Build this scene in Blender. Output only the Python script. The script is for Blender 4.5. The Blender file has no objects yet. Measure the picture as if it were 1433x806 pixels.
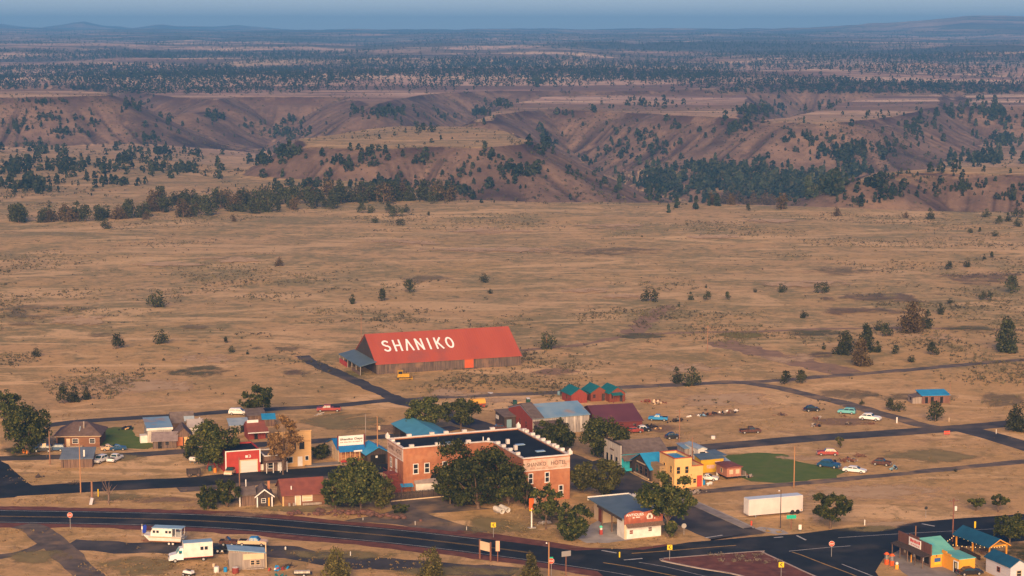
import bpy, bmesh, math, random
import numpy as np
from mathutils import Vector, Matrix

random.seed(7)
RNG = np.random.default_rng(11)
SC = bpy.context.scene
COL = SC.collection

# ------------------------------------------------------------------ camera
F_PX, CAM_H = 2700.0, 100.0                     # focal length in photo pixels (1433 wide), camera height in metres
PITCH = math.atan((403 - 42) / F_PX)
cam_data = bpy.data.cameras.new('camera')
cam_data.sensor_width = 36.0
cam_data.lens = 36.0 * F_PX / 1433.0
cam_data.clip_start = 1.0
cam_data.clip_end = 120000.0
cam = bpy.data.objects.new('camera', cam_data)
cam.location = (0, 0, CAM_H)
cam.rotation_euler = (math.pi / 2 - PITCH, 0, 0)
COL.objects.link(cam)
SC.camera = cam

# ------------------------------------------------------------------ dusk light: low soft glow behind the camera, blue sky overhead
SUN_EL, SUN_AZ = math.radians(20.0), math.radians(-4.0)      # azimuth: behind the camera, a touch to its left
world = bpy.data.worlds.new('World')
SC.world = world
world.use_nodes = True
wn, wl = world.node_tree.nodes, world.node_tree.links
bg = wn['Background']
sky = wn.new('ShaderNodeTexSky')
sky.sky_type = 'NISHITA'
sky.sun_disc = False
sky.sun_elevation = SUN_EL
# the glow comes from direction (sin az, -cos az); rotation is measured clockwise from +Y
sky.sun_rotation = math.pi - SUN_AZ
sky.air_density = 1.0
sky.dust_density = 0.0
sky.ozone_density = 6.0
tint = wn.new('ShaderNodeMix'); tint.data_type = 'RGBA'; tint.blend_type = 'MULTIPLY'; tint.inputs[0].default_value = 1.0
tint.inputs[7].default_value = (.87, .82, 1.03, 1)                # faint violet of the dusk sky
wl.new(sky.outputs[0], tint.inputs[6]); wl.new(tint.outputs[2], bg.inputs['Color'])
bg.inputs['Strength'].default_value = 0.050
sun_d = bpy.data.lights.new('sun', 'SUN')
sun_d.energy = 4.0
sun_d.angle = math.radians(42)
sun_d.color = (1.0, 0.67, 0.37)
sun = bpy.data.objects.new('sun', sun_d)
sdir = Vector((math.sin(SUN_AZ) * math.cos(SUN_EL), -math.cos(SUN_AZ) * math.cos(SUN_EL), math.sin(SUN_EL)))
sun.rotation_euler = sdir.to_track_quat('Z', 'Y').to_euler()
sun.location = (40, -60, 160)
COL.objects.link(sun)
SC.view_settings.view_transform = 'Standard'
SC.view_settings.look = 'None'
SC.view_settings.gamma = 1.0
SC.view_settings.exposure = 1.05
SC.render.engine = 'CYCLES'
SC.cycles.use_denoising = True
SC.cycles.volume_bounces = 0
SC.cycles.max_bounces = 4
SC.cycles.diffuse_bounces = 2
SC.cycles.glossy_bounces = 2
SC.cycles.transparent_max_bounces = 8

HAZE_COLOUR, HAZE_DENSITY = (0.17, 0.50, 1.0), 1.35e-4

# ------------------------------------------------------------------ helpers: placing
_cp, _sp = math.cos(PITCH), math.sin(PITCH)
def G(px, py, z=0.0):
    """World point at height z seen at photo pixel (px, py)."""
    a = (px - 716.5) / F_PX; b = (403 - py) / F_PX
    dy = _cp + b * _sp; dz = -_sp + b * _cp
    t = (z - CAM_H) / dz
    return Vector((a * t, dy * t, z))
GA = math.radians(21.0)                          # direction of the town's street grid

# ------------------------------------------------------------------ helpers: noise
def _hash(ix, iy, s):
    n = (ix * 374761393 + iy * 668265263 + s * 974634777) & 0x7fffffff
    n = ((n ^ (n >> 13)) * 1274126177) & 0x7fffffff
    n = (n ^ (n >> 16)) & 0xffff
    return n / 65535.0
def vnoise(x, y, s=0):
    x = np.asarray(x, float); y = np.asarray(y, float)
    ix = np.floor(x).astype(np.int64); iy = np.floor(y).astype(np.int64)
    fx = x - ix; fy = y - iy
    fx = fx * fx * fx * (fx * (fx * 6 - 15) + 10); fy = fy * fy * fy * (fy * (fy * 6 - 15) + 10)
    a = _hash(ix, iy, s); b = _hash(ix + 1, iy, s); c = _hash(ix, iy + 1, s); d = _hash(ix + 1, iy + 1, s)
    return (a + (b - a) * fx) * (1 - fy) + (c + (d - c) * fx) * fy
def fbm(x, y, s=0, o=4):
    t = 0; amp = 0.5; tot = 0
    for k in range(o):
        t = t + amp * (vnoise(x * 2 ** k + 17.3 * k, y * 2 ** k - 9.1 * k, s + k) - 0.5)
        tot += amp; amp *= 0.5
    return t / tot * 2                            # about -1..1
def sstep(a, b, x):
    t = np.clip((x - a) / (b - a), 0, 1)
    return t * t * (3 - 2 * t)

# ------------------------------------------------------------------ helpers: materials
MATS = {}
def mat(name, c1, c2=None, scale=1.0, rough=0.85, metal=0.0, stretch=(1, 1, 1), bump=0.0, detail=5.0, lo=0.35, hi=0.65, wave=None, spec=0.3, c3=None, scale3=0.3, lo3=0.55, hi3=0.7):
    """Principled material; base colour varied by noise, optional ribs (wave = (axis, ribs per metre, depth))."""
    if name in MATS: return MATS[name]
    m = bpy.data.materials.new(name); m.use_nodes = True
    n, l = m.node_tree.nodes, m.node_tree.links
    b = n['Principled BSDF']
    b.inputs['Roughness'].default_value = rough; b.inputs['Metallic'].default_value = metal
    b.inputs['Specular IOR Level'].default_value = spec
    b.inputs['Base Color'].default_value = (*c1, 1)
    tc = n.new('ShaderNodeTexCoord'); mp = n.new('ShaderNodeMapping'); l.new(tc.outputs['Object'], mp.inputs[0])
    mp.inputs['Scale'].default_value = stretch
    col = None
    if c2 is not None:
        nz = n.new('ShaderNodeTexNoise'); nz.inputs['Scale'].default_value = scale; nz.inputs['Detail'].default_value = detail
        l.new(mp.outputs[0], nz.inputs[0])
        r = n.new('ShaderNodeMapRange'); r.inputs[1].default_value = lo; r.inputs[2].default_value = hi
        l.new(nz.outputs[0], r.inputs[0])
        mx = n.new('ShaderNodeMix'); mx.data_type = 'RGBA'
        mx.inputs[6].default_value = (*c1, 1); mx.inputs[7].default_value = (*c2, 1)
        l.new(r.outputs[0], mx.inputs[0]); col = mx.outputs[2]
        if c3 is not None:
            nz3 = n.new('ShaderNodeTexNoise'); nz3.inputs['Scale'].default_value = scale3; nz3.inputs['Detail'].default_value = 6
            l.new(tc.outputs['Object'], nz3.inputs[0])
            r3 = n.new('ShaderNodeMapRange'); r3.inputs[1].default_value = lo3; r3.inputs[2].default_value = hi3
            l.new(nz3.outputs[0], r3.inputs[0])
            mx3 = n.new('ShaderNodeMix'); mx3.data_type = 'RGBA'; mx3.inputs[7].default_value = (*c3, 1)
            l.new(r3.outputs[0], mx3.inputs[0]); l.new(col, mx3.inputs[6]); col = mx3.outputs[2]
        l.new(col, b.inputs['Base Color'])
        if bump:
            bp = n.new('ShaderNodeBump'); bp.inputs['Strength'].default_value = bump; bp.inputs['Distance'].default_value = 0.05
            l.new(nz.outputs[0], bp.inputs['Height']); l.new(bp.outputs[0], b.inputs['Normal'])
    if wave:
        w = n.new('ShaderNodeTexWave'); w.bands_direction = wave[0]; w.inputs['Scale'].default_value = wave[1] * 0.314
        w.inputs['Distortion'].default_value = 0.0
        l.new(tc.outputs['Object'], w.inputs[0])
        bp = n.new('ShaderNodeBump'); bp.inputs['Strength'].default_value = wave[2]; bp.inputs['Distance'].default_value = 0.050
        l.new(w.outputs['Fac'], bp.inputs['Height']); l.new(bp.outputs[0], b.inputs['Normal'])
    MATS[name] = m
    return m
def emat(name, c, s):
    if name in MATS: return MATS[name]
    m = bpy.data.materials.new(name); m.use_nodes = True
    b = m.node_tree.nodes['Principled BSDF']
    b.inputs['Base Color'].default_value = (*c, 1); b.inputs['Emission Color'].default_value = (*c, 1); b.inputs['Emission Strength'].default_value = s
    MATS[name] = m
    return m

# ------------------------------------------------------------------ helpers: objects
def link(name, me, m=None, parent=None):
    o = bpy.data.objects.new(name, me); COL.objects.link(o)
    if m is not None and not me.materials: me.materials.append(m)
    if parent is not None: o.parent = parent
    return o
def tag(o, label=None, cat=None, group=None, kind=None):
    if label: o['label'] = label
    if cat: o['category'] = cat
    if group: o['group'] = group
    if kind: o['kind'] = kind
    return o
def empty(name, label, cat, loc, rz=0.0, group=None):
    o = bpy.data.objects.new(name, None); COL.objects.link(o)
    o.empty_display_size = 0.5
    o.location = loc; o.rotation_euler = (0, 0, rz)
    return tag(o, label, cat, group)
def np_mesh(name, V, Fq, smooth=False):
    """Mesh from a vertex array and an array of equal-sided faces."""
    me = bpy.data.meshes.new(name)
    V = np.asarray(V, np.float32); Fq = np.asarray(Fq, np.int32)
    k = Fq.shape[1]
    me.vertices.add(len(V)); me.vertices.foreach_set('co', V.ravel())
    me.loops.add(Fq.size); me.loops.foreach_set('vertex_index', Fq.ravel())
    me.polygons.add(len(Fq)); me.polygons.foreach_set('loop_start', np.arange(0, Fq.size, k, dtype=np.int32))
    if smooth: me.polygons.foreach_set('use_smooth', np.ones(len(Fq), bool))
    me.update(calc_edges=True)
    return me
class MB:
    """Collects boxes, bars, prisms and tubes; build() links them as ONE mesh object."""
    def __init__(s): s.v = []; s.f = []
    def poly(s, pts, faces):
        k = len(s.v); s.v += [tuple(p) for p in pts]; s.f += [tuple(i + k for i in f) for f in faces]; return s
    def box(s, x0, x1, y0, y1, z0, z1):
        return s.poly([(x0,y0,z0),(x1,y0,z0),(x1,y1,z0),(x0,y1,z0),(x0,y0,z1),(x1,y0,z1),(x1,y1,z1),(x0,y1,z1)],
                      [(0,3,2,1),(4,5,6,7),(0,1,5,4),(1,2,6,5),(2,3,7,6),(3,0,4,7)])
    def prism(s, pts, d):
        """Closed prism: planar polygon pts swept by vector d."""
        n = len(pts); d = Vector(d)
        a = [Vector(p) for p in pts]; nrm = Vector((0,0,0))
        for i in range(n): nrm += a[i].cross(a[(i+1) % n])
        if nrm.dot(d) > 0: a.reverse()
        return s.poly(a + [p + d for p in a], [tuple(range(n)), tuple(range(2*n-1, n-1, -1))] + [(i, i+n, (i+1) % n + n, (i+1) % n) for i in range(n)])
    def tube(s, p, q, r0, r1=None, n=8, cap=True):
        p, q = Vector(p), Vector(q); r1 = r0 if r1 is None else r1
        d = (q - p).normalized(); a = d.orthogonal().normalized(); b = d.cross(a)
        k = len(s.v)
        for c, r in ((p, r0), (q, r1)):
            for i in range(n):
                t = 2 * math.pi * i / n
                s.v.append(tuple(c + a * (r * math.cos(t)) + b * (r * math.sin(t))))
        for i in range(n): s.f.append((k+i, k+(i+1) % n, k+n+(i+1) % n, k+n+i))
        if cap: s.f.append(tuple(range(k+n-1, k-1, -1))); s.f.append(tuple(range(k+n, k+2*n)))
        return s
    def lathe(s, prof, c=(0,0,0), n=14):
        """Solid of revolution about z from (radius, z) pairs."""
        k = len(s.v)
        for r, z in prof:
            for i in range(n):
                t = 2 * math.pi * i / n
                s.v.append((c[0] + r*math.cos(t), c[1] + r*math.sin(t), c[2] + z))
        m = len(prof)
        for j in range(m-1):
            for i in range(n): s.f.append((k+j*n+i, k+j*n+(i+1) % n, k+(j+1)*n+(i+1) % n, k+(j+1)*n+i))
        s.f.append(tuple(range(k+n-1, k-1, -1))); s.f.append(tuple(range(k+(m-1)*n, k+m*n)))
        return s
    def build(s, name, m=None, parent=None, smooth=False):
        me = bpy.data.meshes.new(name); me.from_pydata(s.v, [], s.f)
        if smooth:
            for p in me.polygons: p.use_smooth = True
        me.update()
        return link(name, me, m, parent)
def copy_tree(o, parent=None):
    c = o.copy(); COL.objects.link(c)
    if parent is not None: c.parent = parent
    for ch in list(o.children): copy_tree(ch, c)
    return c
# ================================================================== TERRAIN
def sdf(poly, X, Y):
    """Signed distance to a polygon (inside negative) and the arc length of the nearest edge point."""
    P = np.array(poly); n = len(P)
    best = np.full(X.shape, 1e18); arc = np.zeros(X.shape); inside = np.zeros(X.shape, bool); s0 = 0
    for i in range(n):
        a = P[i]; b = P[(i+1) % n]; e = b - a; L = math.hypot(*e)
        wx = X - a[0]; wy = Y - a[1]
        t = np.clip((wx*e[0] + wy*e[1]) / (L*L + 1e-9), 0, 1)
        d = (wx - t*e[0])**2 + (wy - t*e[1])**2
        k = d < best; best = np.where(k, d, best); arc = np.where(k, s0 + t*L, arc)
        c = ((a[1] > Y) != (b[1] > Y)) & (X < (b[0]-a[0]) * (Y-a[1]) / (b[1]-a[1] + 1e-12) + a[0])
        inside ^= c; s0 += L
    d = np.sqrt(best)
    return np.where(inside, -d, d), arc
def pix_poly(pts, z): return [tuple(G(x, y, z)[:2]) for x, y in pts]
# flat-topped hills beyond the plain: (top height, rim outline in the photo, slope, rimrock, gully depth, far-plateau?)
MESAS = [
    (0.0,  [(-420,206),(100,216),(250,226),(340,236),(400,243),(480,246),(560,262),(640,278),(760,283),(940,283),(1050,287),(1200,291),(1433,296),(1750,300),(1750,1800),(-420,1800)], .30, 2, 1.0),
    (36.0, [(-420,136),(60,136),(146,134),(152,129),(80,125),(-420,124)], .36, 7, 4.0),
    (20.0, [(425,204),(500,207),(600,205),(680,207),(735,204),(745,196),(700,183),(640,177),(560,176),(480,183),(428,196)], .36, 7, 5.0),
    (20.0, [(672,170),(700,161),(760,153),(850,156),(950,161),(1035,166),(1052,150),(1040,134),(900,132),(760,135),(700,146)], .42, 9, 6.5),
    (18.0, [(1063,169),(1130,172),(1194,171),(1271,158),(1321,145),(1321,131),(1238,134),(1181,144),(1137,154)], .34, 6, 4.0),
    (17.0, [(1350,150),(1433,150),(1760,150),(1760,131),(1350,131)], .34, 6, 4.0),
    (10.0, [(1212,250),(1240,244),(1300,242),(1433,245),(1760,245),(1760,233),(1433,234),(1300,236),(1218,241)], .34, 4, 2.0),
    (14.0, [(262,158),(330,150),(420,146),(470,146),(490,142),(420,139),(330,140),(270,148)], .34, 5, 5.5),
]
MESAS = [(z, pix_poly(p, z), sl, rk, gu) for z, p, sl, rk, gu in MESAS]
FAR_EDGE = np.array([(-900,118),(-300,118),(150,121),(235,136),(300,139),(340,136),(480,136),(520,150),(560,139),(620,130),(700,127),(860,128),(1000,125),(1100,121),(1200,122),(1433,119),(2400,118)], float)
Z_FAR = 25.0
fe = np.array([tuple(G(x, y, Z_FAR)[:2]) for x, y in FAR_EDGE])
FAR_POLY = [tuple(p) for p in fe] + [(30000, 60000), (-30000, 60000)]
def terrain(X, Y):
    """Height, rock cover and canyon-depth masks at world points."""
    X = np.asarray(X, float); Y = np.asarray(Y, float)
    U = X / np.maximum(Y, 1)
    wob = 12 * fbm(X/130, Y/130, 3, 2) + 2.5 * fbm(X/34, Y/34, 5, 2)
    floor = -12 - 52 * np.exp(-((U - .110)/.085)**2) * sstep(1150, 1420, Y) - 26 * np.exp(-((U - .03)/.06)**2) * sstep(1420, 1520, Y) * sstep(1900, 1750, Y) - 20 * np.exp(-((U + .09)/.06)**2) * sstep(1700, 1950, Y)
    floor = floor + 10 * sstep(-.14, -.20, U) * sstep(2100, 1500, Y) + 4 * fbm(X/160, Y/160, 9, 4)
    Z = floor; rock = np.zeros(X.shape); streak = np.zeros(X.shape)
    def add(Z, rock, streak, z, poly, sl, rk, gu, top):
        d, arc = sdf(poly, X, Y)
        far = poly is FAR_POLY
        d = d + wob * (1.3 if far else 1.0 if z > 1 else .5)
        gn = 1 - np.abs(fbm(arc/15 + X*.006, Y*.006, 21, 4)) * 2.6
        ramp = sstep(4, 45, d)
        dd = np.maximum(d, 0)
        drop = rk * .7 * sstep(0, 10, dd) * vnoise(arc/60, 0*arc, 33) + sl * dd * (.62 + .62 * sstep(0, 55, dd) - .22 * sstep(70, 160, dd)) + gu * .62 * np.clip(gn, 0, 1)**2.2 * ramp + ramp * np.minimum(gu, 3) * .45 * (.5 * np.abs(fbm(X/17, Y/17, 25, 3)) + .35 * sstep(.5, .62, vnoise(dd/11 + 2*fbm(X/60, Y/60, 27, 2), arc/90, 29)))
        h = top - drop
        up = h > Z
        k = 2.5
        m = np.maximum(h, Z) + k * np.exp(-np.abs(h - Z)/k) * .35
        r = sstep(-3, 2, dd + d) * np.exp(-np.maximum(d - 5, 0)/11) * (d > -1)
        rock = np.where(up, r, rock); streak = np.where(up, np.clip(gn, 0, 1)**3 * ramp, streak)
        return m, rock, streak
    far_top = Z_FAR + 76 * np.clip((Y - 2400)/9600, 0, 1)**.85 + sstep(2350, 3400, Y) * (17 * fbm(X/1100, Y/420, 41, 4) + 9 * fbm(X/300, Y/150, 47, 4) - 9 * np.clip(1 - 3.2*np.abs(fbm(X/800, Y/500, 43, 3)), 0, 1))
    far_top = far_top - sstep(12300, 13600, Y) * 45
    Z, rock, streak = add(Z, rock, streak, Z_FAR, FAR_POLY, .40, 8, 6.0, far_top)
    for z, poly, sl, rk, gu in MESAS:
        top = z + (1.2 * fbm(X/70, Y/70, 51, 3) if z > 1 else 1.3 * sstep(640, 900, Y) * fbm(X/120, Y/120, 57, 4))
        Z, rock, streak = add(Z, rock, streak, z, poly, sl, rk, gu, top)
    # town and fore-land are level
    lev = sstep(760, 600, Y)
    Z = Z * (1 - lev)
    # far skyline: the long butte at the right, faint mountains at the left
    px = 716.5 + F_PX * U
    butte = np.interp(px, [850, 1050, 1150, 1240, 1300, 1345, 1433, 1560, 1750, 2000], [0, 8, 22, 42, 62, 76, 78, 60, 62, 20])
    Z = Z + butte * np.exp(-((Y - 11200)/1500)**2)
    mt = np.interp(px, [-700, -150, -20, 40, 62, 85, 122, 150, 190, 230, 262, 300, 335, 380, 430, 2300], [60, 60, 75, 40, 32, 62, 96, 50, 20, 55, 30, 22, 50, 25, -10, -40])
    Z = Z + sstep(13200, 14600, Y) * (mt*.66 + 46) * np.exp(-((Y - 14900)/1300)**2)
    return Z, rock, streak

# grid in (u = x / y, y): fine where the photo looks, coarse outside
uu = np.concatenate([np.linspace(-.85, -.30, 40)[:-1], np.linspace(-.30, .30, 640), np.linspace(.30, .85, 40)[1:]])
yy = [20.0]
while yy[-1] < 16000:
    y = yy[-1]
    yy.append(y + (12 if y < 300 else 6 if y < 1080 else 3.6 if y < 2600 else 3.6 + (y - 2600) * .015))
yy = np.array(yy)
UU, YY = np.meshgrid(uu, yy)
XX = UU * YY
ZZ, ROCK, STREAK = terrain(XX, YY)
nu, ny = len(uu), len(yy)
idx = np.arange(nu * ny).reshape(ny, nu)
quads = np.stack([idx[:-1, :-1], idx[:-1, 1:], idx[1:, 1:], idx[1:, :-1]], -1).reshape(-1, 4)
me = np_mesh('terrain', np.stack([XX, YY, ZZ], -1).reshape(-1, 3), quads, True)
for nm, A in (('rock', ROCK), ('streak', STREAK)):
    at = me.attributes.new(nm, 'FLOAT', 'POINT'); at.data.foreach_set('value', A.astype(np.float32).ravel())

def hgt(x, y):
    """Terrain height by lookup in the grid."""
    x = np.asarray(x, float); y = np.asarray(y, float)
    u = x / y
    j = np.clip(np.searchsorted(yy, y) - 1, 0, ny - 2); i = np.clip(np.searchsorted(uu, u) - 1, 0, nu - 2)
    fy = np.clip((y - yy[j])/(yy[j+1]-yy[j]), 0, 1); fu = np.clip((u - uu[i])/(uu[i+1]-uu[i]), 0, 1)
    return (ZZ[j, i]*(1-fu) + ZZ[j, i+1]*fu)*(1-fy) + (ZZ[j+1, i]*(1-fu) + ZZ[j+1, i+1]*fu)*fy
_ys = 330 * np.exp(np.arange(0, 1100) * .004)
def cast(px, py):
    """First terrain point seen at photo pixels; NaN where the ray meets the sky."""
    px = np.atleast_1d(np.asarray(px, float)); py = np.atleast_1d(np.asarray(py, float))
    out = np.full((len(px), 3), np.nan)
    for s in range(0, len(px), 1500):
        a = (px[s:s+1500]-716.5)/F_PX; b = (403-py[s:s+1500])/F_PX
        dy = _cp + b*_sp; dz = -_sp + b*_cp
        Yr = np.broadcast_to(_ys, (len(a), len(_ys)))
        T = Yr / dy[:, None]
        Xr = a[:, None]*T; Zr = CAM_H + dz[:, None]*T
        below = Zr < hgt(Xr, Yr)
        k = below.argmax(1); ok = below.any(1)
        k1 = np.maximum(k, 1); r = np.arange(len(a))
        f = np.zeros(len(a))
        za = Zr[r, k1-1] - hgt(Xr[r, k1-1], Yr[r, k1-1]); zb = Zr[r, k1] - hgt(Xr[r, k1], Yr[r, k1])
        f = np.clip(za/(za - zb + 1e-9), 0, 1)
        t = T[r, k1-1] + (T[r, k1]-T[r, k1-1])*f
        P = np.stack([a*t, dy*t, np.zeros(len(a))], -1); P[:, 2] = hgt(P[:, 0], P[:, 1])
        P[~ok] = np.nan
        out[s:s+1500] = P
    return out

def ground_material():
    m = bpy.data.materials.new('dry_grass_ground'); m.use_nodes = True
    n, l = m.node_tree.nodes, m.node_tree.links
    b = n['Principled BSDF']; b.inputs['Roughness'].default_value = .95; b.inputs['Specular IOR Level'].default_value = .1
    geo = n.new('ShaderNodeNewGeometry')
    pos = geo.outputs['Position']
    def noise(sc, det=6, rough=.55, vec=pos, stretch=None, dist=0.0):
        if stretch:
            mp = n.new('ShaderNodeMapping'); mp.inputs['Scale'].default_value = stretch; l.new(vec, mp.inputs[0]); vec = mp.outputs[0]
        t = n.new('ShaderNodeTexNoise'); t.inputs['Scale'].default_value = sc; t.inputs['Detail'].default_value = det; t.inputs['Roughness'].default_value = rough; t.inputs['Distortion'].default_value = dist
        l.new(vec, t.inputs[0]); return t.outputs[0]
    def rng(v, a, c, lo=0.0, hi=1.0):
        r = n.new('ShaderNodeMapRange'); r.interpolation_type = 'SMOOTHSTEP'
        for i, x in ((1, a), (2, c), (3, lo), (4, hi)): r.inputs[i].default_value = x
        l.new(v, r.inputs[0]); return r.outputs[0]
    def op(o, a, c):
        t = n.new('ShaderNodeMath'); t.operation = o
        for i, x in ((0, a), (1, c)):
            if isinstance(x, (int, float)): t.inputs[i].default_value = x
            else: l.new(x, t.inputs[i])
        return t.outputs[0]
    mul = lambda a, c: op('MULTIPLY', a, c)
    def mix(f, a, c):
        t = n.new('ShaderNodeMix'); t.data_type = 'RGBA'
        if isinstance(f, (int, float)): t.inputs[0].default_value = f
        else: l.new(f, t.inputs[0])
        for i, x in ((6, a), (7, c)):
            if isinstance(x, tuple): t.inputs[i].default_value = (*x, 1)
            else: l.new(x, t.inputs[i])
        return t.outputs[2]
    sep = n.new('ShaderNodeSeparateXYZ'); l.new(pos, sep.inputs[0]); Yw = sep.outputs[1]
    sn = n.new('ShaderNodeSeparateXYZ'); l.new(geo.outputs['Normal'], sn.inputs[0])
    straw, sage, soil, darks, pale = (.54, .325, .135), (.180, .158, .066), (.60, .36, .17), (.14, .09, .055), (.74, .47, .235)
    fine = noise(.22, 8, .78); mid = noise(.045, 9, .74, dist=.5)
    col = mix(rng(noise(.011, 9, .68), .40, .60), straw, soil)
    # sagebrush and green-grey grass: ragged cover, thicker on the open plain
    cover = op('ADD', mul(noise(.012, 6, .66, dist=.4), .45), op('ADD', mul(mid, .75), mul(fine, .8)))
    sg = rng(cover, .90, 1.10)
    col = mix(mul(sg, rng(Yw, 470, 640, .30, .88)), col, sage)
    # bare pale soil in thin wandering streaks
    col = mix(mul(rng(noise(.02, 9, .72, stretch=(.55, 1.5, 1), dist=1.2), .52, .61), .95), col, pale)
    col = mix(mul(rng(noise(.06, 8, .74, stretch=(.6, 1.4, 1), dist=.8), .56, .64), .7), col, pale)
    col = mix(rng(Yw, 500, 720, 0, .30), col, (.38, .30, .17))
    # stony scabs, broken up
    st_ = op('ADD', mul(noise(.012, 6, .62), .9), op('ADD', mul(mid, .45), mul(fine, .45)))
    col = mix(mul(rng(st_, 1.06, 1.15), .7), col, darks)
    # tufts: dark and bright speckle
    col = mix(mul(rng(fine, .55, .68), rng(Yw, 420, 700, .45, .65)), col, (.13, .10, .055))
    col = mix(mul(rng(noise(.6, 5, .75), .55, .68), .5), col, (.22, .15, .08))
    col = mix(mul(rng(noise(.34, 6, .75), .56, .68), .45), col, (.66, .47, .25))
    # mottled lots around the town
    near = rng(Yw, 520, 470)
    col = mix(mul(mul(rng(noise(.13, 8, .72, dist=.6), .50, .62), near), .62), col, (.27, .185, .072))
    col = mix(mul(mul(rng(noise(.085, 9, .75, dist=.8), .55, .66), near), .6), col, (.33, .20, .115))
    # canyon country: redder, browner soil on the hills and the far plateau
    hill = rng(Yw, 1350, 2300); hill2 = rng(Yw, 1060, 1160)
    red = mix(rng(noise(.006, 8, .7), .40, .60), (.48, .29, .215), (.68, .45, .32))
    red = mix(rng(noise(.0021, 9, .7, stretch=(.35, 1.5, 1)), .46, .56), red, (.22, .13, .10))
    red = mix(mul(rng(noise(.0033, 9, .7, stretch=(.22, 1.7, 1)), .54, .60), .9), red, (.82, .57, .38))
    red = mix(mul(rng(noise(.03, 9, .75), .5, .62), .6), red, (.16, .115, .08))
    red = mix(mul(rng(noise(.11, 7, .75), .54, .66), .7), red, (.11, .085, .06))
    col = mix(hill, col, red)
    # thin soil on steep ground, coloured darker because the sun overlights slopes
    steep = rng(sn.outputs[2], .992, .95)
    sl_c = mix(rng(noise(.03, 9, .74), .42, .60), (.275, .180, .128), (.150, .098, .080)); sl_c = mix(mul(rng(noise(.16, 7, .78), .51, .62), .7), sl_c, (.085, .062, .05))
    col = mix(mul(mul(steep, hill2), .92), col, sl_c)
    # far juniper cover
    jun = rng(noise(.0016, 9, .75, stretch=(.45, 1.8, 1)), .445, .53)
    col = mix(mul(jun, rng(Yw, 2600, 5200, 0, .8)), col, (.03, .042, .036))
    # rimrock; gully creases darkened, their shade put into the colour
    ar = n.new('ShaderNodeAttribute'); ar.attribute_name = 'rock'
    st = n.new('ShaderNodeAttribute'); st.attribute_name = 'streak'
    rk = mul(ar.outputs['Fac'], rng(noise(.018, 8, .72), .42, .56))
    col = mix(mul(rk, rng(Yw, 1080, 1200, .0, .97)), col, (.075, .042, .040))
    col = mix(mul(mul(st.outputs['Fac'], rng(noise(.025, 7, .72), .33, .46)), 1.0), col, (.035, .024, .028))
    col = mix(mul(hill2, rng(sn.outputs[2], .992, .965, .14, .34)), col, (.07, .045, .045))  # hills darkened overall, slopes more, to offset the sun on them
    l.new(col, b.inputs['Base Color'])
    bp = n.new('ShaderNodeBump'); bp.inputs['Strength'].default_value = .6; bp.inputs['Distance'].default_value = .6
    l.new(noise(.4, 8, .75), bp.inputs['Height']); l.new(bp.outputs[0], b.inputs['Normal'])
    return m
M_GROUND = ground_material()
ground = link('ground', me, M_GROUND); tag(ground, kind='structure')

# ------------------------------------------------------------------ the evening air
hz = MB().box(-15500, 15500, -400, 16900, -80, 215)
hm = bpy.data.materials.new('haze_air'); hm.use_nodes = True
hn = hm.node_tree.nodes; hn.remove(hn['Principled BSDF'])
pv = hn.new('ShaderNodeVolumePrincipled')
pv.inputs['Color'].default_value = (*HAZE_COLOUR, 1); pv.inputs['Density'].default_value = HAZE_DENSITY; pv.inputs['Anisotropy'].default_value = 0.0
hm.node_tree.links.new(pv.outputs[0], hn['Material Output'].inputs['Volume'])
haze = hz.build('haze', hm); tag(haze, kind='stuff')
# ================================================================== TREES AND BRUSH
def foliage(name, dark, light, tip, sc=.8):
    m = bpy.data.materials.new(name); m.use_nodes = True
    n, l = m.node_tree.nodes, m.node_tree.links
    b = n['Principled BSDF']; b.inputs['Roughness'].default_value = .8; b.inputs['Specular IOR Level'].default_value = .15
    g = n.new('ShaderNodeNewGeometry'); oi = n.new('ShaderNodeObjectInfo')
    def noi(s, d):
        t = n.new('ShaderNodeTexNoise'); t.inputs['Scale'].default_value = s; t.inputs['Detail'].default_value = d; l.new(g.outputs['Position'], t.inputs[0]); return t.outputs[0]
    def rg(v, a, c):
        r = n.new('ShaderNodeMapRange'); r.inputs[1].default_value = a; r.inputs[2].default_value = c; l.new(v, r.inputs[0]); return r.outputs[0]
    def mx(f, a, c):
        t = n.new('ShaderNodeMix'); t.data_type = 'RGBA'; l.new(f, t.inputs[0])
        for i, x in ((6, a), (7, c)):
            if isinstance(x, tuple): t.inputs[i].default_value = (*x, 1)
            else: l.new(x, t.inputs[i])
        return t.outputs[2]
    c = mx(rg(noi(sc, 3), .38, .62), dark, light)
    c = mx(rg(noi(sc * 4, 2), .52, .72), c, tip)
    hs = n.new('ShaderNodeHueSaturation'); l.new(c, hs.inputs['Color'])
    r = n.new('ShaderNodeMapRange'); r.inputs[3].default_value = .75; r.inputs[4].default_value = 1.3; l.new(oi.outputs['Random'], r.inputs[0]); l.new(r.outputs[0], hs.inputs['Value'])
    l.new(hs.outputs[0], b.inputs['Base Color'])
    return m
M_JUN = foliage('juniper_foliage', (.016, .023, .010), (.052, .056, .022), (.11, .095, .036), .7)
M_JUNB = foliage('browned_juniper_foliage', (.05, .035, .018), (.10, .07, .03), (.16, .10, .045), .7)
M_ELM = foliage('broadleaf_foliage', (.012, .020, .005), (.050, .058, .012), (.14, .12, .026), .42)
M_ELMY = foliage('yellowing_foliage', (.035, .038, .010), (.085, .080, .018), (.15, .12, .03), .5)
M_OLIVE = foliage('olive_foliage', (.035, .034, .010), (.10, .085, .022), (.20, .155, .045), .7)
M_DRY = foliage('withered_foliage', (.09, .05, .02), (.22, .12, .045), (.40, .24, .09), .9)
M_MID = foliage('light_broadleaf_foliage', (.020, .030, .007), (.070, .076, .016), (.17, .15, .035), .45)
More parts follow.
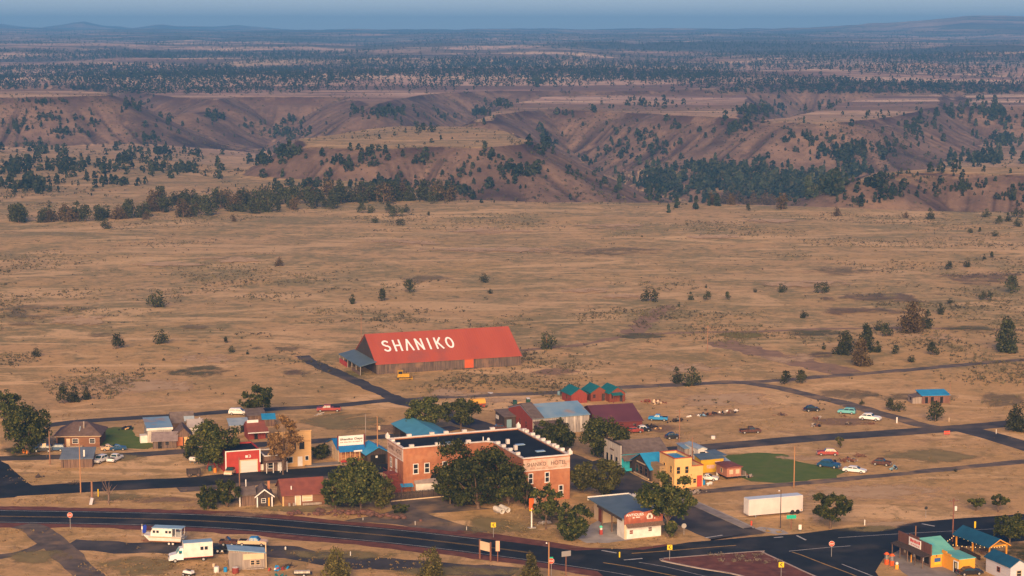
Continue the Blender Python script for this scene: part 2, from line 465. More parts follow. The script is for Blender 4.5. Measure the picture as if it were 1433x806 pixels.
M_WOOD = foliage('woodland_foliage', (.012, .022, .016), (.034, .044, .024), (.070, .066, .034), .08)
M_SAGE = foliage('sagebrush_foliage', (.06, .052, .03), (.12, .10, .055), (.17, .135, .07), .05)
M_BARK = mat('bark', (.10, .06, .04), (.17, .11, .075), 3.0, .95)

def leaf_quads(P, N, size, rng, stretch=1.0):
    """One randomly turned quad at each point P, biased to face along N."""
    n = len(P)
    d = rng.normal(size=(n, 3)) * .75 + N
    d /= np.linalg.norm(d, axis=1)[:, None]
    a = np.cross(d, rng.normal(size=(n, 3))); a /= np.linalg.norm(a, axis=1)[:, None] + 1e-9
    b = np.cross(d, a)
    s = (size * rng.uniform(.6, 1.35, n))[:, None]
    a = a * s; b = b * s * stretch
    k = rng.uniform(.5, 1.0, (n, 4, 1))
    V = np.stack([P - a * k[:, 0], P - b * k[:, 1], P + a * k[:, 2], P + b * k[:, 3]], 1)
    return V.reshape(-1, 3), np.arange(n*4).reshape(-1, 4)
def lobes_cloud(lobes, n, rng, shell=.35):
    """Points near the surfaces of many small ellipsoid lobes (x, y, z, rx, rz)."""
    L = np.array(lobes); w = L[:, 3]**2; w /= w.sum()
    k = rng.choice(len(L), n, p=w)
    d = rng.normal(size=(n, 3)); d /= np.linalg.norm(d, axis=1)[:, None]
    r = 1 - shell * rng.random(n)**1.5
    P = L[k, :3] + d * r[:, None] * np.stack([L[k, 3], L[k, 3], L[k, 4]], 1)
    return P, d
def juniper_mesh(seed, n, width=.36, cone=.6, leaf=.05, trunk=True):
    """Unit-height juniper: ragged cone of lobes with a short twisted trunk."""
    r = np.random.default_rng(seed); lobes = []
    for _ in range(34):
        z = r.uniform(.06, .9); rad = width * (min(1, z*5 + .45) * (1 - z)**cone * .95 + .05) * r.uniform(.2, 1.0)
        t = r.uniform(0, 6.283); s = r.uniform(.11, .19) * (1.25 - .6*z)
        lobes.append((rad*math.cos(t), rad*math.sin(t), z, s, s * r.uniform(.9, 1.5)))
    lobes.append((0, 0, .88, .06, .12))
    P, N = lobes_cloud(lobes, n, r); P[:, 2] = np.maximum(P[:, 2], .03)
    V, F = leaf_quads(P, N, leaf, r, 1.2)
    me = np_mesh('juniper', V, F)
    return me
def add_trunk_faces(name, h, r0):
    mb = MB(); mb.tube((0,0,-.05*h), (.01*h, 0, .45*h), r0, r0*.5, 6); mb.tube((.01*h,0,.4*h), (-.02*h, .01*h, .85*h), r0*.5, r0*.15, 5)
    return mb
# small junipers: crown and trunk in one mesh, two materials
def split_juniper(seed, n, width, cone, fm, leaf=.05):
    me = juniper_mesh(seed, n, width, cone, leaf); me.materials.append(fm)
    t = add_trunk_faces('t', 1, .035); tm = bpy.data.meshes.new('trunk'); tm.from_pydata(t.v, [], t.f); tm.materials.append(M_BARK); tm.update()
    return me, tm
JM = [split_juniper(100+i, 620, w, c, M_JUN) for i, (w, c) in enumerate([(.50,.45),(.43,.65),(.60,.36),(.39,.55),(.68,.34)])]
JB = [split_juniper(200+i, 620, w, c, M_JUNB) for i, (w, c) in enumerate([(.40,.5),(.50,.45)])]
JBIG = [(juniper_mesh(300+i, 2600, w, c, .032), add_trunk_faces('t', 1, .03)) for i, (w, c) in enumerate([(.40,.75),(.46,.5),(.36,.8)])]
def px_per_m(P): return F_PX / math.hypot(P[1], CAM_H)

def small_tree(px, py, hpx, label, m=0, fm='g', group=None, name='juniper_tree', P=None):
    if P is None: P = cast(px, py)[0]
    h = hpx / px_per_m(P) * 1.10
    me = (JM[m % 5] if fm == 'g' else JB[m % 2])
    o = empty(name, label, 'tree', (P[0], P[1], P[2] - .02*h), random.uniform(0, 6.28), group); o.scale = (h, h, h)
    for nm, d in (('crown', me[0]), ('trunk', me[1])):
        c = bpy.data.objects.new(nm, d); COL.objects.link(c); c.parent = o
    return o
def big_juniper(px, py, hpx, label, m=0, brown=False, fm=None):
    P = cast(px, py)[0]; h = hpx / px_per_m(P) * 1.06
    r = empty('juniper_tree', label, 'tree', (P[0], P[1], P[2]), random.uniform(0, 6.28))
    me, tr = JBIG[m]; 
    if brown or fm: me = me.copy()
    me.materials.clear() if fm or brown else None
    c = link('crown', me, fm or (M_JUNB if brown else M_JUN), r); c.scale = (h, h, h)
    t = tr.build('trunk', M_BARK, r); t.scale = (h, h, h)
    return r
G_SC = 'scattered junipers on the plain'
PLAIN = [
 (219,430,25,2,'g','large round juniper standing alone on the far left plain, highest of that side'),
 (165,488,20,0,'g','leaning dark juniper on the sandy flat at left, between two other lone junipers'),
 (226,481,20,2,'g','round juniper on the sandy left flat, right of a leaning dark one'),
 (51,499,13,2,'g','small round juniper alone near the left edge of the sandy flat'),
 (229,505,4,0,'g','tiny juniper shoot on bare sand below a round juniper at left'),
 (316,480,9,1,'g','small juniper shoot above the sagebrush strip left of the track'),
 (324,493,10,2,'g','low juniper bush in the sagebrush strip left of the track'),
 (346,496,6,3,'g','tiny juniper just right of the low bush in the sagebrush strip'),
 (90,565,23,0,'g','left and widest of the close juniper pair above the left road'),
 (103,562,22,3,'g','right and slimmer tree of the close juniper pair above the left road'),
 (122,559,17,3,'g','narrow juniper just right of the close pair above the left road'),
 (148,320,15,2,'g','round dark juniper set forward of the tree row along the left rim'),
 (506,298,14,0,'g','leftmost juniper of the loose clump by the plateau rim above the barn'),
 (519,298,12,2,'g','second juniper of the loose clump by the plateau rim'),
 (545,298,15,0,'g','tallest juniper of the loose clump by the plateau rim'),
 (555,303,16,4,'g','widest juniper, lowest of the loose clump by the plateau rim'),
 (568,297,11,2,'g','rightmost juniper of the loose clump by the plateau rim'),
 (525,312,10,2,'g','small bush juniper in front of the loose rim clump, left one'),
 (560,315,10,4,'g','small flat juniper in front of the loose rim clump, right one'),
 (600,302,6,1,'g','tiny juniper right of the loose clump by the plateau rim'),
 (678,395,13,2,'g','round bush juniper in the mid plain straight above the barn roof'),
 (573,409,18,1,'g','cone-shaped juniper, right and tallest of three above the barn'),
 (535,421,17,1,'g','cone-shaped juniper, middle of three above the barn'),
 (493,425,13,3,'g','small cone-shaped juniper, left of three above the barn'),
 (686,411,7,2,'g','tiny juniper below the round bush above the barn'),
 (910,422,19,4,'g','wide ragged juniper at the top of the dirt track'),
 (950,429,6,3,'g','tiny dark juniper right of the dirt track'),
 (767,488,24,2,'g','dense round juniper beside the right end of the red-roofed barn'),
 (1047,295,10,1,'g','small juniper on the rim left of the rust-tinged one'),
 (1301,307,15,3,'g','slim dark juniper near the right end of the plateau rim'),
 (1380,304,12,2,'g','low juniper on the right rim, first of the straggling group'),
 (1398,314,12,0,'g','juniper of the right rim group, set lowest to the left'),
 (1410,310,12,3,'g','upright juniper in the middle of the right rim group'),
 (1424,317,12,2,'g','juniper of the right rim group by the photo edge, lower one'),
 (1425,304,14,4,'g','juniper of the right rim group by the photo edge, upper one'),
 (1358,326,7,2,'g','tiny juniper below the right rim, left of three'),
 (1371,325,7,1,'g','tiny juniper below the right rim, middle of three'),
 (1392,331,9,2,'g','small juniper below the right rim, right of three'),
 (1353,374,11,2,'g','round juniper on the right plain above the dark stony ground'),
 (1328,377,11,0,'g','juniper left of the round one above the dark stony ground'),
 (1377,363,7,3,'g','tiny juniper right of the round one above the dark stony ground'),
 (1388,361,9,1,'g','small cone juniper above the dark stony ground, farthest right'),
 (1095,409,13,2,'g','small dark round juniper left of the wide bushy one on the right plain'),
 (1150,410,17,4,'g','wide bushy juniper among the stones of the right plain'),
 (1018,419,11,1,'g','third and darkest of three little junipers in a line'),
 (990,420,12,0,'g','second of three little junipers in a line right of the dirt track'),
 (966,420,11,3,'g','first of three little junipers in a line right of the dirt track'),
 (1057,409,6,2,'g','tiny juniper left of the small dark round one'),
 (1125,445,11,2,'g','lone bush juniper on pale soil below the stony ground'),
 (988,403,5,3,'g','tiny juniper above the line of three'),
 (1416,410,24,1,'g','tall dark juniper high on the right edge of the plain'),
 (1380,420,15,4,'g','wide low juniper left of the tall dark one at the right edge'),
 (1329,425,8,2,'g','tiny juniper above the big twin-topped one'),
 (1317,440,15,3,'g','small upright juniper right of the big twin-topped one'),
 (1297,459,24,3,'g','narrow juniper leaning on the right side of the big twin-topped one'),
 (1230,463,15,2,'g','small round juniper left of the big twin-topped one, upper'),
 (1241,471,18,0,'g','small round juniper left of the big twin-topped one, lower'),
 (1228,493,15,3,'g','small dark juniper right of the thicket by the gravel road'),
 (1153,489,9,3,'g','tiny juniper left of the thicket by the gravel road'),
 (1253,496,13,1,'g','cone juniper on bare soil right of the thicket'),
 (1305,497,18,0,'g','round-topped juniper on bare soil left of the large one at right'),
 (1275,507,11,2,'g','small juniper closest above the right gravel road'),
 (947,536,21,3,'g','left juniper of the pair where the gravel lane passes behind the cabins'),
 (968,540,27,2,'g','right and taller juniper of the pair by the gravel lane'),
 (1099,538,19,1,'g','left juniper of the twin cones in the fork of the gravel lanes'),
 (1121,537,19,1,'g','right juniper of the twin cones in the fork of the gravel lanes'),
 (1246,575,17,0,'g','dark juniper left of the blue-roofed shed by the road'),
 (1258,575,14,4,'g','bushy olive juniper touching the dark one left of the blue-roofed shed'),
 (1309,590,28,1,'g','tall cone juniper in front of the blue-roofed shed'),
 (1206,566,7,2,'g','low bush above the teal car beside the lane'),
 (1337,660,5,2,'g','tiny dark bush at the edge of the lower gravel lane'),
 (391,372,13,0,'b','rust-brown withered juniper alone in the left middle plain'),
 (326,310,10,1,'b','rust-tinged bush in front of the left rim woods'),
 (1095,293,22,1,'b','rust-tinged wide juniper on the canyon rim'),
 (1171,302,13,0,'b','rust-tinged juniper right of the canyon mouth'),
 (1268,305,9,0,'b','small rust-tinged juniper on the right rim'),
]
for i, (x, y, h, m, fm, lab) in enumerate(PLAIN): small_tree(x, y, h, lab, m, fm, G_SC)
big_juniper(1276, 466, 43, 'big brown-green twin-topped juniper above the right gravel road', 1, True)
big_juniper(1181, 496, 33, 'broad dark juniper, left part of the thicket by the gravel road', 1)
big_juniper(1211, 491, 36, 'tall dark juniper at the back of the thicket by the gravel road', 2)
big_juniper(1205, 512, 37, 'tall olive-brown juniper at the front of the thicket by the gravel road', 0, True)
big_juniper(1409, 492, 46, 'large pointed juniper near the right edge above the road', 0)
big_juniper(1424, 604, 37, 'large dark juniper cut by the right edge beside the paved road', 1)
big_juniper(473, 812, 44, 'olive cone-shaped young tree at the lower edge left of its twin', 1, False, M_OLIVE)
big_juniper(603, 812, 44, 'olive cone-shaped young tree at the lower edge under the highway', 1, False, M_OLIVE)
big_juniper(742, 818, 42, 'pointed young tree at the lower edge near the wooden signs', 2, False, M_OLIVE)

def along(line, n, rng, dy):
    L = np.array(line, float); x = np.sort(rng.uniform(L[0, 0], L[-1, 0], n))
    return x, np.interp(x, L[:, 0], L[:, 1]) + rng.uniform(-dy, dy*.4, n)
r_ = np.random.default_rng(5)
ROWS = [([(18,312),(110,309),(200,305)], 34, 4, 'juniper in the thin row on the left end of the plateau rim', (13, 24)),
        ([(200,304),(240,300),(300,297),(400,291),(480,286)], 74, 15, 'dark juniper in the thick row along the plateau rim left of centre', (10, 27)),
        ([(480,284),(560,282),(640,281)], 34, 3, 'juniper in the wooded rim straight above the barn', (14, 28)),
        ([(985,286),(1050,286),(1080,287)], 12, 2, 'brownish juniper on the lip of the wooded canyon', (10, 20))]
for line, n, dy, lab, (h0, h1) in ROWS:
    xs, ys = along(line, n, r_, dy)
    for k, (x, y, P) in enumerate(zip(xs, ys, cast(xs, ys))):
        if np.isnan(P[0]): continue
        small_tree(x, y, r_.uniform(h0, h1), lab, int(r_.integers(0, 5)), 'b' if r_.random() < (.75 if x > 900 else .28) else 'g', lab.replace('juniper in', 'junipers in').replace('dark ', '').replace('brownish juniper on', 'junipers on'), P=P)

# ---- woods too many to count: merged, one blob of leaf faces per tree
def blob(seed, n, cone, width):
    r = np.random.default_rng(seed); P = []
    z = r.uniform(.06, .96, n); t = r.uniform(0, 6.283, n)
    rad = width * (np.minimum(1, z*4 + .4) * (1 - z)**cone + .03) * r.uniform(.3, 1, n)
    P = np.stack([rad*np.cos(t), rad*np.sin(t), z], -1); N = np.stack([np.cos(t), np.sin(t), .5 + 0*t], -1)
    return leaf_quads(P, N, .24 if n < 30 else .17, r, 1.1)
def forest(name, pts, hs, templates, m, label, cat):
    V = []; F = []; k = 0
    pts = np.asarray(pts); hs = np.asarray(hs)
    which = RNG.integers(0, len(templates), len(pts))
    for q, (tv, tf) in enumerate(templates):
        I = np.where(which == q)[0]
        if not len(I): continue
        a = RNG.uniform(0, 6.283, len(I)); c, s = np.cos(a)[:, None], np.sin(a)[:, None]; w = RNG.uniform(.8, 1.25, len(I))[:, None]
        X = (tv[None, :, 0]*c - tv[None, :, 1]*s)*w; Y = (tv[None, :, 0]*s + tv[None, :, 1]*c)*w; Z = np.broadcast_to(tv[None, :, 2], X.shape)
        P = np.stack([X, Y, Z], -1) * hs[I][:, None, None] + pts[I][:, None, :]
        V.append(P.reshape(-1, 3)); F.append((np.arange(len(I))[:, None, None]*len(tv) + tf[None]).reshape(-1, 4) + k); k += P.shape[0]*P.shape[1]
    o = link(name, np_mesh(name, np.concatenate(V), np.concatenate(F)), m)
    return tag(o, label, cat, kind='stuff')
CLUST = [  # ellipse in the photo, how many, height in metres, pine share
 (190,147,40,16,70,5,0),(60,144,75,4,45,4,0),(20,180,30,14,50,6,0),(90,186,60,8,40,5,0),(130,172,60,18,30,5,0),(215,194,36,10,30,5,0),(235,170,36,20,26,5,0),(70,165,80,20,36,5,0),
 (300,166,36,14,40,6,0),(410,170,40,10,26,5,0),(345,178,40,14,24,5,0),(400,189,50,8,80,6,.1),(393,214,32,22,60,6,.1),(365,228,26,10,34,6,0),
 (220,214,95,16,80,6,0),(60,214,70,20,60,6,0),(90,236,95,18,130,6,0),(250,240,95,9,90,6.5,0),(40,262,60,14,90,6.5,0),(170,226,75,14,60,6,0),(20,240,34,18,50,6.5,0),(160,258,80,8,40,5,0),
 (590,226,26,13,20,5.5,0),(690,219,38,11,34,5.5,0),(765,203,19,17,55,7,.3),(740,240,30,12,18,5.5,0),(830,230,18,13,18,6,0),(720,240,200,38,110,5,0),(520,216,55,12,24,5,0),(480,230,70,16,44,5.5,0),(600,200,130,18,14,4,0),
 (545,264,90,14,180,4.6,.15),(430,262,80,14,90,4.6,.1),(640,270,50,12,46,6,0),(850,255,70,22,40,5,0),
 (700,148,24,8,50,6,0),(675,157,18,8,40,6,0),(545,158,38,15,100,7,.2),(498,157,16,9,24,6,0),(620,165,50,14,34,5,0),(753,116,10,10,30,9,.5),(580,185,60,10,20,5,0),
 (900,147,150,14,60,5,0),(800,160,30,8,10,6,0),(870,214,80,26,60,6,0),(930,205,50,24,46,6,0),(950,180,90,18,40,5,0),(850,180,90,18,24,5,0),
 (925,262,50,24,130,9,.7),(990,262,60,24,230,10,.8),(1060,266,60,20,230,10.5,.9),(1115,262,50,20,190,10.5,.9),(1020,244,70,14,70,9,.7),(1160,266,36,16,110,10,.9),(1195,244,24,16,60,9,.7),(985,236,70,16,70,7,.4),(1060,238,60,16,50,6,.3),(1230,262,40,18,50,6,0),
 (1070,157,42,17,150,6.5,.1),(1150,147,40,7,50,5.5,0),(1030,182,32,14,36,6,0),(1185,214,58,16,100,6.5,.2),(1275,180,52,24,120,6,0),(1230,165,75,20,40,5,0),(1250,205,75,20,60,5.5,0),(1130,195,90,24,60,5,0),
 (1390,160,52,26,170,7,.2),(1405,198,42,22,120,8,.5),(1375,226,70,11,100,10,.8),(1330,158,40,14,44,6,0),(1440,180,34,32,90,7,.2),
 (1345,264,80,16,90,3.6,0),(1260,268,36,14,24,4,0),(1420,276,36,10,40,4,0),(1340,240,95,5,26,5,0),(1200,284,80,5,24,5,0),(1250,250,200,40,60,4,0),
]
jun_t = [blob(400+i, 50, c, w) for i, (c, w) in enumerate([(.45,.44),(.55,.38),(.38,.54),(.6,.36)])]
pine_t = [blob(420+i, 60, c, w) for i, (c, w) in enumerate([(.9,.28),(.8,.26),(1.0,.34)])]
far_t = [blob(440+i, 13, c, w) for i, (c, w) in enumerate([(.4,.55),(.5,.5),(.35,.6)])]
cx = []; 
for x, y, rx, ry, n, h, ps in CLUST:
    t = r_.uniform(0, 6.283, n); q = np.abs(r_.normal(0, .55, n))
    for a, b, hh in zip(x + rx*q*np.cos(t), y + ry*q*np.sin(t), h * np.clip(r_.lognormal(-.32, .36, n), .3, 1.35)): cx.append((a, b, hh, r_.random() < ps))
cx = np.array(cx, float); P = cast(cx[:, 0], cx[:, 1])
ok = ~np.isnan(P[:, 0]) & (P[:, 1] > 1060) & (r_.random(len(P)) < .66 + .75*fbm(np.nan_to_num(P[:, 0])/40, np.nan_to_num(P[:, 1])/40, 66, 3)); P = P[ok]; cx = cx[ok]
pi = cx[:, 3] > .5
forest('juniper_woodland', P[~pi], cx[~pi, 2], jun_t, M_WOOD, 'dark junipers dotting the canyon slopes and benches beyond the plain', 'woodland')
forest('pine_forest', P[pi], cx[pi, 2], pine_t, M_WOOD, 'dense dark pines filling the canyon between the flat-topped hills', 'forest')
# far plateau: denser towards the left and centre, in bands
n = 150000
x = r_.uniform(-260, 1700, n); y = 43.5 + 88 * r_.random(n)**1.05
P = cast(x, y); ok = ~np.isnan(P[:, 0]) & (P[:, 1] > 2250); P = P[ok]; x = x[ok]; y = y[ok]
dens = fbm(P[:, 0]/700, P[:, 1]/260, 71, 5) + .55*fbm(P[:, 0]/150, P[:, 1]/90, 75, 3)
want = .10 + .05*sstep(98, 116, y) + .14*sstep(72, 52, y) + .33*np.exp(-((x-250)/330)**2) * np.exp(-((y-88)/24)**2) + .20*np.exp(-((x-760)/420)**2)*np.exp(-((y-95)/16)**2) + .15*np.exp(-((x-1250)/260)**2)*np.exp(-((y-92)/22)**2)
keep = r_.random(len(x)) < np.clip(want * np.clip(.75 + 1.7*dens, .05, 2.2), 0, 1)
P = P[keep]
forest('far_juniper_cover', P, r_.uniform(3.2, 6.5, len(P)), far_t, M_WOOD, 'blue-dark junipers speckling the far plateau in bands', 'woodland')
# sagebrush and tufts on the open plain
n = 130000
x = r_.uniform(-160, 1600, n); y = 285 + 290 * r_.random(n)**1.25
P = np.array([G(a, b) for a, b in zip(x, y)]); P[:, 2] = hgt(P[:, 0], P[:, 1])
d = fbm(P[:, 0]/55, P[:, 1]/45, 81, 4) + .5*fbm(P[:, 0]/14, P[:, 1]/14, 85, 2)
right = sstep(1000, 1400, x) * .16
keep = r_.random(n) < np.clip(.06 + 1.5*(d - .16 + right), .008, .9) * sstep(590, 520, y)
P = P[keep]
sage_t = [leaf_quads(*(lambda r: (np.stack([r.normal(0, .35, 7), r.normal(0, .35, 7), r.uniform(.1, .7, 7)], -1), np.stack([r.normal(0, 1, 7), r.normal(0, 1, 7), 0*r.random(7) + .6], -1)))(np.random.default_rng(500+i)), .36, np.random.default_rng(510+i)) for i in range(3)]
forest('sagebrush', P, r_.uniform(.28, .8, len(P))*np.where(r_.random(len(P)) < .05, 1.8, 1), sage_t, M_SAGE, 'grey-green sagebrush tufts scattered over the dry plain', 'brush')

n = 26000
x = r_.uniform(-200, 1640, n); y = 128 + 165*r_.random(n)
P = cast(x, y); ok = ~np.isnan(P[:, 0]) & (P[:, 1] > 1110) & (P[:, 1] < 2700); P = P[ok]
d = fbm(P[:, 0]/60, P[:, 1]/60, 141, 4)
P = P[r_.random(len(P)) < np.clip(.30 + 1.0*d, .04, .9)]
M_SHRUB = foliage('slope_shrubs', (.035, .034, .022), (.075, .066, .04), (.12, .09, .055), .05)
forest('slope_brush', P, np.clip(r_.lognormal(.15, .45, len(P)), .5, 3), sage_t, M_SHRUB, 'low dark brush and rubble speckling the canyon slopes', 'brush')
# ================================================================== ROADS, LANES, LAWNS
M_ASPH = mat('highway_asphalt', (.013, .018, .026), (.026, .031, .040), .22, .85, bump=.1, detail=10, lo=.32, hi=.68, spec=.12, c3=(.070, .062, .060), scale3=.10, lo3=.52, hi3=.75)
M_ASPH2 = mat('worn_asphalt', (.038, .038, .044), (.085, .077, .078), .18, .9, detail=10, lo=.3, hi=.7, spec=.15, c3=(.15, .11, .085), scale3=.09, lo3=.52, hi3=.72)
M_LANE = mat('gravel_lane', (.075, .062, .056), (.16, .12, .095), .3, .95, detail=10, c3=(.30, .19, .10), scale3=.16, lo3=.5, hi3=.7)
M_DIRT = mat('dirt_track', (.22, .135, .085), (.32, .195, .115), .3, .95, detail=9)
M_CINDER = mat('red_cinder', (.11, .036, .028), (.18, .062, .044), .5, .95, detail=9, c3=(.22, .13, .09), scale3=.25, lo3=.6, hi3=.75)
M_CONC = mat('concrete', (.30, .27, .25), (.42, .38, .35), .5, .9, detail=8)
M_CONCO = mat('old_concrete', (.20, .17, .155), (.30, .26, .23), .4, .9, detail=8)
M_YEL = mat('yellow_line_paint', (.42, .25, .06), (.25, .16, .06), .8, .7)
M_WHT = mat('white_line_paint', (.60, .58, .55), (.32, .31, .30), .8, .7)
def smooth_line(pts, step=2.0):
    P = [Vector((p[0], p[1], 0)) for p in pts]; P = [P[0]*2 - P[1]] + P + [P[-1]*2 - P[-2]]
    out = []
    for i in range(1, len(P)-2):
        a, b, c, d = P[i-1:i+3]; n = max(2, int((c-b).length/step))
        for k in range(n):
            t = k/n
            out.append(.5*((2*b) + (c-a)*t + (2*a-5*b+4*c-d)*t*t + (3*b-a-3*c+d)*t**3))
    out.append(P[-2]); return out
def strip(name, pix, width, z, m, jit=0.0, off=0.0, dash=None, kind='structure', h=0.0, world=False):
    """A ribbon of road following photo points on the ground."""
    L = smooth_line(pix if world else [G(x, y) for x, y in pix]); mb = MB(); dist = 0; rows = []
    for i, p in enumerate(L):
        t = (L[min(i+1, len(L)-1)] - L[max(i-1, 0)]).normalized(); nrm = Vector((-t.y, t.x, 0))
        j1 = jit * float(fbm(p.x/5+3, p.y/5, 91, 3)) if jit else 0; j2 = jit * float(fbm(p.x/5-40, p.y/5+9, 93, 3)) if jit else 0
        if i: dist += (p - L[i-1]).length
        rows.append((p + nrm*(off + width/2 + j1), p + nrm*(off - width/2 + j2), dist))
    for a, b in zip(rows[:-1], rows[1:]):
        if dash and (a[2] % (dash[0]+dash[1])) > dash[0]: continue
        k = len(mb.v)
        mb.v += [(a[0].x, a[0].y, z), (b[0].x, b[0].y, z), (b[1].x, b[1].y, z), (a[1].x, a[1].y, z)]
        if h:
            mb.v += [(a[0].x, a[0].y, -.02), (b[0].x, b[0].y, -.02), (b[1].x, b[1].y, -.02), (a[1].x, a[1].y, -.02)]
            mb.f += [(k, k+4, k+5, k+1), (k+3, k+2, k+6, k+7)]
        mb.f.append((k, k+3, k+2, k+1))
    return tag(mb.build(name, m), kind=kind)
def area(name, pix, z, m, jit=.5, kind='structure', step=1.5, world=False):
    P = [Vector(p) for p in pix] if world else [G(x, y) for x, y in pix]; pts = []
    for i in range(len(P)):
        a, b = P[i], P[(i+1) % len(P)]; n = max(1, int((b-a).length/step)); nr = Vector((-(b-a).y, (b-a).x, 0)).normalized()
        for k in range(n):
            p = a.lerp(b, k/n); pts.append(p + nr*(jit*float(fbm(p.x/4, p.y/4, 97, 3))) if jit else p)
    me = bpy.data.meshes.new(name)
    cr = sum((pts[i].x*pts[(i+1) % len(pts)].y - pts[(i+1) % len(pts)].x*pts[i].y) for i in range(len(pts)))
    if cr < 0: pts.reverse()
    me.from_pydata([(p.x, p.y, z) for p in pts], [], [tuple(range(len(pts)))]); me.update()
    return tag(link(name, me, m), kind=kind)
def soft_mat(name, c1, c2, sc=.25, alpha=.8, wob=2.6):
    m = mat(name, c1, c2, sc, .95, detail=9)
    n, l = m.node_tree.nodes, m.node_tree.links
    b = n['Principled BSDF']; at = n.new('ShaderNodeAttribute'); at.attribute_name = 'edge'
    g = n.new('ShaderNodeNewGeometry'); t = n.new('ShaderNodeTexNoise'); t.inputs['Scale'].default_value = .07; t.inputs['Detail'].default_value = 9; t.inputs['Roughness'].default_value = .72
    l.new(g.outputs['Position'], t.inputs[0])
    t.inputs['Distortion'].default_value = .6
    ad = n.new('ShaderNodeMath'); ad.operation = 'MULTIPLY_ADD'; l.new(t.outputs[0], ad.inputs[0]); ad.inputs[1].default_value = wob; l.new(at.outputs['Fac'], ad.inputs[2])
    r = n.new('ShaderNodeMapRange'); r.interpolation_type = 'SMOOTHSTEP'; r.inputs[1].default_value = .62 + wob*.5; r.inputs[2].default_value = .62 + wob*.5 + .55*min(wob, 1.6)/1.6; r.inputs[4].default_value = alpha
    l.new(ad.outputs[0], r.inputs[0]); l.new(r.outputs[0], b.inputs['Alpha'])
    return m
_zp = [0.003]
def patch(name, pix, m):
    """A ground patch whose cover thins out towards its rim."""
    P = [G(x, y) for x, y in pix]; c = sum(P, Vector())/len(P); ring = []
    for i in range(len(P)):
        for k in range(4): ring.append(P[i].lerp(P[(i+1) % len(P)], k/4))
    _zp[0] += .0006; z = _zp[0]; n = len(ring); V = []; E = []
    for f, e in ((1.25, 0.0), (.9, .5), (.5, 1.0), (.02, 1.1)):
        for p in ring:
            q = c + (p-c)*f; V.append((q.x, q.y, float(hgt(q.x, q.y)) + z + (.35 if q.y > 640 else 0))); E.append(e)
    Fq = [(j*n+i, j*n+(i+1) % n, (j+1)*n+(i+1) % n, (j+1)*n+i) for j in range(3) for i in range(n)]
    me = bpy.data.meshes.new(name); me.from_pydata(V, [], Fq); me.update()
    at = me.attributes.new('edge', 'FLOAT', 'POINT'); at.data.foreach_set('value', np.array(E, np.float32))
    return tag(link(name, me, m), kind='structure')
def ell(cx, cy, rx, ry, n=10): return [(cx + rx*math.cos(2*math.pi*k/n), cy + ry*math.sin(2*math.pi*k/n)) for k in range(n)]
S_WEED = soft_mat('weed_patch', (.085, .085, .030), (.15, .125, .055))
S_SAGE = soft_mat('sage_patch', (.14, .115, .06), (.24, .18, .095), .25, .55, 4.0)
S_YG = soft_mat('fresh_weeds', (.17, .16, .03), (.24, .19, .06))
S_PALE = soft_mat('pale_dirt', (.62, .42, .24), (.54, .35, .19), .25, .8, 4.0)
S_BROWN = soft_mat('brown_dirt', (.24, .145, .09), (.31, .19, .115))
S_DARK = soft_mat('dark_stony_soil', (.10, .07, .055), (.20, .135, .09), .25, .55, 4.0)
S_GRASS = soft_mat('olive_grass', (.22, .175, .07), (.32, .24, .10), .25, .75, 3.2)
S_GREEN = soft_mat('green_turf', (.040, .080, .010), (.075, .105, .018), .5, 1.0, .5)
S_DKGREEN = soft_mat('shaded_turf', (.03, .038, .012), (.075, .07, .025), .5, .9, 2.4)  # darker turf with tree shade put into its colour

# soft ground patches
M_TURF = mat('mown_turf', (.075, .125, .014), (.11, .145, .022), .35, .95, detail=9, c3=(.13, .125, .035), scale3=.12, lo3=.55, hi3=.72)
for c in [(283,519,54,11),(255,522,30,7)]: patch('weeds', ell(*c), S_WEED)
for c in [(275,459,30,4),(390,488,46,4),(60,440,80,12),(150,470,40,7),(30,456,30,6),(800,486,40,7),(600,392,60,8),(850,352,90,9),(1180,380,70,8),(1290,555,90,8),(1190,550,60,10),(1400,560,50,14)]: patch('sagebrush_ground', ell(*c), S_SAGE)
patch('fresh_weeds', ell(1040,469,46,6), S_YG); patch('fresh_weeds', ell(490,524,30,9), S_YG)
for c in [(1140,466,66,6),(1360,462,60,7),(900,470,50,6)]: patch('weeds', ell(*c), S_WEED)
for c in [(690,322,70,6),(560,340,60,6),(860,318,60,5),(700,350,120,6),(240,372,60,4),(330,366,70,5),(820,408,60,5),(870,415,40,4),(1000,333,50,4),(1080,310,60,4),(1120,398,90,6),(1300,470,60,7),(180,540,140,14),(300,500,60,10),(110,450,60,9),(1020,560,110,12),(640,550,60,8),(960,515,60,10),(1110,500,60,8),(1250,735,60,8),(690,560,70,6),(1240,690,150,16),(1130,640,60,6)]: patch('bare_dirt', ell(*c), S_PALE)
for c in [(780,520,44,9),(540,600,40,10),(1180,590,70,8),(930,600,50,8),(210,700,90,7),(340,720,80,5)]: patch('brown_dirt', ell(*c), S_BROWN)
for c in [(1150,497,28,6),(415,521,24,5),(1230,418,110,9),(1200,437,90,7),(1380,390,80,10),(1000,580,46,4)]: patch('stony_ground', ell(*c), S_DARK)
for c in [(490,592,80,18),(760,575,50,8),(1300,640,80,16),(700,735,90,18),(420,712,120,7),(180,697,60,8),(60,780,70,14),(200,790,90,18),(470,775,120,10),(640,800,140,10),(1220,740,60,6),(160,640,60,8)]: patch('dry_meadow', ell(*c), S_GRASS)
area('lawn', [(1012,650),(1020,637),(1060,633),(1095,635),(1115,645),(1150,652),(1184,659),(1170,668),(1130,673),(1085,677),(1050,674),(1030,664)], .0058, M_TURF, 1.3)
area('lawn', [(134,618),(137,600),(160,597),(186,597),(192,611),(214,622),(206,629),(165,627),(140,625)], .0062, M_TURF, 1.4)
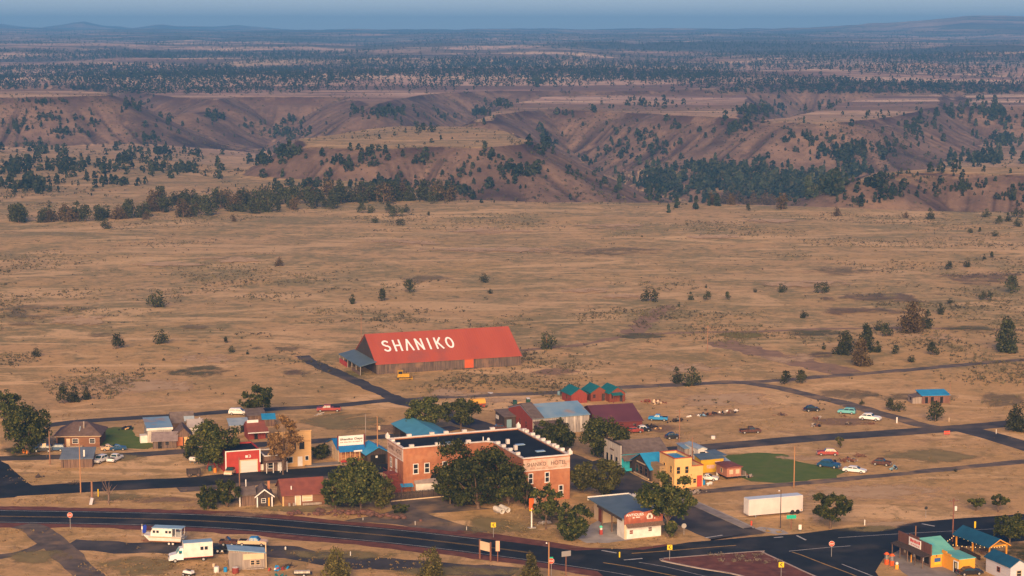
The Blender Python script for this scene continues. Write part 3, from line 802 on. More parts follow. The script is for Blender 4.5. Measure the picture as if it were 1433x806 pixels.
patch('lawn', [(1380,772),(1400,752),(1470,748),(1500,775),(1470,800),(1420,800)], S_DKGREEN)
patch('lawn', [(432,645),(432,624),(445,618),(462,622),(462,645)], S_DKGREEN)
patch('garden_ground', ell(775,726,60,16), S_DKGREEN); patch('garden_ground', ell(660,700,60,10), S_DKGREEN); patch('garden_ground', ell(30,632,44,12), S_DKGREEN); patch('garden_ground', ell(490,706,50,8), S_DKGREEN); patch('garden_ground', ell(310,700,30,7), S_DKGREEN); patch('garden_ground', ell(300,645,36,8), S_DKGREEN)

# highway with its red cinder shoulders
HW = [(-420,716),(-200,719),(0,722.5),(130,724.5),(260,728),(350,733),(450,741.6),(560,751.5),(660,763),(760,776),(850,789),(914,800),(1000,816),(1120,842)]
strip('cinder_shoulder', HW, 17.0, .012, M_CINDER, 1.2)
area('cinder_shoulder', [(640,742),(700,748),(760,757),(820,766),(870,768),(930,762),(960,762),(1000,760),(900,790),(760,775),(640,760)], .0165, M_CINDER, .5)
strip('highway', HW, 10.8, .021, M_ASPH)
JUNC = [(800,771),(850,768),(900,769.5),(963,759),(1060,751),(1120,747),(1173,740),(1260,733),(1336,726),(1433,719.5),(1560,710),(1700,700),(1700,730),(1560,745),(1433,757),(1385,761),(1330,766),(1262,768),(1236,782),(1225,800),(1250,835),(1130,850),(900,850)]
area('junction_pavement', JUNC, .025, M_ASPH, 0)
ST = [(1030,750),(1022,746),(924,702),(868,676),(812,649),(735,617),(655,591),(600,572),(560,560),(520,543),(440,508),(420,498)]
strip('street', ST[:5], 13.0, .0172, M_ASPH2, .6)
strip('street', ST[4:9], 7.5, .0166, M_ASPH2, .7)
strip('barn_lane', ST[8:], 4.6, .0160, M_ASPH2, 1.1)
strip('street', [(-260,690),(-60,684),(0,688),(48,686),(160,679.5),(260,675),(340,668),(440,661),(500,657),(560,652)], 9.5, .0185, M_ASPH, .4)
area('street', [(-40,642),(-10,641),(12,650),(30,668),(52,684),(20,696),(-40,700)], .0197, M_ASPH, .4)
strip('street_apron', [(250,686),(330,679),(420,670),(500,663)], 4.0, .0152, M_LANE, .8)
strip('back_lane', [(-200,648),(0,641.5),(65,640),(174,637),(260,631.5),(338,624),(436,617.5),(540,611),(590,606),(640,598)], 5.2, .0142, M_ASPH2, .7)
strip('upper_lane', [(60,596),(122,589),(260,580.5),(322,576),(440,569.5),(500,564.5),(560,558)], 4.8, .0133, M_ASPH2, .7)
strip('gravel_lane', [(570,560),(620,555.5),(700,552.5),(780,549),(880,541.5),(981,537),(1036,535),(1090,543),(1140,555),(1173,562),(1230,578),(1296,596),(1320,600)], 5.0, .0128, M_LANE, .8)
strip('gravel_lane', [(1030,535),(1080,533),(1140,528),(1230,521),(1320,513),(1405,505.5),(1500,498)], 4.4, .0122, M_LANE, .8)
strip('paved_lane', [(840,650),(900,634),(982,626.5),(1060,620),(1140,613),(1260,605),(1354,598),(1433,591),(1560,582)], 7.0, .0148, M_ASPH2, .3)
strip('paved_lane', [(1330,598),(1356,602),(1390,611),(1433,624),(1500,645)], 7.5, .0155, M_ASPH2, .3)
strip('gravel_lane', [(955,692),(1000,686),(1060,681),(1120,676.5),(1173,671.5),(1260,663),(1336,655),(1433,646),(1560,634)], 3.6, .0118, M_LANE, .8)
strip('dirt_track', [(1000,478),(1030,485),(1090,499),(1150,513),(1190,522)], 11.0, .0064, M_DIRT, 3.5)
strip('dirt_track', [(700,492),(800,484),(880,470),(940,466),(1050,464),(1160,460),(1280,459),(1433,462)], 3.4, .0070, M_DIRT, 1.5)
strip('dirt_track', [(955,400),(940,415),(925,432),(905,450),(885,468)], 7.0, .0076, M_DIRT, 3.5)
strip('gravel_lane', [(30,735),(48,741),(70,756),(95,778),(125,806),(160,840)], 5.4, .0145, M_LANE, .8)
strip('gravel_lane', [(-80,782),(0,779),(40,772),(66,760)], 3.0, .0138, M_LANE, .8)
strip('old_roadbed', [(95,762),(170,766),(240,767),(330,768),(400,773),(470,784),(540,790),(640,797),(720,803)], 8.0, .0112, M_ASPH2, 1.6)
area('gravel_lot', [(546,703),(620,694),(650,692),(650,708),(690,712),(640,716),(600,719),(640,732),(690,745),(640,744),(540,733),(480,729),(520,722),(552,714)], .0160, M_LANE, .6)
area('forecourt', [(804,752),(812,742),(838,728),(870,735),(884,755),(850,760),(820,760)], .029, M_CONC, .2)
area('forecourt', [(1244,781),(1258,770),(1270,771),(1302,791),(1318,790),(1345,800),(1330,815),(1290,818),(1262,800)], .031, M_CONCO, .1)
# pavement and kerb on the far side of the street
strip('pavement', [(958,690),(966,697),(1010,716.5),(1058,738)], 2.6, .14, M_CONCO, .15, off=-1.6, h=1)
strip('kerb', [(958,691),(966,698),(1010,718),(1056,739.5)], .35, .155, M_CONC, 0, h=1)
area('kerb_ramp', [(1056,740),(1064,737.5),(1078,739),(1096,742),(1104,747),(1092,749),(1074,746)], .06, M_CONC, 0)
M_TACT = mat('tactile_yellow', (.55, .32, .06), (.42, .25, .06), 4)
for q in ([(1070,742.5),(1076,742),(1079,744.5),(1073,745)], [(1085,743.5),(1091,743.2),(1095,746),(1088,746.3)]): area('tactile_paving', q, .066, M_TACT, 0)
strip('pavement', [(426,652),(470,648.5),(535,643)], 3.0, .12, M_CONCO, .1, h=1)
# traffic island of red cinder with a pale kerb
ISL = [(926,785),(929,782.4),(945,781),(1060,772.3),(1066,773),(1072,776),(1122,799),(1180,828),(1120,834),(1038,806.5),(980,796)]
area('traffic_island', ISL, .14, M_CINDER, 0)
c_ = sum((G(x, y) for x, y in ISL), Vector())/len(ISL)
strip('island_kerb', [tuple(G(x, y)) for x, y in ISL + ISL[:2]], .45, .16, mat('pale_kerb', (.46,.36,.30), (.36,.28,.23), 1), 0, h=1, world=True)
# painted lines
for o in (-.22, .22): strip('centre_line', HW[:9] + [(745,774)], .17, .0264, M_YEL, off=o)
for o in (-4.7, 4.7): strip('edge_line', HW[:9], .16, .0259, M_WHT, off=o)
strip('edge_line', HW[8:], .16, .0291, M_WHT, off=-4.7)
strip('centre_line', [(844,787.5),(880,793),(916,800.5),(980,813)], .4, .0296, M_YEL)
strip('edge_line', [(894,787),(930,793),(985,806),(1040,818)], .16, .0291, M_WHT)
strip('centre_line', [(884,774.5),(940,770.5),(1000,765.5),(1030,763.3)], .4, .0296, M_YEL)
strip('centre_line', [(1108,772.5),(1122,777),(1150,788),(1190,803),(1240,824)], .35, .0296, M_YEL)
strip('edge_line', [(1178,789.5),(1220,806),(1260,824)], .22, .0294, M_WHT)
strip('edge_line', [(1104,771.5),(1150,767),(1190,764)], .2, .0294, M_WHT)
strip('edge_line', [(1173,752.5),(1260,747),(1336,743),(1433,738)], .16, .0294, M_WHT)
for q in ([(842,770.3),(863,774)], [(873,783.8),(899,781.6)], [(987,752.7),(1011,749)], [(1290,733),(1308,736.5)], [(1115,749.5),(1128,756)], [(1083,752.5),(1096,751.4)]): strip('lane_dash', q, .45, .0300, M_WHT)
# ================================================================== BUILDINGS
W_GREY = mat('weathered_grey_boards', (.22, .17, .14), (.34, .28, .24), 1.2, .9, stretch=(4, 4, .25), bump=.3)
W_BROWN = mat('brown_boards', (.10, .058, .042), (.20, .125, .09), 1.2, .9, stretch=(4, 4, .25), bump=.3)
W_DARK = mat('dark_boards', (.035, .026, .024), (.08, .056, .046), 1.2, .9, stretch=(4, 4, .25), bump=.3)
W_BARN = mat('barn_boards', (.065, .046, .040), (.16, .11, .085), 1.0, .9, stretch=(3, 3, .2), bump=.4, c3=(.20, .12, .08), scale3=.25)
W_RED = mat('red_paint', (.42, .045, .03), (.34, .035, .025), .8, .6)
W_REDB = mat('red_boards', (.29, .052, .034), (.20, .037, .027), 1.5, .8, stretch=(4, 4, .3))
W_MAROON = mat('maroon_boards', (.17, .035, .03), (.12, .028, .026), 1.5, .85, stretch=(4, 4, .3))
W_ORED = mat('rust_red_boards', (.23, .060, .030), (.16, .042, .024), 1.5, .85, stretch=(4, 4, .3))
W_YEL = mat('yellow_paint', (.72, .45, .17), (.66, .40, .15), .7, .65)
W_BYEL = mat('bright_yellow_paint', (.78, .46, .02), (.70, .40, .02), .7, .6)
W_ORG = mat('orange_paint', (.75, .33, .03), (.66, .28, .03), .7, .6)
W_TAN = mat('tan_boards', (.66, .40, .17), (.56, .34, .15), 1.0, .8, stretch=(.4, .4, 5))
W_CREAM = mat('cream_paint', (.62, .46, .30), (.54, .40, .26), .7, .75)
W_WHITE = mat('white_paint', (.74, .68, .62), (.60, .55, .50), .9, .7)
W_OFFW = mat('dirty_white_boards', (.62, .55, .47), (.36, .31, .27), 1.2, .85, stretch=(4, 4, .3))
W_TURQ = mat('turquoise_paint', (.03, .42, .52), (.03, .33, .41), .8, .7)
W_LAV = mat('pale_grey_siding', (.52, .50, .54), (.46, .44, .48), .8, .8, stretch=(.3, .3, 5))
W_LOG = mat('log_brown', (.24, .11, .06), (.16, .075, .042), 1.2, .85, stretch=(.3, .3, 5))
BRICK = mat('red_brick', (.42, .165, .078), (.31, .115, .058), .9, .9, detail=10, c3=(.44, .20, .105), scale3=.35, lo3=.5, hi3=.75)
R_RED = mat('red_metal_roof', (.39, .080, .046), (.33, .064, .040), .35, .6, wave=('X', 1.3, .3), detail=7, stretch=(.8, .2, .2), lo=.3, hi=.8, c3=(.30, .075, .055), scale3=.16)
R_BLUE = mat('bright_blue_metal_roof', (.03, .30, .55), (.025, .24, .46), .5, .5, wave=('X', 2, .2))
R_DBLUE = mat('deep_blue_roof', (.012, .085, .16), (.01, .065, .125), .5, .6)
R_MBLUE = mat('royal_blue_roof', (.015, .17, .44), (.012, .13, .34), .5, .55)
R_SBLUE = mat('steel_blue_roof', (.08, .30, .44), (.065, .25, .37), .5, .55, wave=('X', 2, .2))
R_PBLUE = mat('pale_blue_metal_roof', (.22, .33, .42), (.13, .26, .40), .25, .5, c3=(.30, .24, .21), scale3=.2, lo3=.55, hi3=.7)
R_GAL = mat('galvanised_roof', (.34, .40, .44), (.24, .31, .37), .5, .45, wave=('X', 2, .2))
R_SLATE = mat('blue_grey_roof', (.11, .16, .20), (.085, .13, .165), .4, .6, wave=('Y', 2, .15))
R_TEAL = mat('teal_metal_roof', (.012, .15, .155), (.012, .115, .125), .6, .55)
R_MINT = mat('mint_green_roof', (.16, .46, .38), (.11, .38, .34), .5, .6, c3=(.08, .38, .46), scale3=.4)
R_GREYBR = mat('grey_brown_shingles', (.115, .085, .075), (.17, .13, .115), 1.0, .9, detail=8)
R_BROWN = mat('brown_shingles', (.105, .068, .06), (.15, .10, .085), 1.2, .9, detail=8)
R_MAROON = mat('maroon_metal_roof', (.14, .045, .055), (.11, .036, .045), .3, .6)
R_RUST = mat('rust_red_shingles', (.24, .072, .05), (.18, .055, .042), .8, .8, detail=8)
R_TAR = mat('black_tar_roof', (.008, .012, .019), (.016, .021, .029), .3, .9, spec=.1)
M_GLASS = mat('dark_window_glass', (.02, .024, .03), None, rough=.15, spec=.5)
M_BLACK = mat('dark_interior', (.012, .011, .011), None, rough=.9)
M_TRIM = mat('white_trim', (.76, .72, .68), (.66, .62, .58), 1, .7)
M_STONE = mat('pale_cornice', (.70, .63, .58), (.58, .51, .46), 1, .8)
M_BLK = mat('black_paint', (.02, .02, .02), None, rough=.6)
M_REDL = mat('red_lettering', (.55, .05, .04), None, rough=.6)
M_METAL = mat('grey_metal', (.30, .30, .30), (.22, .22, .22), 2, .5, metal=.3)
M_RUSTY = mat('rusty_steel', (.20, .075, .04), (.12, .05, .03), 1.5, .85, detail=8)
M_POLE = mat('pole_timber', (.30, .15, .085), (.22, .11, .065), 1.2, .9, stretch=(3, 3, .2))
M_SIGNW = mat('white_sign_board', (.78, .72, .68), (.72, .66, .62), 1, .6)

class B:
    """A building: local x along its front (photo left to right), y into the picture, z up."""
    def __init__(s, name, label, cat, px, L, W, h, ang=None, anchor='L', group=None, z=0.0):
        s.L, s.W, s.h = L, W, h; a = GA if ang is None else math.radians(ang)
        p = G(*px) if not isinstance(px, Vector) else px
        u = Vector((math.cos(a), math.sin(a), 0)); v = Vector((-math.sin(a), math.cos(a), 0))
        if anchor == 'R': p = p - u*L
        if anchor == 'BL': p = p - v*W
        s.a = a; s.u = u; s.v = v; s.o = Vector((p.x, p.y, z))
        s.root = empty(name, label, cat, s.o, a, group)
    def part(s, mb, name, m, parent=None): return mb.build(name, m, parent or s.root)
    def box(s, name, m, *b, parent=None): return s.part(MB().box(*b), name, m, parent)
    def fb(s, mb, face, a0, a1, z0, z1, o0, o1):
        if face == 'F': mb.box(a0, a1, -o1, -o0, z0, z1)
        elif face == 'L': mb.box(-o1, -o0, a0, a1, z0, z1)
        elif face == 'R': mb.box(s.L+o0, s.L+o1, a0, a1, z0, z1)
        return mb
    def gable(s, wm, rm, ridge, axis='x', ov=.4, ov2=.35, th=.14, wn_='wall', rn='roof'):
        L, W, h = s.L, s.W, s.h; mb = MB()
        if axis == 'x':
            mb.prism([(0,0,-.1),(0,W,-.1),(0,W,h),(0,W/2,ridge),(0,0,h)], (L,0,0))
            k = (ridge-h)/(W/2); e = h - k*ov; t = th
            rf = MB().prism([(-ov2,-ov,e+.02),(-ov2,W/2,ridge+.02),(-ov2,W+ov,e+.02),(-ov2,W+ov,e+.02+t),(-ov2,W/2,ridge+.02+t),(-ov2,-ov,e+.02+t)], (L+2*ov2,0,0))
        else:
            mb.prism([(0,0,-.1),(L,0,-.1),(L,0,h),(L/2,0,ridge),(0,0,h)], (0,W,0))
            k = (ridge-h)/(L/2); e = h - k*ov; t = th
            rf = MB().prism([(-ov,-ov2,e+.02),(L/2,-ov2,ridge+.02),(L+ov,-ov2,e+.02),(L+ov,-ov2,e+.02+t),(L/2,-ov2,ridge+.02+t),(-ov,-ov2,e+.02+t)], (0,W+2*ov2,0))
        s.wall = s.part(mb, wn_, wm) if wm else None; s.roof = s.part(rf, rn, rm); return s
    def shed(s, wm, rm, h0, h1, axis='y', ov=.3, th=.14):
        """Single-slope roof: height h0 at the near (or left) edge to h1 at the far (or right) edge."""
        L, W = s.L, s.W
        if axis == 'y':
            mb = MB().prism([(0,0,-.1),(0,W,-.1),(0,W,h1),(0,0,h0)], (L,0,0)); k = (h1-h0)/W
            rf = MB().prism([(-ov,-ov,h0-k*ov+.02),(-ov,W+ov,h1+k*ov+.02),(-ov,W+ov,h1+k*ov+th),(-ov,-ov,h0-k*ov+th)], (L+2*ov,0,0))
        else:
            mb = MB().prism([(0,0,-.1),(L,0,-.1),(L,0,h1),(0,0,h0)], (0,W,0)); k = (h1-h0)/L
            rf = MB().prism([(-ov,-ov,h0-k*ov+.02),(L+ov,-ov,h1+k*ov+.02),(L+ov,-ov,h1+k*ov+th),(-ov,-ov,h0-k*ov+th)], (0,W+2*ov,0))
        if wm: s.wall = s.part(mb, 'wall', wm)
        s.roof = s.part(rf, 'roof', rm); return s
    def hip(s, wm, rm, ridge, inset, ov=.4):
        L, W, h = s.L, s.W, s.h
        s.wall = s.box('wall', wm, 0, L, 0, W, -.1, h)
        k = ov
        v = [(-k,-k,h),(L+k,-k,h),(L+k,W+k,h),(-k,W+k,h),(inset,W/2,ridge),(L-inset,W/2,ridge)]
        v = v[:4] + [(x, y, z+.12) for x, y, z in v[:4]] + v[4:]
        s.roof = s.part(MB().poly(v, [(0,3,2,1),(0,1,5,4),(1,2,6,5),(2,3,7,6),(3,0,4,7),(4,5,9,8),(5,6,9),(6,7,8,9),(7,4,8)]), 'roof', rm); return s
    def flat(s, wm, rm, par=.5, th=.25, cap=None):
        L, W, h = s.L, s.W, s.h; mb = MB().box(0, L, 0, W, -.1, h-par)
        mb.box(0, L, 0, th, h-par, h); mb.box(0, L, W-th, W, h-par, h); mb.box(0, th, th, W-th, h-par, h); mb.box(L-th, L, th, W-th, h-par, h)
        s.wall = s.part(mb, 'wall', wm); s.roof = s.box('roof', rm, th, L-th, th, W-th, h-par, h-par+.05)
        if cap: 
            c = MB(); e = .12
            c.box(-e, L+e, -e, th+.05, h, h+.16); c.box(-e, L+e, W-th-.05, W+e, h, h+.16); c.box(-e, th+.05, th+.05, W-th-.05, h, h+.16); c.box(L-th-.05, L+e, th+.05, W-th-.05, h, h+.16)
            s.part(c, 'cornice', cap)
        return s
    def win(s, face, a, z, w, h, fm=None, gm=None, t=.09, bars=True, name='window'):
        mb = MB(); fm = fm or M_TRIM
        for q in ((a-t, a+w+t, z-t, z), (a-t, a+w+t, z+h, z+h+t), (a-t, a, z, z+h), (a+w, a+w+t, z, z+h)): s.fb(mb, face, *q, -.05, .07)
        if bars: s.fb(mb, face, a, a+w, z+h/2-.03, z+h/2+.03, -.05, .06)
        f = s.part(mb, name, fm)
        s.part(s.fb(MB(), face, a, a+w, z, z+h, -.06, .035), 'pane', gm or M_GLASS, f); return f
    def door(s, face, a, w, h, m, fm=None, z=0.0):
        d = s.part(s.fb(MB(), face, a, a+w, z, z+h, -.05, .05), 'door', m)
        if fm:
            mb = MB()
            for q in ((a-.14, a, z, z+h+.14), (a+w, a+w+.14, z, z+h+.14), (a, a+w, z+h, z+h+.14)): s.fb(mb, face, *q, -.05, .07)
            s.part(mb, 'door_frame', fm)
        k = MB(); s.fb(k, face, a+w*.82, a+w*.9, z+h*.45, z+h*.52, .05, .1); s.part(k, 'handle', M_METAL, d); return d
    def panel(s, name, face, a0, a1, z0, z1, m, o=.06, o0=-.03, parent=None): return s.part(s.fb(MB(), face, a0, a1, z0, z1, o0, o), name, m, parent)
    def text(s, txt, face, a0, a1, z, hgt_, m, out=.08, parent=None, name='lettering', bold=.0, italic=0.0):
        c = bpy.data.curves.new(name, 'FONT'); c.body = txt; c.size = 1.0; c.extrude = .012; c.offset = bold; c.shear = italic
        o = bpy.data.objects.new(name, c); COL.objects.link(o); c.materials.append(m)
        bpy.context.view_layer.update(); d = o.dimensions.copy()
        me = bpy.data.meshes.new_from_object(o.evaluated_get(bpy.context.evaluated_depsgraph_get())); bpy.data.objects.remove(o); bpy.data.curves.remove(c)
        me.name = name; me.materials.clear(); o = link(name, me, m)
        o.scale = ((a1-a0)/max(d.x, .01), hgt_/max(.72, d.y), 1)
        if face == 'F': o.location = (a0, -out, z); o.rotation_euler = (math.pi/2, 0, 0)
        elif face == 'L': o.location = (-out, a1, z); o.rotation_euler = (math.pi/2, 0, -math.pi/2)
        o.parent = parent or s.root; return o
    def wp(s, x, y, z=0.0): return s.o + s.u*x + s.v*y + Vector((0, 0, z))

# ---------------------------------------------------------------- the wool barn
b = B('wool_barn', 'huge grey wooden barn under a long red roof painted with white town name', 'barn', (527,524), 45.0, 23.4, 3.1, 20)
b.gable(W_BARN, R_RED, 10.1, 'x', .35, .3)
b.panel('gable_boards', 'L', .3, 23.1, .2, 3.0, W_DARK, .05)
mb = MB().prism([(-.06,.4,3.0),(-.06,23.0,3.0),(-.06,11.7,9.6)], (.05,0,0)); b.part(mb, 'gable_cladding', W_DARK)
b.panel('door', 'F', 27.2, 30.0, .25, 3.0, mat('orange_door', (.55, .10, .03), (.45, .08, .03), 1, .7), .09)
for x in (12.0, 39.0): b.panel('sliding_door', 'F', x, x+2.4, .1, 2.9, W_BARN, .08)
dk = b.panel('loading_dock', 'F', 26.4, 31.0, -.05, .28, W_BARN, .9, .0)
# lean-to porch against the left gable
rf = MB().prism([(-5.2,-.3,2.55),(-.05,-.3,3.7),(-.05,23.8,3.7),(-5.2,23.8,2.55)], (0,0,.14)); pr = b.part(rf, 'porch_roof', R_SLATE)
for y in (0, 4.7, 9.4, 14.1, 18.8, 23.4): b.part(MB().box(-5.0,-4.8,y-.1,y+.1,0,2.6), 'porch_post', W_GREY, pr)
b.part(MB().box(-5.0,-4.86,.2,9.2,.0,.95), 'porch_railing', W_BROWN, pr); b.part(MB().box(-5.0,-4.86,14.2,23.2,.0,1.5), 'porch_boarding', W_RED, pr)
# painted letters lying on the front slope
def stroke_letter(strokes, w=.17):
    mb = MB()
    for pl in strokes:
        for (x0, y0), (x1, y1) in zip(pl[:-1], pl[1:]):
            d = Vector((x1-x0, y1-y0, 0)); n = Vector((-d.y, d.x, 0)).normalized()*w/2; e = d.normalized()*w*.12
            p, q = Vector((x0, y0, 0))-e, Vector((x1, y1, 0))+e
            mb.prism([p-n, q-n, q+n, p+n], (0, 0, .004 + .0006*len(mb.v)/8))
    return mb
arc = lambda cx, cy, rx, ry, a0, a1, n=9: [(cx+rx*math.cos(math.radians(a0+(a1-a0)*k/n)), cy+ry*math.sin(math.radians(a0+(a1-a0)*k/n))) for k in range(n+1)]
GLY = {'S': [arc(.3,.74,.22,.2,25,270,9)[:-1] + arc(.3,.28,.22,.22,90,-160,10)], 'H': [[(.08,0),(.08,1)],[(.52,0),(.52,1)],[(.08,.5),(.52,.5)]],
       'A': [[(.04,0),(.3,1)],[(.3,1),(.56,0)]], 'N': [[(.08,0),(.08,1)],[(.08,1),(.52,0)],[(.52,0),(.52,1)]], 'I': [[(.2,0),(.2,1)]],
       'K': [[(.08,0),(.08,1)],[(.52,1),(.08,.42)],[(.22,.58),(.54,0)]], 'O': [arc(.3,.5,.24,.44,0,360,16)]}
sl = math.atan2(10.1-3.1, 11.7); xs = 3.7
for ch in 'SHANIKO':
    wv = {'I': .42}.get(ch, .62); o = stroke_letter(GLY[ch], .135).build('roof_letter', mat('roof_white_paint', (.80, .80, .80), (.70, .70, .70), .6, .6), b.roof)
    hh = 5.1; dist = 5.0
    o.scale = (4.1, hh, 1); o.rotation_euler = (sl, 0, 0)
    o.location = (xs, dist*math.cos(sl), 3.1 + dist*math.sin(sl) + .185); xs += wv*4.1 + .88
# ---------------------------------------------------------------- hotel
hb = B('brick_hotel', 'two-storey L-shaped red brick hotel with white crenellated parapet and black roof', 'hotel', G(564,628,9.6).to_2d().to_3d() if False else Vector((*G(564,628,9.6)[:2], 0)), 31.4, 11.0, 9.6, 21.5)
H9, XW, YW = 9.6, 20.6, -19.0            # parapet height, where the wing starts, how far it comes forward
fp = [(0,0),(XW-1.2,0),(XW,-1.2),(XW,YW),(31.4,YW),(31.4,11),(0,11)]
hb.wall = hb.part(MB().prism([(x,y,-.1) for x,y in fp], (0,0,H9-.5)), 'wall', BRICK)
def inset(P, d):
    out = []; n = len(P)
    for i in range(n):
        a, c, e = Vector(P[i-1]), Vector(P[i]), Vector(P[(i+1) % n]); d1 = (c-a).normalized(); d2 = (e-c).normalized()
        n1 = Vector((-d1.y, d1.x)); n2 = Vector((-d2.y, d2.x)); k = 1 + n1.dot(n2); out.append(tuple(c + (n1+n2)*(d/k)))
    return out
fi = inset(fp, .38); fo = inset(fp, -.14)
hb.roof = hb.part(MB().prism([(x,y,H9-.5) for x,y in fi], (0,0,.28)), 'roof', R_TAR)
par = MB(); cap = MB(); n = len(fp)
for i in range(n):
    j = (i+1) % n
    par.prism([(*fp[i],H9-.6),(*fp[j],H9-.6),(*fi[j],H9-.6),(*fi[i],H9-.6)], (0,0,.6)); cap.prism([(*fo[i],H9),(*fo[j],H9),(*fi[j],H9),(*fi[i],H9)], (0,0,.22))
hb.part(par, 'parapet', BRICK); cp = hb.part(cap, 'cornice', M_STONE)
def merlon(x, y, w=1.0, h=.55, big=False):
    m_ = MB(); 
    if big: m_.box(x-.42, x+.42, y-.42, y+.42, H9+.22, H9+.95); m_.lathe([(.4,.95),(.25,1.2),(.05,1.5)], (x, y, H9), 8)
    else: m_.box(x-w/2, x+w/2, y-w/2*.7, y+w/2*.7, H9+.22, H9+.22+h)
    hb.part(m_, 'finial' if big else 'merlon', M_STONE, cp)
for x, y in [(0,11),(31.4,11),(31.4,YW),(.1,.1)][:3]: merlon(x, y, big=True)
for x in (5.0, 10.4, 13.8, 18.2, 25.0): merlon(x, 10.85)
for x in (2.0, 8.0, 15.2): merlon(x, .12)
for y in (7, 5.6, 2, -1, -4.2, -7.2, -10.4, -12.0, -15): merlon(31.25, y, .95)
for y in (-3.6, -7, -11, -15.4): merlon(XW+.15, y, .95)
for y in (7.6, 4.0): merlon(.15, y, .8, .35)
for x, y in [(23.5,-2.5),(22.8,-9.0)]: hb.part(MB().box(x-.35, x+.35, y-.35, y+.35, H9-.25, H9+.8), 'chimney', M_STONE, hb.roof)
hb.part(MB().tube((19.0,.9,H9-.6),(19.0,.9,H9+1.0),.12), 'vent_pipe', M_TRIM, hb.roof); hb.part(MB().lathe([(.3,0),(.38,.5),(.2,.9)], (20.3,1.0,H9-.24)), 'roof_vent', M_TRIM, hb.roof)
for x, y in [(25.6,-4.6),(27.2,-12.4),(12.0,3.0)]: hb.part(MB().box(x-1.0, x+1.0, y-.6, y+.6, H9-.24, H9-.08), 'skylight', mat('skylight_glass', (.30, .42, .50), None, rough=.25, spec=.5), hb.roof)
hb.L = 31.4
M_SIGNB = mat('faded_sign_band', (.56, .40, .31), (.42, .22, .15), .9, .85, detail=8, lo=.45, hi=.72)
def fpan(name, x0, x1, z0, z1, m, y, out=.05, parent=None): return hb.part(MB().box(x0, x1, y-out, y+.03, z0, z1), name, m, parent)
sg = fpan('sign_band', XW+.05, 31.35, 6.9, 9.3, M_SIGNB, YW)
def htext(t, x0, x1, y, z, h, m, L=False):
    o = hb.text(t, 'F', x0, x1, z, h, m, name='lettering', bold=.012); o.location = (x0, y-.075, z) if not L else (y-.075, x1, z)
    if L: o.rotation_euler = (math.pi/2, 0, -math.pi/2)
    o.parent = sg if not L else sg2; return o
M_FADE = mat('faded_black_lettering', (.10, .06, .05), (.24, .14, .10), 1.0, .8)
htext('SHANIKO', XW+.8, XW+5.2, YW, 7.8, .85, M_FADE); htext('HOTEL', XW+6.3, XW+9.9, YW, 7.8, .92, M_FADE)
fpan('dash_row', XW+.9, XW+9.7, 7.18, 7.42, mat('faded_small_print', (.36, .22, .16), (.54, .38, .29), 2.0, .9, lo=.45, hi=.55, stretch=(2, 2, .3)), YW, .065, sg)
sg2 = hb.part(MB().box(-.05, .03, .05, 10.95, 6.9, 9.3), 'sign_band', M_SIGNB)
htext('SHANIKO', 5.9, 10.2, 0, 7.9, 1.0, M_FADE, True); htext('HOTEL', 1.2, 5.0, 0, 7.9, 1.0, M_FADE, True)
hb.part(MB().box(-.065, .03, 1.4, 9.8, 7.2, 7.45), 'dash_row', MATS['faded_small_print'], sg2)
hb.part(MB().box(-.09, .0, .0, 11, 6.74, 6.92), 'band_trim', M_STONE); hb.part(MB().box(-.09, .0, 0, .12, 6.92, 9.4), 'band_trim', M_STONE)
hb.part(MB().box(XW, 31.4, YW-.06, YW, 6.80, 6.92), 'band_trim', M_STONE)
def hwin(x, y, z, face='F', w=.95, h=2.0):
    """Tall sash window with white frame, sill and dark panes on the hotel walls."""
    f = MB(); p = MB()
    def bx(m_, a0, a1, z0, z1, o):
        if face == 'F': m_.box(a0, a1, y-o, y+.02, z0, z1)
        else: m_.box(y-o, y+.02, a0, a1, z0, z1)
    for q in ((x-.15,x,z,z+h),(x+w,x+w+.15,z,z+h),(x-.15,x+w+.15,z+h,z+h+.15),(x-.22,x+w+.22,z-.2,z),(x,x+w,z+h*.48,z+h*.55)): bx(f, *q, .07)
    o = hb.part(f, 'window', M_TRIM); bx(p, x, x+w, z, z+h, .03); hb.part(p, 'pane', M_GLASS, o)
for x in (2.4, 5.0, 9.2, 12.2, 15.4): hwin(x, 0, 3.9)
for x in (9.2, 12.2, 15.4): hwin(x, 0, .6)
for x in (1.6, 5.4): hwin(XW+x-.3, YW, 4.2, w=.8)
for x in (2.2, 8.6): hwin(XW+x-.3, YW, .9, w=.8, h=2.2)
for y in (-17, -14.4, -11.9, -9.2, -6.2): hwin(y, XW, 4.0, 'L'); 
for y in (-14.4, -9.2, -5.0): hwin(y, XW, .7, 'L')
hb.part(MB().box(XW-.06, XW+.02, -16.2, -15.0, .3, 5.6), 'downpipe_door', mat('dark_red_door', (.20, .04, .035), None, rough=.7))
hb.part(MB().box(-.07, .02, 4.2, 5.4, 3.4, 6.4), 'door', M_TRIM)
hwin(8.0, 0, 3.9, 'L'); hwin(8.0, 0, .9, 'L')
fa = MB(); 
for i in range(8):
    t0, t1 = math.pi*i/8, math.pi*(i+1)/8
    fa.prism([(7.3+1.05*math.cos(t0),-.06,2.5+.95*math.sin(t0)),(7.3+1.05*math.cos(t1),-.06,2.5+.95*math.sin(t1)),(7.3,-.06,2.5)], (0,.05,0))
fa.box(6.3, 8.3, -.06, -.01, .2, 2.5); hb.part(fa, 'arched_doorway', M_BLACK)
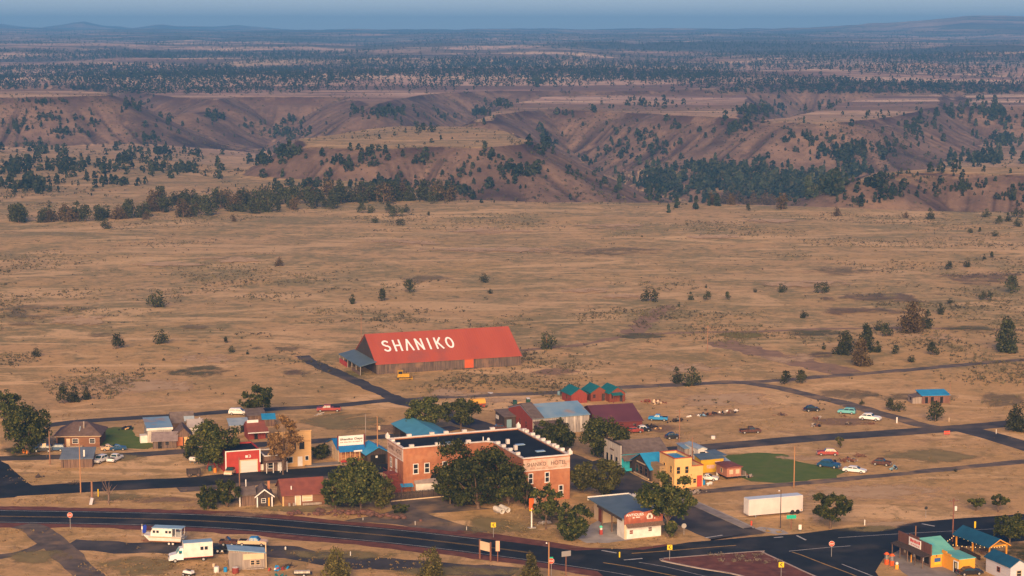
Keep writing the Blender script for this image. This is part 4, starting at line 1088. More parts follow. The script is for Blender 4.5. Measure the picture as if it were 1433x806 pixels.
# outside stair against the left end
st = MB()
M_STAIR = mat('red_brown_stair', (.26, .06, .045), (.18, .045, .035), 1.5, .8)
st.box(-2.6, -.1, 3.2, 6.4, 3.2, 3.4)
for k in range(14): st.box(-2.5, -.4, 3.0-k*.42, 3.42-k*.42, 3.05-k*.22, 3.2-k*.22)
for x in (-2.55, -.35):
    st.tube((x,3.2,4.3),(x,-2.8,1.2),.05); st.tube((x,6.3,4.3),(x,3.2,4.3),.05)
    for k in range(8): st.tube((x,3.0-k*.8,3.2-k*.42),(x,3.0-k*.8,4.2-k*.42),.035)
for x in (-2.5, -.3):
    for y in (6.2, 3.3, .8): st.tube((x,y,0),(x,y,3.2 if y > 1 else 1.9),.08)
hs_ = hb.part(st, 'fire_stair', M_STAIR); hb.part(MB().box(-2.6,-.2,3.6,6.2,.0,2.4), 'stair_boarding', M_STAIR, hs_)

# low white shed and board fence in front of the hotel
b = B('white_shed', 'small white shed with weathered grey roof against the hotel front', 'shed', (582,688), 5.2, 4.4, 1.8, 14)
b.gable(W_WHITE, mat('light_shingles', (.36, .30, .27), (.28, .23, .21), 1, .9, detail=8), 2.7, 'x', .2, .3); b.door('L', 1.0, .9, 1.7, W_GREY)
b = B('blue_canopy', 'small bright blue canopy beside the white shed', 'canopy', (562,692), 2.7, 1.8, 1.7, 14)
b.part(MB().prism([(0,0,1.6),(2.7,0,1.6),(2.7,1.8,1.9),(0,1.8,1.9)], (0,0,.08)), 'canopy_top', R_BLUE)
for x, y in ((.1,.1),(2.5,.1),(.1,1.6),(2.5,1.6)): b.part(MB().tube((x,y,0),(x,y,1.65),.05), 'leg', M_METAL)
def board_fence(name, label, px0, px1, h, m, base=None):
    p, q = G(*px0), G(*px1); d = q-p; r = empty(name, label, 'fence', p, math.atan2(d.y, d.x)); L = d.length
    mb = MB(); x = 0
    while x < L: mb.box(x, min(x+.16, L), -.02, .02, .08, h + .05*math.sin(x*7)); x += .2
    mb.build('boards', m, r)
    rl = MB()
    for z in (.4, h*.8): rl.box(0, L, .03, .09, z, z+.1)
    rl.build('rails', m, r)
    for k in range(int(L/2.4)+1): MB().box(k*2.4-.05, k*2.4+.05, .1, .2, 0, h).build('post', m, r)
    if base: MB().box(0, L, -.12, -.04, 0, .22).build('base_board', base, r)
board_fence('board_fence', 'dark brown board fence in front of the white shed at the hotel', (547,702), (622,695), 1.9, W_DARK, W_CREAM)

# ---------------------------------------------------------------- long shed with steel-blue roof behind the hotel
o_ = G(549,593,2.7); v_ = Vector((-math.sin(GA), math.cos(GA), 0)); pt = o_ - v_*25; pt.z = 0
b = B('open_shed', 'long open-sided shed with a steel-blue roof behind the hotel', 'shed', pt, 9.4, 25, 2.7)
b.gable(None, R_SBLUE, 4.1, 'y', .3, .3)
for k in range(6):
    for x in (.2, 9.2): b.part(MB().box(x-.1, x+.1, k*4.9+.1, k*4.9+.3, 0, 2.75), 'post', W_DARK)
b.box('back_wall', W_DARK, 8.9, 9.05, .4, 24.6, 0, 2.6); b.box('end_wall', W_DARK, .4, 8.8, 24.5, 24.65, 0, 2.7)

# ---------------------------------------------------------------- red-fronted warehouse and maroon barn
b = B('warehouse', 'long board warehouse with a red gable front and patchy pale blue roof', 'warehouse', (745,610), 15.5, 15.5, 4.3, 22)
b.gable(mat('greyed_warehouse_boards', (.42, .37, .33), (.22, .19, .17), 1.2, .85, stretch=(4, 4, .3), c3=(.50,.46,.42), scale3=.4), R_PBLUE, 6.3, 'x', .3, .15)
b.part(MB().prism([(-.12,-.1,-.05),(-.12,15.6,-.05),(-.12,15.6,4.4),(-.12,7.75,6.75),(-.12,-.1,4.4)], (.1,0,0)), 'red_front', W_REDB)
b.part(MB().prism([(-.2,-.4,4.35),(-.2,7.75,6.65),(-.2,15.9,4.35),(-.2,15.9,4.55),(-.2,7.75,6.95),(-.2,-.4,4.55)], (3.2,0,0)), 'front_roof', R_GREYBR)
for y in (3.4, 7.4, 11.0): b.win('L', y, 1.5, .8, 1.5, W_REDB, M_GLASS); 
for o in b.root.children:
    if o.name.startswith('window'): o.location.x = -.1
b.box('side_annex', W_DARK, .3, 7.5, -4.5, -.05, -.05, 2.6); b.part(MB().prism([(.1,-4.8,2.5),(7.8,-4.8,2.5),(7.8,-.02,3.5),(.1,-.02,3.5)], (0,0,.12)), 'annex_roof', R_BROWN)
for x in (9.0, 11.2, 13.0): b.panel('loose_board', 'F', x, x+.5, .1, 4.1, W_OFFW, .06)
b = B('maroon_barn', 'maroon metal-roofed barn behind the patchy warehouse', 'barn', (898.5,602), 11.6, 17, 2.5, 15, 'R')
b.gable(W_MAROON, R_MAROON, 5.2, 'x', .3, .3); b.panel('barn_door', 'R', 6.5, 10.0, 0, 2.4, W_DARK, .07); b.win('F', 9.2, 1.0, .8, .8, W_MAROON)
b = B('lean_shed', 'dark lean-to shed with a white patch beside the red gable front', 'shed', (706,600), 3.4, 6.5, 3.0)
b.shed(W_DARK, R_GREYBR, 3.0, 3.6); b.panel('white_panel', 'L', 4.2, 6.2, 1.6, 2.6, W_WHITE, .05); b.panel('blue_panel', 'F', .6, 1.9, .2, 2.3, mat('faded_blue_paint', (.18, .30, .36), None, rough=.7), .05)

# ---------------------------------------------------------------- three red cabins with teal roofs
def cabin(px, L, W, lab, porch=False, plain=False):
    b = B('cabin', lab, 'cabin', px, L, W, 2.5, None, 'L', 'red cabins with teal roofs')
    b.gable(W_ORED if not plain else W_REDB, R_TEAL, 4.0, 'y', .35, .3)
    if not plain: b.win('F', .6, 1.0, .7, .9, W_ORED); b.door('F', L-1.6, .9, 2.0, W_DARK)
    b.win('L', W*.4, 1.0, .8, .8, W_ORED)
    if porch:
        b.part(MB().prism([(.2,-1.8,2.1),(L-1.2,-1.8,2.1),(L-1.2,.02,2.5),(.2,.02,2.5)], (0,0,.1)), 'porch_roof', R_TEAL)
        for x in (.4, L-1.4): b.part(MB().box(x-.07, x+.07, -1.7, -1.56, 0, 2.15), 'porch_post', W_ORED)
    return b
cabin((799.5,565), 4.6, 6.6, 'leftmost of the three red cabins with teal roofs, plain wall facing us', plain=True)
cabin((827,562), 4.8, 6.0, 'middle red cabin with teal roof, set back between the two others')
cabin((853,563), 4.6, 6.6, 'rightmost red cabin with teal roof and small teal porch', porch=True)

# ---------------------------------------------------------------- false-front store, dark gabled shop, yellow building
b = B('false_front_store', 'shingle-roofed store with tall pale false front and turquoise side', 'store', (869,659), 11.6, 8.8, 4.0)
b.gable(W_TURQ, R_GREYBR, 6.0, 'x', .35, .2)
fr = b.part(MB().box(-.25, -.02, -.3, 9.1, -.05, 6.0), 'false_front', W_OFFW); b.part(MB().box(-.4, .1, -.4, 9.2, 6.0, 6.2), 'front_cornice', W_DARK, fr)
b.part(MB().box(-.31, -.24, 3.4, 5.6, 4.0, 4.3), 'name_board', W_BROWN, fr)
for y in (1.2, 4.0, 6.4):
    w_ = b.part(MB().box(-.32, -.24, y-.1, y+1.2, .6, 3.0), 'window', W_OFFW); b.part(MB().box(-.35, -.3, y, y+1.1, .7, 2.9), 'pane', M_GLASS, w_)
b.win('F', .8, 2.4, .8, .9, W_TURQ); b.door('F', 2.2, .9, 2.1, W_DARK)
po = b.part(MB().prism([(0,-1.9,2.6),(6.5,-1.9,2.6),(6.5,-.02,3.5),(0,-.02,3.5)], (0,0,.1)), 'porch_roof', R_GREYBR)
for x in (.2, 2.3, 4.4, 6.3): b.part(MB().box(x-.07,x+.07,-1.85,-1.71,0,2.65), 'porch_post', W_TURQ, po)
b.part(MB().box(0, 6.5, -1.9, -1.8, .3, .9), 'porch_rail', W_TURQ, po)
b = B('gabled_shop', 'dark wooden gable-fronted shop with bright blue metal roof', 'shop', (910.5,674), 9.0, 10.2, 2.8)
b.gable(W_DARK, R_BLUE, 5.3, 'x', .35, .4)
for y in (1.6, 4.2, 6.4):
    b.win('L', y, .8, 1.5, 1.7, W_BROWN)
b.panel('window_boxes', 'L', .8, 8.6, .2, .5, W_CREAM, .25); b.panel('gable_trim', 'L', 2.8, 7.4, 3.1, 3.35, W_CREAM, .08)
b = B('yellow_building', 'two-storey yellow corner building with red trim, blue roof and lower wing', 'building', (943.5,684), 4.2, 7.6, 6.7)
b.flat(W_YEL, R_BLUE, .5, .2, mat('red_trim', (.40, .09, .04), None, rough=.7))
for y in (1.2, 4.6): b.win('L', y, 3.3, .9, 1.5, W_YEL)
for x in (.55, 2.6): b.win('F', x, 3.3, .8, 1.5, W_YEL)
for x in (.6, 2.5): b.win('F', x, .9, .8, 1.3, W_YEL)
b.win('L', 1.0, .8, 1.6, 1.5, W_YEL); b.win('L', 4.6, .8, 1.6, 1.5, W_YEL)
b.box('wing', W_YEL, 4.22, 7.0, .05, 6.4, -.05, 4.7); b.box('wing_roof', R_SLATE, 4.24, 6.9, .1, 6.3, 4.7, 4.76); b.part(MB().box(4.24,7.15,-.12,.1,4.72,4.9).box(6.9,7.15,.1,6.5,4.72,4.9), 'wing_cornice', MATS['red_trim'])
b.L = 7.0; b.door('F', 5.55, 1.2, 2.5, mat('red_door', (.45, .06, .03), None, rough=.6)); b.win('F', 4.6, .95, .7, .9, W_YEL); b.part(MB().lathe([(.32,0),(.32,.06)], (0,0,0), 12), 'door_window', M_CREAM if False else W_CREAM).rotation_euler = (math.pi/2, 0, 0)
b.root.children[-1].location = (6.15, -.06, 1.8)
b.box('side_annex', mat('drab_boards', (.34, .23, .12), (.24, .16, .085), 1, .85, stretch=(.4, .4, 5)), -1.5, -.02, 4.4, 9.0, -.05, 4.3)
b = B('mural_shed', 'bright yellow shed with pale painted lettering and blue-grey roof', 'shed', (981,662), 5.6, 3.6, 3.3, 19)
b.shed(W_BYEL, R_SLATE, 3.1, 3.5); b.panel('mural', 'F', 1.4, 3.4, .9, 1.7, mat('faded_pink_mural', (.72, .42, .20), (.74, .46, .40), 1.5, .7, lo=.45, hi=.55), .06); b.panel('mural', 'F', 3.5, 4.7, 1.3, 2.5, MATS['faded_pink_mural'], .06)
b.box('undercarriage', M_BLACK, .6, 5.0, .05, .25, -.02, .5)
b = B('camper_trailer', 'white camper trailer with grey roof parked behind the yellow building', 'camper', (976.5,645), 2.4, 7.0, 2.7)
b.gable(W_WHITE, R_GAL, 3.1, 'y', .08, .08); b.win('F', .5, 1.3, 1.4, .8, M_TRIM); b.win('L', 2.0, 1.3, 1.2, .7, M_TRIM)
for y in (2.8, 3.9): b.part(MB().tube((-.05,y,.35),(.2,y,.35),.35,n=12), 'wheel', M_BLK)
b = B('grey_lean_shed', 'low pale-roofed shed left of the white camper', 'shed', (958,640), 2.8, 4.0, 2.2)
b.shed(W_GREY, R_PBLUE, 2.1, 2.5)
b = B('pale_roofed_shed', 'little shed with pale metal roof behind the red caboose', 'shed', (1006,660), 2.6, 3.0, 2.3)
b.shed(W_WHITE, R_GAL, 2.2, 2.5)
b = B('caboose', 'red-brown railway caboose with small cream windows beside the lawn', 'caboose', (1017,672), 3.6, 5.2, 2.6)
b.h = 3.0
body = b.box('body', mat('brick_red_boards', (.44, .19, .12), (.34, .14, .09), 1.5, .85, stretch=(5, 5, .3)), 0, 3.6, 0, 5.2, .7, 2.75)
b.part(MB().prism([(-.3,-.3,2.75),(3.9,-.3,2.75),(3.9,-.3,2.9),(1.8,-.3,3.1),(-.3,-.3,2.9)], (0,5.8,0)), 'roof', R_RUST)
for x in (.7, 2.3): b.win('F', x, 1.4, .75, .8, W_CREAM, W_CREAM)
b.win('L', 2.2, 1.4, .75, .8, W_CREAM)
b.box('underframe', M_BLACK, .2, 3.4, .2, 5.0, .35, .68)
for x in (.4, 3.0):
    for y in (1.0, 4.0): b.part(MB().tube((x,y,.36),(x+.2,y,.36),.36,n=12), 'wheel', M_BLK)
b.part(MB().box(3.65,5.0,.3,3.6,.55,.68).box(4.9,5.0,.3,3.6,.68,1.5), 'deck', W_GREY)

# ---------------------------------------------------------------- old petrol station with ANTIQUES front
pt = G(874,726,4.2); pt.z = 0
b = B('antiques_station', 'old service station with flat blue-grey canopy roof and red false front', 'shop', pt, 8.2, 17.5, 4.0, 21)
L_, W_ = 8.2, 17.5
b.part(MB().prism([(-.4,.3,4.0),(9.2,.3,4.0),(9.6,17.6,4.25),(-.4,17.6,4.25)], (0,0,.22)), 'canopy_roof', R_SLATE)
b.box('fascia', W_DARK, -.5, -.42, .3, 12.5, 3.72, 4.2)
b.box('front_room', W_WHITE, 0, 8.0, .02, 3.6, -.05, 3.98)
b.box('back_wall', W_CREAM, 5.6, 8.1, 3.62, 13.2, -.05, 3.96); b.box('rear_room', W_CREAM, 1.0, 8.1, 13.22, 17.4, -.05, 3.98)
ar_ = [(-.1,3.0),(8.3,3.0),(8.3,4.9),(7.6,5.35),(6.2,5.55),(4.8,5.3),(4.0,5.25),(3.2,5.55),(2.0,5.65),(.8,5.35),(-.1,4.8)]
fr = b.part(MB().prism([(x,-.14,z) for x,z in ar_], (0,.14,0)), 'false_front', mat('faded_red_boards', (.36, .095, .05), (.26, .07, .04), .8, .8, detail=8, c3=(.45, .17, .10), scale3=.6))
b.text('ANTIQUES', 'F', .25, 4.1, 4.62, .62, M_TRIM, .17, fr, bold=.02)
b.text('& GIFTS', 'F', 1.6, 3.3, 4.1, .32, M_TRIM, .17, fr) if False else b.part(MB().box(1.7,2.1,-.17,-.13,4.15,4.4).box(2.4,3.3,-.17,-.13,4.2,4.4), 'small_print', M_STONE, fr)
b.part(MB().prism([(4.8,-.17,3.75),(6.0,-.17,3.75),(6.1,-.17,4.3),(5.7,-.17,4.9),(5.1,-.17,4.9),(4.7,-.17,4.3)], (0,.03,0)), 'emblem', M_STONE, fr); b.part(MB().prism([(5.1,-.2,3.95),(5.7,-.2,3.95),(5.6,-.2,4.6),(5.2,-.2,4.6)], (0,.03,0)), 'emblem_figure', M_FADE, fr)
for x, z in ((7.2,4.1),(6.4,3.7),(7.6,4.6)): b.part(MB().box(x,x+.2,-.17,-.13,z,z+.25), 'spot_mark', M_STONE, fr)
b.part(MB().prism([(.2,-1.1,2.45),(8.3,-1.1,2.45),(8.3,-.02,3.1),(.2,-.02,3.1)], (0,0,.08)), 'awning', W_BROWN)
b.L = 8.0; b.win('F', 1.1, 1.0, .75, .75, M_TRIM, W_ORED); b.win('F', 5.2, 1.2, .75, .8, M_TRIM, W_BROWN)
b.panel('corner_post', 'F', -.05, .4, 0, 3.4, W_CREAM, .1)
b.box('side_door', M_BLACK, 8.02, 8.06, .6, 1.5, 0, 2.2); b.box('side_jamb', M_TRIM, 8.02, 8.1, 1.6, 1.8, 0, 2.3)
for y in (5.0, 8.2, 11.6):
    b.panel('bay_door', 'L', 0, .1, 0, .1, W_CREAM, .01) if False else b.box('bay_door', W_TAN if y > 10 else W_CREAM, 5.5, 5.58, y, y+2.6, .05, 3.0)
b.box('dark_opening', M_BLACK, 5.48, 5.58, 3.8, 4.8, .05, 2.6); b.box('wall_lamp_board', W_ORED, .92, .98, 13.6, 15.0, .1, 3.2)
for y in (6.2, 11.0): b.part(MB().box(-.1, .15, y-.12, y+.12, 0, 4.0), 'canopy_post', W_BROWN)
for k in range(9): b.part(MB().box(-.38-.02, .6, 4.0+k*1.05, 4.12+k*1.05, 3.72, 3.98), 'rafter', W_CREAM, b.root) if k < 9 else None
# stepped white parapet along the street side
pp = MB(); y = .4; 
for w_, h_ in ((2.2,.35),(1.4,.75),(3.0,1.15),(1.4,.7),(1.8,.35),(1.6,.7),(2.6,1.15),(1.4,.7),(1.6,.4)): pp.box(8.85, 9.1, y, y+w_, 4.0, 4.25+h_); y += w_
b.part(pp, 'stepped_parapet', W_WHITE); b.box('street_wall', W_WHITE, 8.72, 8.84, 3.7, 17.4, -.05, 3.97)
b.box('rear_parapet', W_WHITE, -.4, 9.0, 17.62, 17.75, 3.9, 4.7)

# ---------------------------------------------------------------- signboard shop and its blue sheds
b = B('signboard_shop', 'shop under a big white signboard with blue roof and porch', 'shop', (474,647), 5.9, 9.5, 3.0, 20)
b.gable(W_CREAM, R_MBLUE, 4.6, 'x', .3, .4)
po = b.part(MB().prism([(-.2,-1.7,2.7),(6.1,-1.7,2.7),(6.1,-.02,4.0),(-.2,-.02,4.0)], (0,0,.12)), 'awning', R_MBLUE)
for k in range(6): b.part(MB().box(.1+k*1.12,.22+k*1.12,-1.65,-1.53,0,2.72), 'porch_post', W_TAN, po)
b.part(MB().box(.1,5.8,-1.66,-1.58,.3,.8), 'porch_rail', W_RED, po)
b.panel('front_cladding', 'F', .1, 5.8, .1, 2.9, mat('orange_brown_boards', (.42, .18, .09), (.32, .13, .07), 1.2, .8), .04)
for x in (.6, 2.2, 3.9): b.win('F', x, .9, 1.0, 1.4, W_TAN)
sb = b.part(MB().box(-.05, 5.95, -.35, -.22, 3.95, 6.25), 'signboard', M_SIGNW)
for x in (-.35, 6.0): b.part(MB().box(x,x+.3,-.35,-.15,3.2,6.4), 'sign_post', W_MAROON, sb)
b.text('Shaniko Days', 'F', .25, 5.7, 5.25, .62, M_BLK, .38, sb, bold=.025)
q = MB(); rr = random.Random(4); x = .3
while x < 5.5:
    w_ = rr.uniform(.12, .34); q.box(x, x+w_, -.375, -.34, 4.62+rr.uniform(-.03,.02), 4.85+rr.uniform(-.02,.05)); x += w_ + rr.choice((.06,.08,.22))
b.part(q, 'small_print', mat('grey_print', (.35, .25, .22), None), sb)
b.panel('white_notice', 'F', 3.2, 5.2, 2.62, 2.95, M_SIGNW, 1.78, 1.72)
b.panel('drain_pipe', 'L', 3.0, 3.15, .2, 2.9, W_GREY, .12); b.win('L', 5.4, .9, .7, 1.5, W_CREAM, W_GREY)
b = B('blue_roofed_shed', 'dark open shed with bright blue roof between the signboard shop and hotel', 'shed', (514,651), 5.4, 7.5, 2.6, 21)
b.gable(W_DARK, R_BLUE, 4.0, 'y', .5, .4); b.panel('opening', 'F', .8, 4.4, .1, 2.3, M_BLACK, .05); b.panel('round_sign', 'F', 2.0, 2.5, 1.6, 2.1, M_TRIM, .1)

# ---------------------------------------------------------------- tan false-front building, low white-trimmed building, red garage
b = B('tan_false_front', 'tall tan false-front building behind the withered tree', 'building', (435.5,651), 8.4, 9, 5.0, 18, 'R')
b.gable(W_GREY, R_GREYBR, 6.2, 'y', .2, .1)
fr = b.part(MB().box(-.1, 8.4, -.25, -.02, -.05, 8.2), 'false_front', W_TAN); b.part(MB().box(-.2, 8.5, -.4, 0, 8.2, 8.4), 'front_cornice', W_TAN, fr)
b.L = 8.4
def fwin(x, z, w, h, fm, y=-.25):
    f = MB().box(x-.1,x+w+.1,y-.06,y+.01,z-.1,z+h+.1).build('window', fm, b.root); MB().box(x,x+w,y-.09,y-.05,z,z+h).build('pane', M_GLASS, f)
for x in (1.0, 3.6, 5.6): fwin(x, 4.0, 1.2, 1.8, W_TAN)
fwin(7.0, 1.4, .7, .9, M_TRIM); fwin(2.6, 1.0, 1.4, 1.3, M_TRIM)
b.part(MB().box(5.2,6.3,-.32,-.24,.05,2.3), 'door', M_TRIM)
b.part(MB().box(-.1,8.4,-.5,-.24,5.95,6.05), 'belt_moulding', W_TAN)
b = B('white_trimmed_shop', 'low shop with white trim and porch behind the withered tree', 'shop', (400,658), 4.9, 7, 3.6, 20, 'R')
b.flat(W_BROWN, R_GREYBR, .3, .15, M_TRIM)
po = b.part(MB().box(-.1,5.0,-1.8,-.03,2.4,2.55), 'porch_roof', W_BROWN)
for x in (.05, 1.6, 3.2, 4.8): b.part(MB().box(x-.07,x+.07,-1.75,-1.61,0,2.4), 'porch_post', M_TRIM, po)
b.win('F', .8, .8, 1.2, 1.3); b.door('F', 3.0, 1.0, 2.1, M_TRIM)
b = B('red_garage', 'bright red garage with white trim and a wide white roll-up door', 'garage', (316,663.5), 8.0, 9, 5.2, 20)
b.flat(W_RED, R_TAR, .4, .2)
tr = MB(); b.fb(tr,'F',-.08,.18,0,5.3,.0,.09); b.fb(tr,'F',7.82,8.08,2.2,5.3,.0,.09); b.fb(tr,'F',.18,7.82,5.08,5.3,.0,.09); b.part(tr, 'trim', M_TRIM)
d = b.panel('roll_up_door', 'F', 3.5, 7.2, .05, 2.75, mat('roll_door_white', (.66, .60, .56), (.60, .54, .50), 1, .6, stretch=(.2, .2, 4)), .06)
t_ = MB(); b.fb(t_,'F',3.15,3.5,0,3.0,0,.1); b.fb(t_,'F',7.2,7.4,0,3.0,0,.1); b.fb(t_,'F',3.5,7.2,2.75,3.0,0,.1); b.part(t_, 'door_frame', W_CREAM)
b.panel('wall_emblem', 'F', 4.55, 5.15, 3.45, 4.0, M_TRIM, .08); b.part(stroke_letter([arc(.3,.5,.24,.42,90,-90,8), [(.05,.92),(.3,.92)], [(.05,.08),(.3,.08)], [(.12,.5),(.4,.5)]], .13), 'wall_numeral', M_TRIM)
o = b.root.children[-1]; o.scale = (1.0, .7, 1); o.location = (5.25, -.06, 3.4); o.rotation_euler = (math.pi/2, 0, 0)
b = B('white_gate', 'short white board gate right of the red garage', 'gate', (363.5,659), 1.9, .12, 1.5, 20)
b.box('panel', W_WHITE, 0, 1.9, 0, .1, .15, 1.5); b.box('post', W_TAN, 1.95, 2.15, -.05, .15, 0, 3.9)

# ---------------------------------------------------------------- left-hand houses and sheds
b = B('brown_house', 'brown board house with broad hipped roof behind the left pole', 'house', (79,626), 10.4, 9, 2.8, 3)
b.hip(W_LOG, R_BROWN, 5.4, 3.6, .6)
b.win('F', 3.9, 1.0, 1.3, 1.0); b.win('F', 8.0, 1.0, 1.2, 1.0); b.door('F', 2.4, .9, 2.1, W_CREAM); b.panel('entry_shade', 'F', .3, 2.0, .1, 2.4, M_BLACK, .04)  # black entry panel paints the shade of the open porch
b.part(MB().box(6.2,6.5,2.0,2.3,3.6,5.9), 'chimney', W_GREY); b.part(MB().prism([(5.3,.7,3.4),(5.55,.7,3.4),(5.55,2.6,4.5),(5.3,2.6,4.5)], (0,0,.12)), 'flue_flashing', R_GAL)
b.part(MB().box(-.4,10.8,-.55,-.4,2.66,2.84), 'gutter', W_CREAM); b.box('porch_step', W_CREAM, 3.0, 6.4, -1.6, -.1, .0, .4)
b = B('pole_shed', 'dark board shed with dusty blue-grey roof beside two parked white cars', 'shed', (85.5,655), 7.1, 5.6, 2.2, 5)
b.shed(W_BROWN, mat('dusty_blue_roof', (.14, .17, .215), (.11, .14, .18), .6, .6, wave=('X', 2, .2)), 2.1, 3.4); b.panel('doorway', 'F', .4, .6, .1, 2.0, M_BLACK, .04)
b = B('white_metal_barn', 'white board barn with a wide pale blue metal roof', 'barn', (207,619.5), 5.8, 9.6, 3.5, 16)
b.shed(W_OFFW, R_PBLUE, 3.5, 4.2); b.panel('front_fascia', 'F', -.3, 6.1, 3.0, 3.6, W_WHITE, .34, .3)
for y in (1.5, 3.6, 5.7, 7.8): b.panel('dark_gap', 'L', y, y+.6, .6, 3.0, W_DARK, .04)
b.box('white_lean_to', W_WHITE, -1.8, -.05, 0, 2.4, -.05, 1.8)
b = B('plank_cabin', 'grey plank cabin with weathered roof in front of the white barn', 'cabin', (214,628), 5.6, 5.0, 2.0, 8)
b.gable(W_BARN, mat('bleached_shingles', (.26, .20, .19), (.19, .145, .14), 1, .9, detail=8), 3.5, 'x', .4, .4); b.door('F', 1.2, .9, 1.7, M_BLACK); b.win('F', 3.0, .9, .8, .7, W_BARN); b.panel('side_door', 'L', 1.6, 2.4, 0, 1.8, W_OFFW, .05)
b = B('orange_fronted_cabin', 'brown-roofed cabin with orange and yellow front left of the round tree', 'cabin', (245,625), 4.0, 6.4, 2.5, 12)
b.gable(W_BROWN, R_BROWN, 4.6, 'y', .4, .4); b.panel('orange_front', 'F', .2, 1.9, .2, 2.3, mat('orange_boards', (.42, .13, .05), None, rough=.8), .05); b.panel('yellow_front', 'F', 2.2, 3.6, .2, 2.3, W_TAN, .05); b.panel('doorway', 'F', 1.95, 2.15, .1, 2.1, M_BLACK, .05)
b = B('brown_cabin', 'small dark brown cabin with broken roof behind the orange-fronted one', 'cabin', (241,604), 5.2, 5.0, 2.4, 15)
b.gable(W_BROWN, R_GREYBR, 4.4, 'x', .4, .4); b.panel('white_patch', 'F', 3.6, 4.8, 1.4, 2.2, W_WHITE, .06); b.part(MB().prism([(3.0,-.5,2.6),(5.6,-.5,2.6),(5.6,1.0,3.5),(3.0,1.0,3.5)], (0,0,.1)), 'roof_patch', R_GAL)
b = B('pale_roofed_cabin', 'small cabin with pale dusty roof behind the round tree', 'cabin', (264,608), 3.6, 4.6, 2.0, 15)
b.gable(W_WHITE, mat('pale_dusty_roof', (.44, .38, .35), (.36, .31, .29), 1, .8), 3.3, 'x', .3, .3)
b = B('white_tent', 'small pointed white tent behind the old cabins', 'tent', (274,597), 2.2, 2.2, 1.2, 15)
b.part(MB().poly([(0,0,0),(2.2,0,0),(2.2,2.2,0),(0,2.2,0),(.25,.25,1.0),(1.95,.25,1.0),(1.95,1.95,1.0),(.25,1.95,1.0),(1.1,1.1,2.3)], [(0,1,5,4),(1,2,6,5),(2,3,7,6),(3,0,4,7),(4,5,8),(5,6,8),(6,7,8),(7,4,8),(3,2,1,0)]), 'canvas', W_WHITE); b.part(MB().tube((1.1,1.1,2.2),(1.1,1.1,2.6),.04), 'pole', M_METAL)
b = B('metal_roofed_shed', 'grey metal-roofed shed behind the round tree, left of the red porch house', 'shed', (322,606), 4.6, 4.4, 2.0, 15)
b.shed(W_GREY, R_GAL, 1.9, 2.7); b.panel('doorway', 'F', 2.6, 3.6, .1, 1.8, M_BLACK, .04)
b = B('red_porch_house', 'little red house with rusty porch roof edged in white', 'house', (347,615.5), 4.4, 5.0, 2.6, 18)
b.gable(W_REDB, R_RUST, 4.0, 'x', .2, .2); po = b.part(MB().prism([(-.3,-1.8,2.0),(4.9,-1.8,2.0),(4.9,-.02,2.9),(-.3,-.02,2.9)], (0,0,.1)), 'porch_roof', R_RUST)
b.part(MB().box(-.3,4.9,-1.92,-1.8,1.92,2.14), 'porch_fascia', M_TRIM, po)
for x in (-.1, 2.2, 4.6): b.part(MB().box(x-.06,x+.06,-1.75,-1.63,0,2.0), 'porch_post', W_MAROON, po)
b.door('F', 1.6, .9, 1.9, M_BLACK); b.panel('roof_sign', 'F', .2, 3.0, 3.5, 4.5, M_SIGNW, -1.9, -2.1)
b = B('grey_roofed_shed', 'grey-roofed shed in front of the upper left lane', 'shed', (348,594), 4.4, 5.0, 2.2, 18)
b.shed(W_BROWN, R_GREYBR, 2.2, 3.0)
b = B('small_blue_roofed_shed', 'tiny shed with bright blue roof left of the withered tree', 'shed', (368,597), 3.0, 3.4, 2.0, 10)
b.shed(W_BROWN, R_BLUE, 1.9, 2.5)
b = B('white_trimmed_cottage', 'small grey cottage with white bargeboards near the highway', 'cottage', (359,709.5), 3.4, 6.4, 2.2, 12)
b.gable(W_DARK, R_GREYBR, 3.5, 'y', .35, .35)
bg_ = MB()
for s_ in (0, 1):
    x0, x1 = (-.4, 1.7) if s_ == 0 else (3.8, 1.7)
    bg_.prism([(x0,-.45,1.98),(x1,-.45,3.6),(x1,-.45,3.88),(x0,-.45,2.26)], (0,.08,0))
b.part(bg_, 'bargeboard', M_TRIM)
for x in (.02, 3.12): b.part(MB().box(x,x+.26,-.46,-.3,0,2.2), 'porch_post', M_TRIM)
b.win('F', 1.1, .9, .8, .8); b.panel('door', 'F', 2.45, 2.8, .1, 1.9, mat('ochre_door', (.55, .26, .03), None, rough=.7), .06)
b.box('side_wing', W_BROWN, -3.0, -.05, 1.4, 6.2, -.05, 2.2)
b.part(MB().prism([(-3.4,1.0,2.1),(.1,1.0,2.4),(.1,3.8,3.6),(-3.4,3.8,3.4)], (0,0,.12)).prism([(-3.4,6.6,2.1),(-3.4,3.81,3.4),(.1,3.81,3.6),(.1,6.6,2.3)], (0,0,.12)), 'wing_roof', R_GREYBR)
b.part(MB().prism([(-3.45,.95,2.0),(-3.45,3.8,3.3),(-3.45,3.8,3.55),(-3.45,.95,2.25)], (-.08,0,0)).box(-3.5,-3.3,.95,1.1,0,2.1), 'wing_bargeboard', M_TRIM)
b.part(MB().box(2.75,3.25,4.6,5.1,2.4,4.4), 'chimney', mat('orange_brick', (.40, .16, .08), None, rough=.9)); b.part(MB().tube((-1.8,5.0,2.8),(-1.8,5.0,4.9),.12), 'stove_pipe', M_TRIM)
b = B('red_roofed_house', 'brown house with broad rust-red shingle roof near the highway', 'house', (396,708.5), 9.0, 8.6, 2.5, 15)
b.gable(W_LOG, R_RUST, 4.8, 'x', .5, .35)
b.door('F', 2.7, .95, 2.1, W_CREAM, M_TRIM); b.win('F', 4.2, .9, 2.0, 1.3, M_TRIM, W_CREAM); b.part(MB().tube((2.0,1.2,3.0),(2.0,1.2,4.0),.14), 'vent_pipe', M_TRIM)
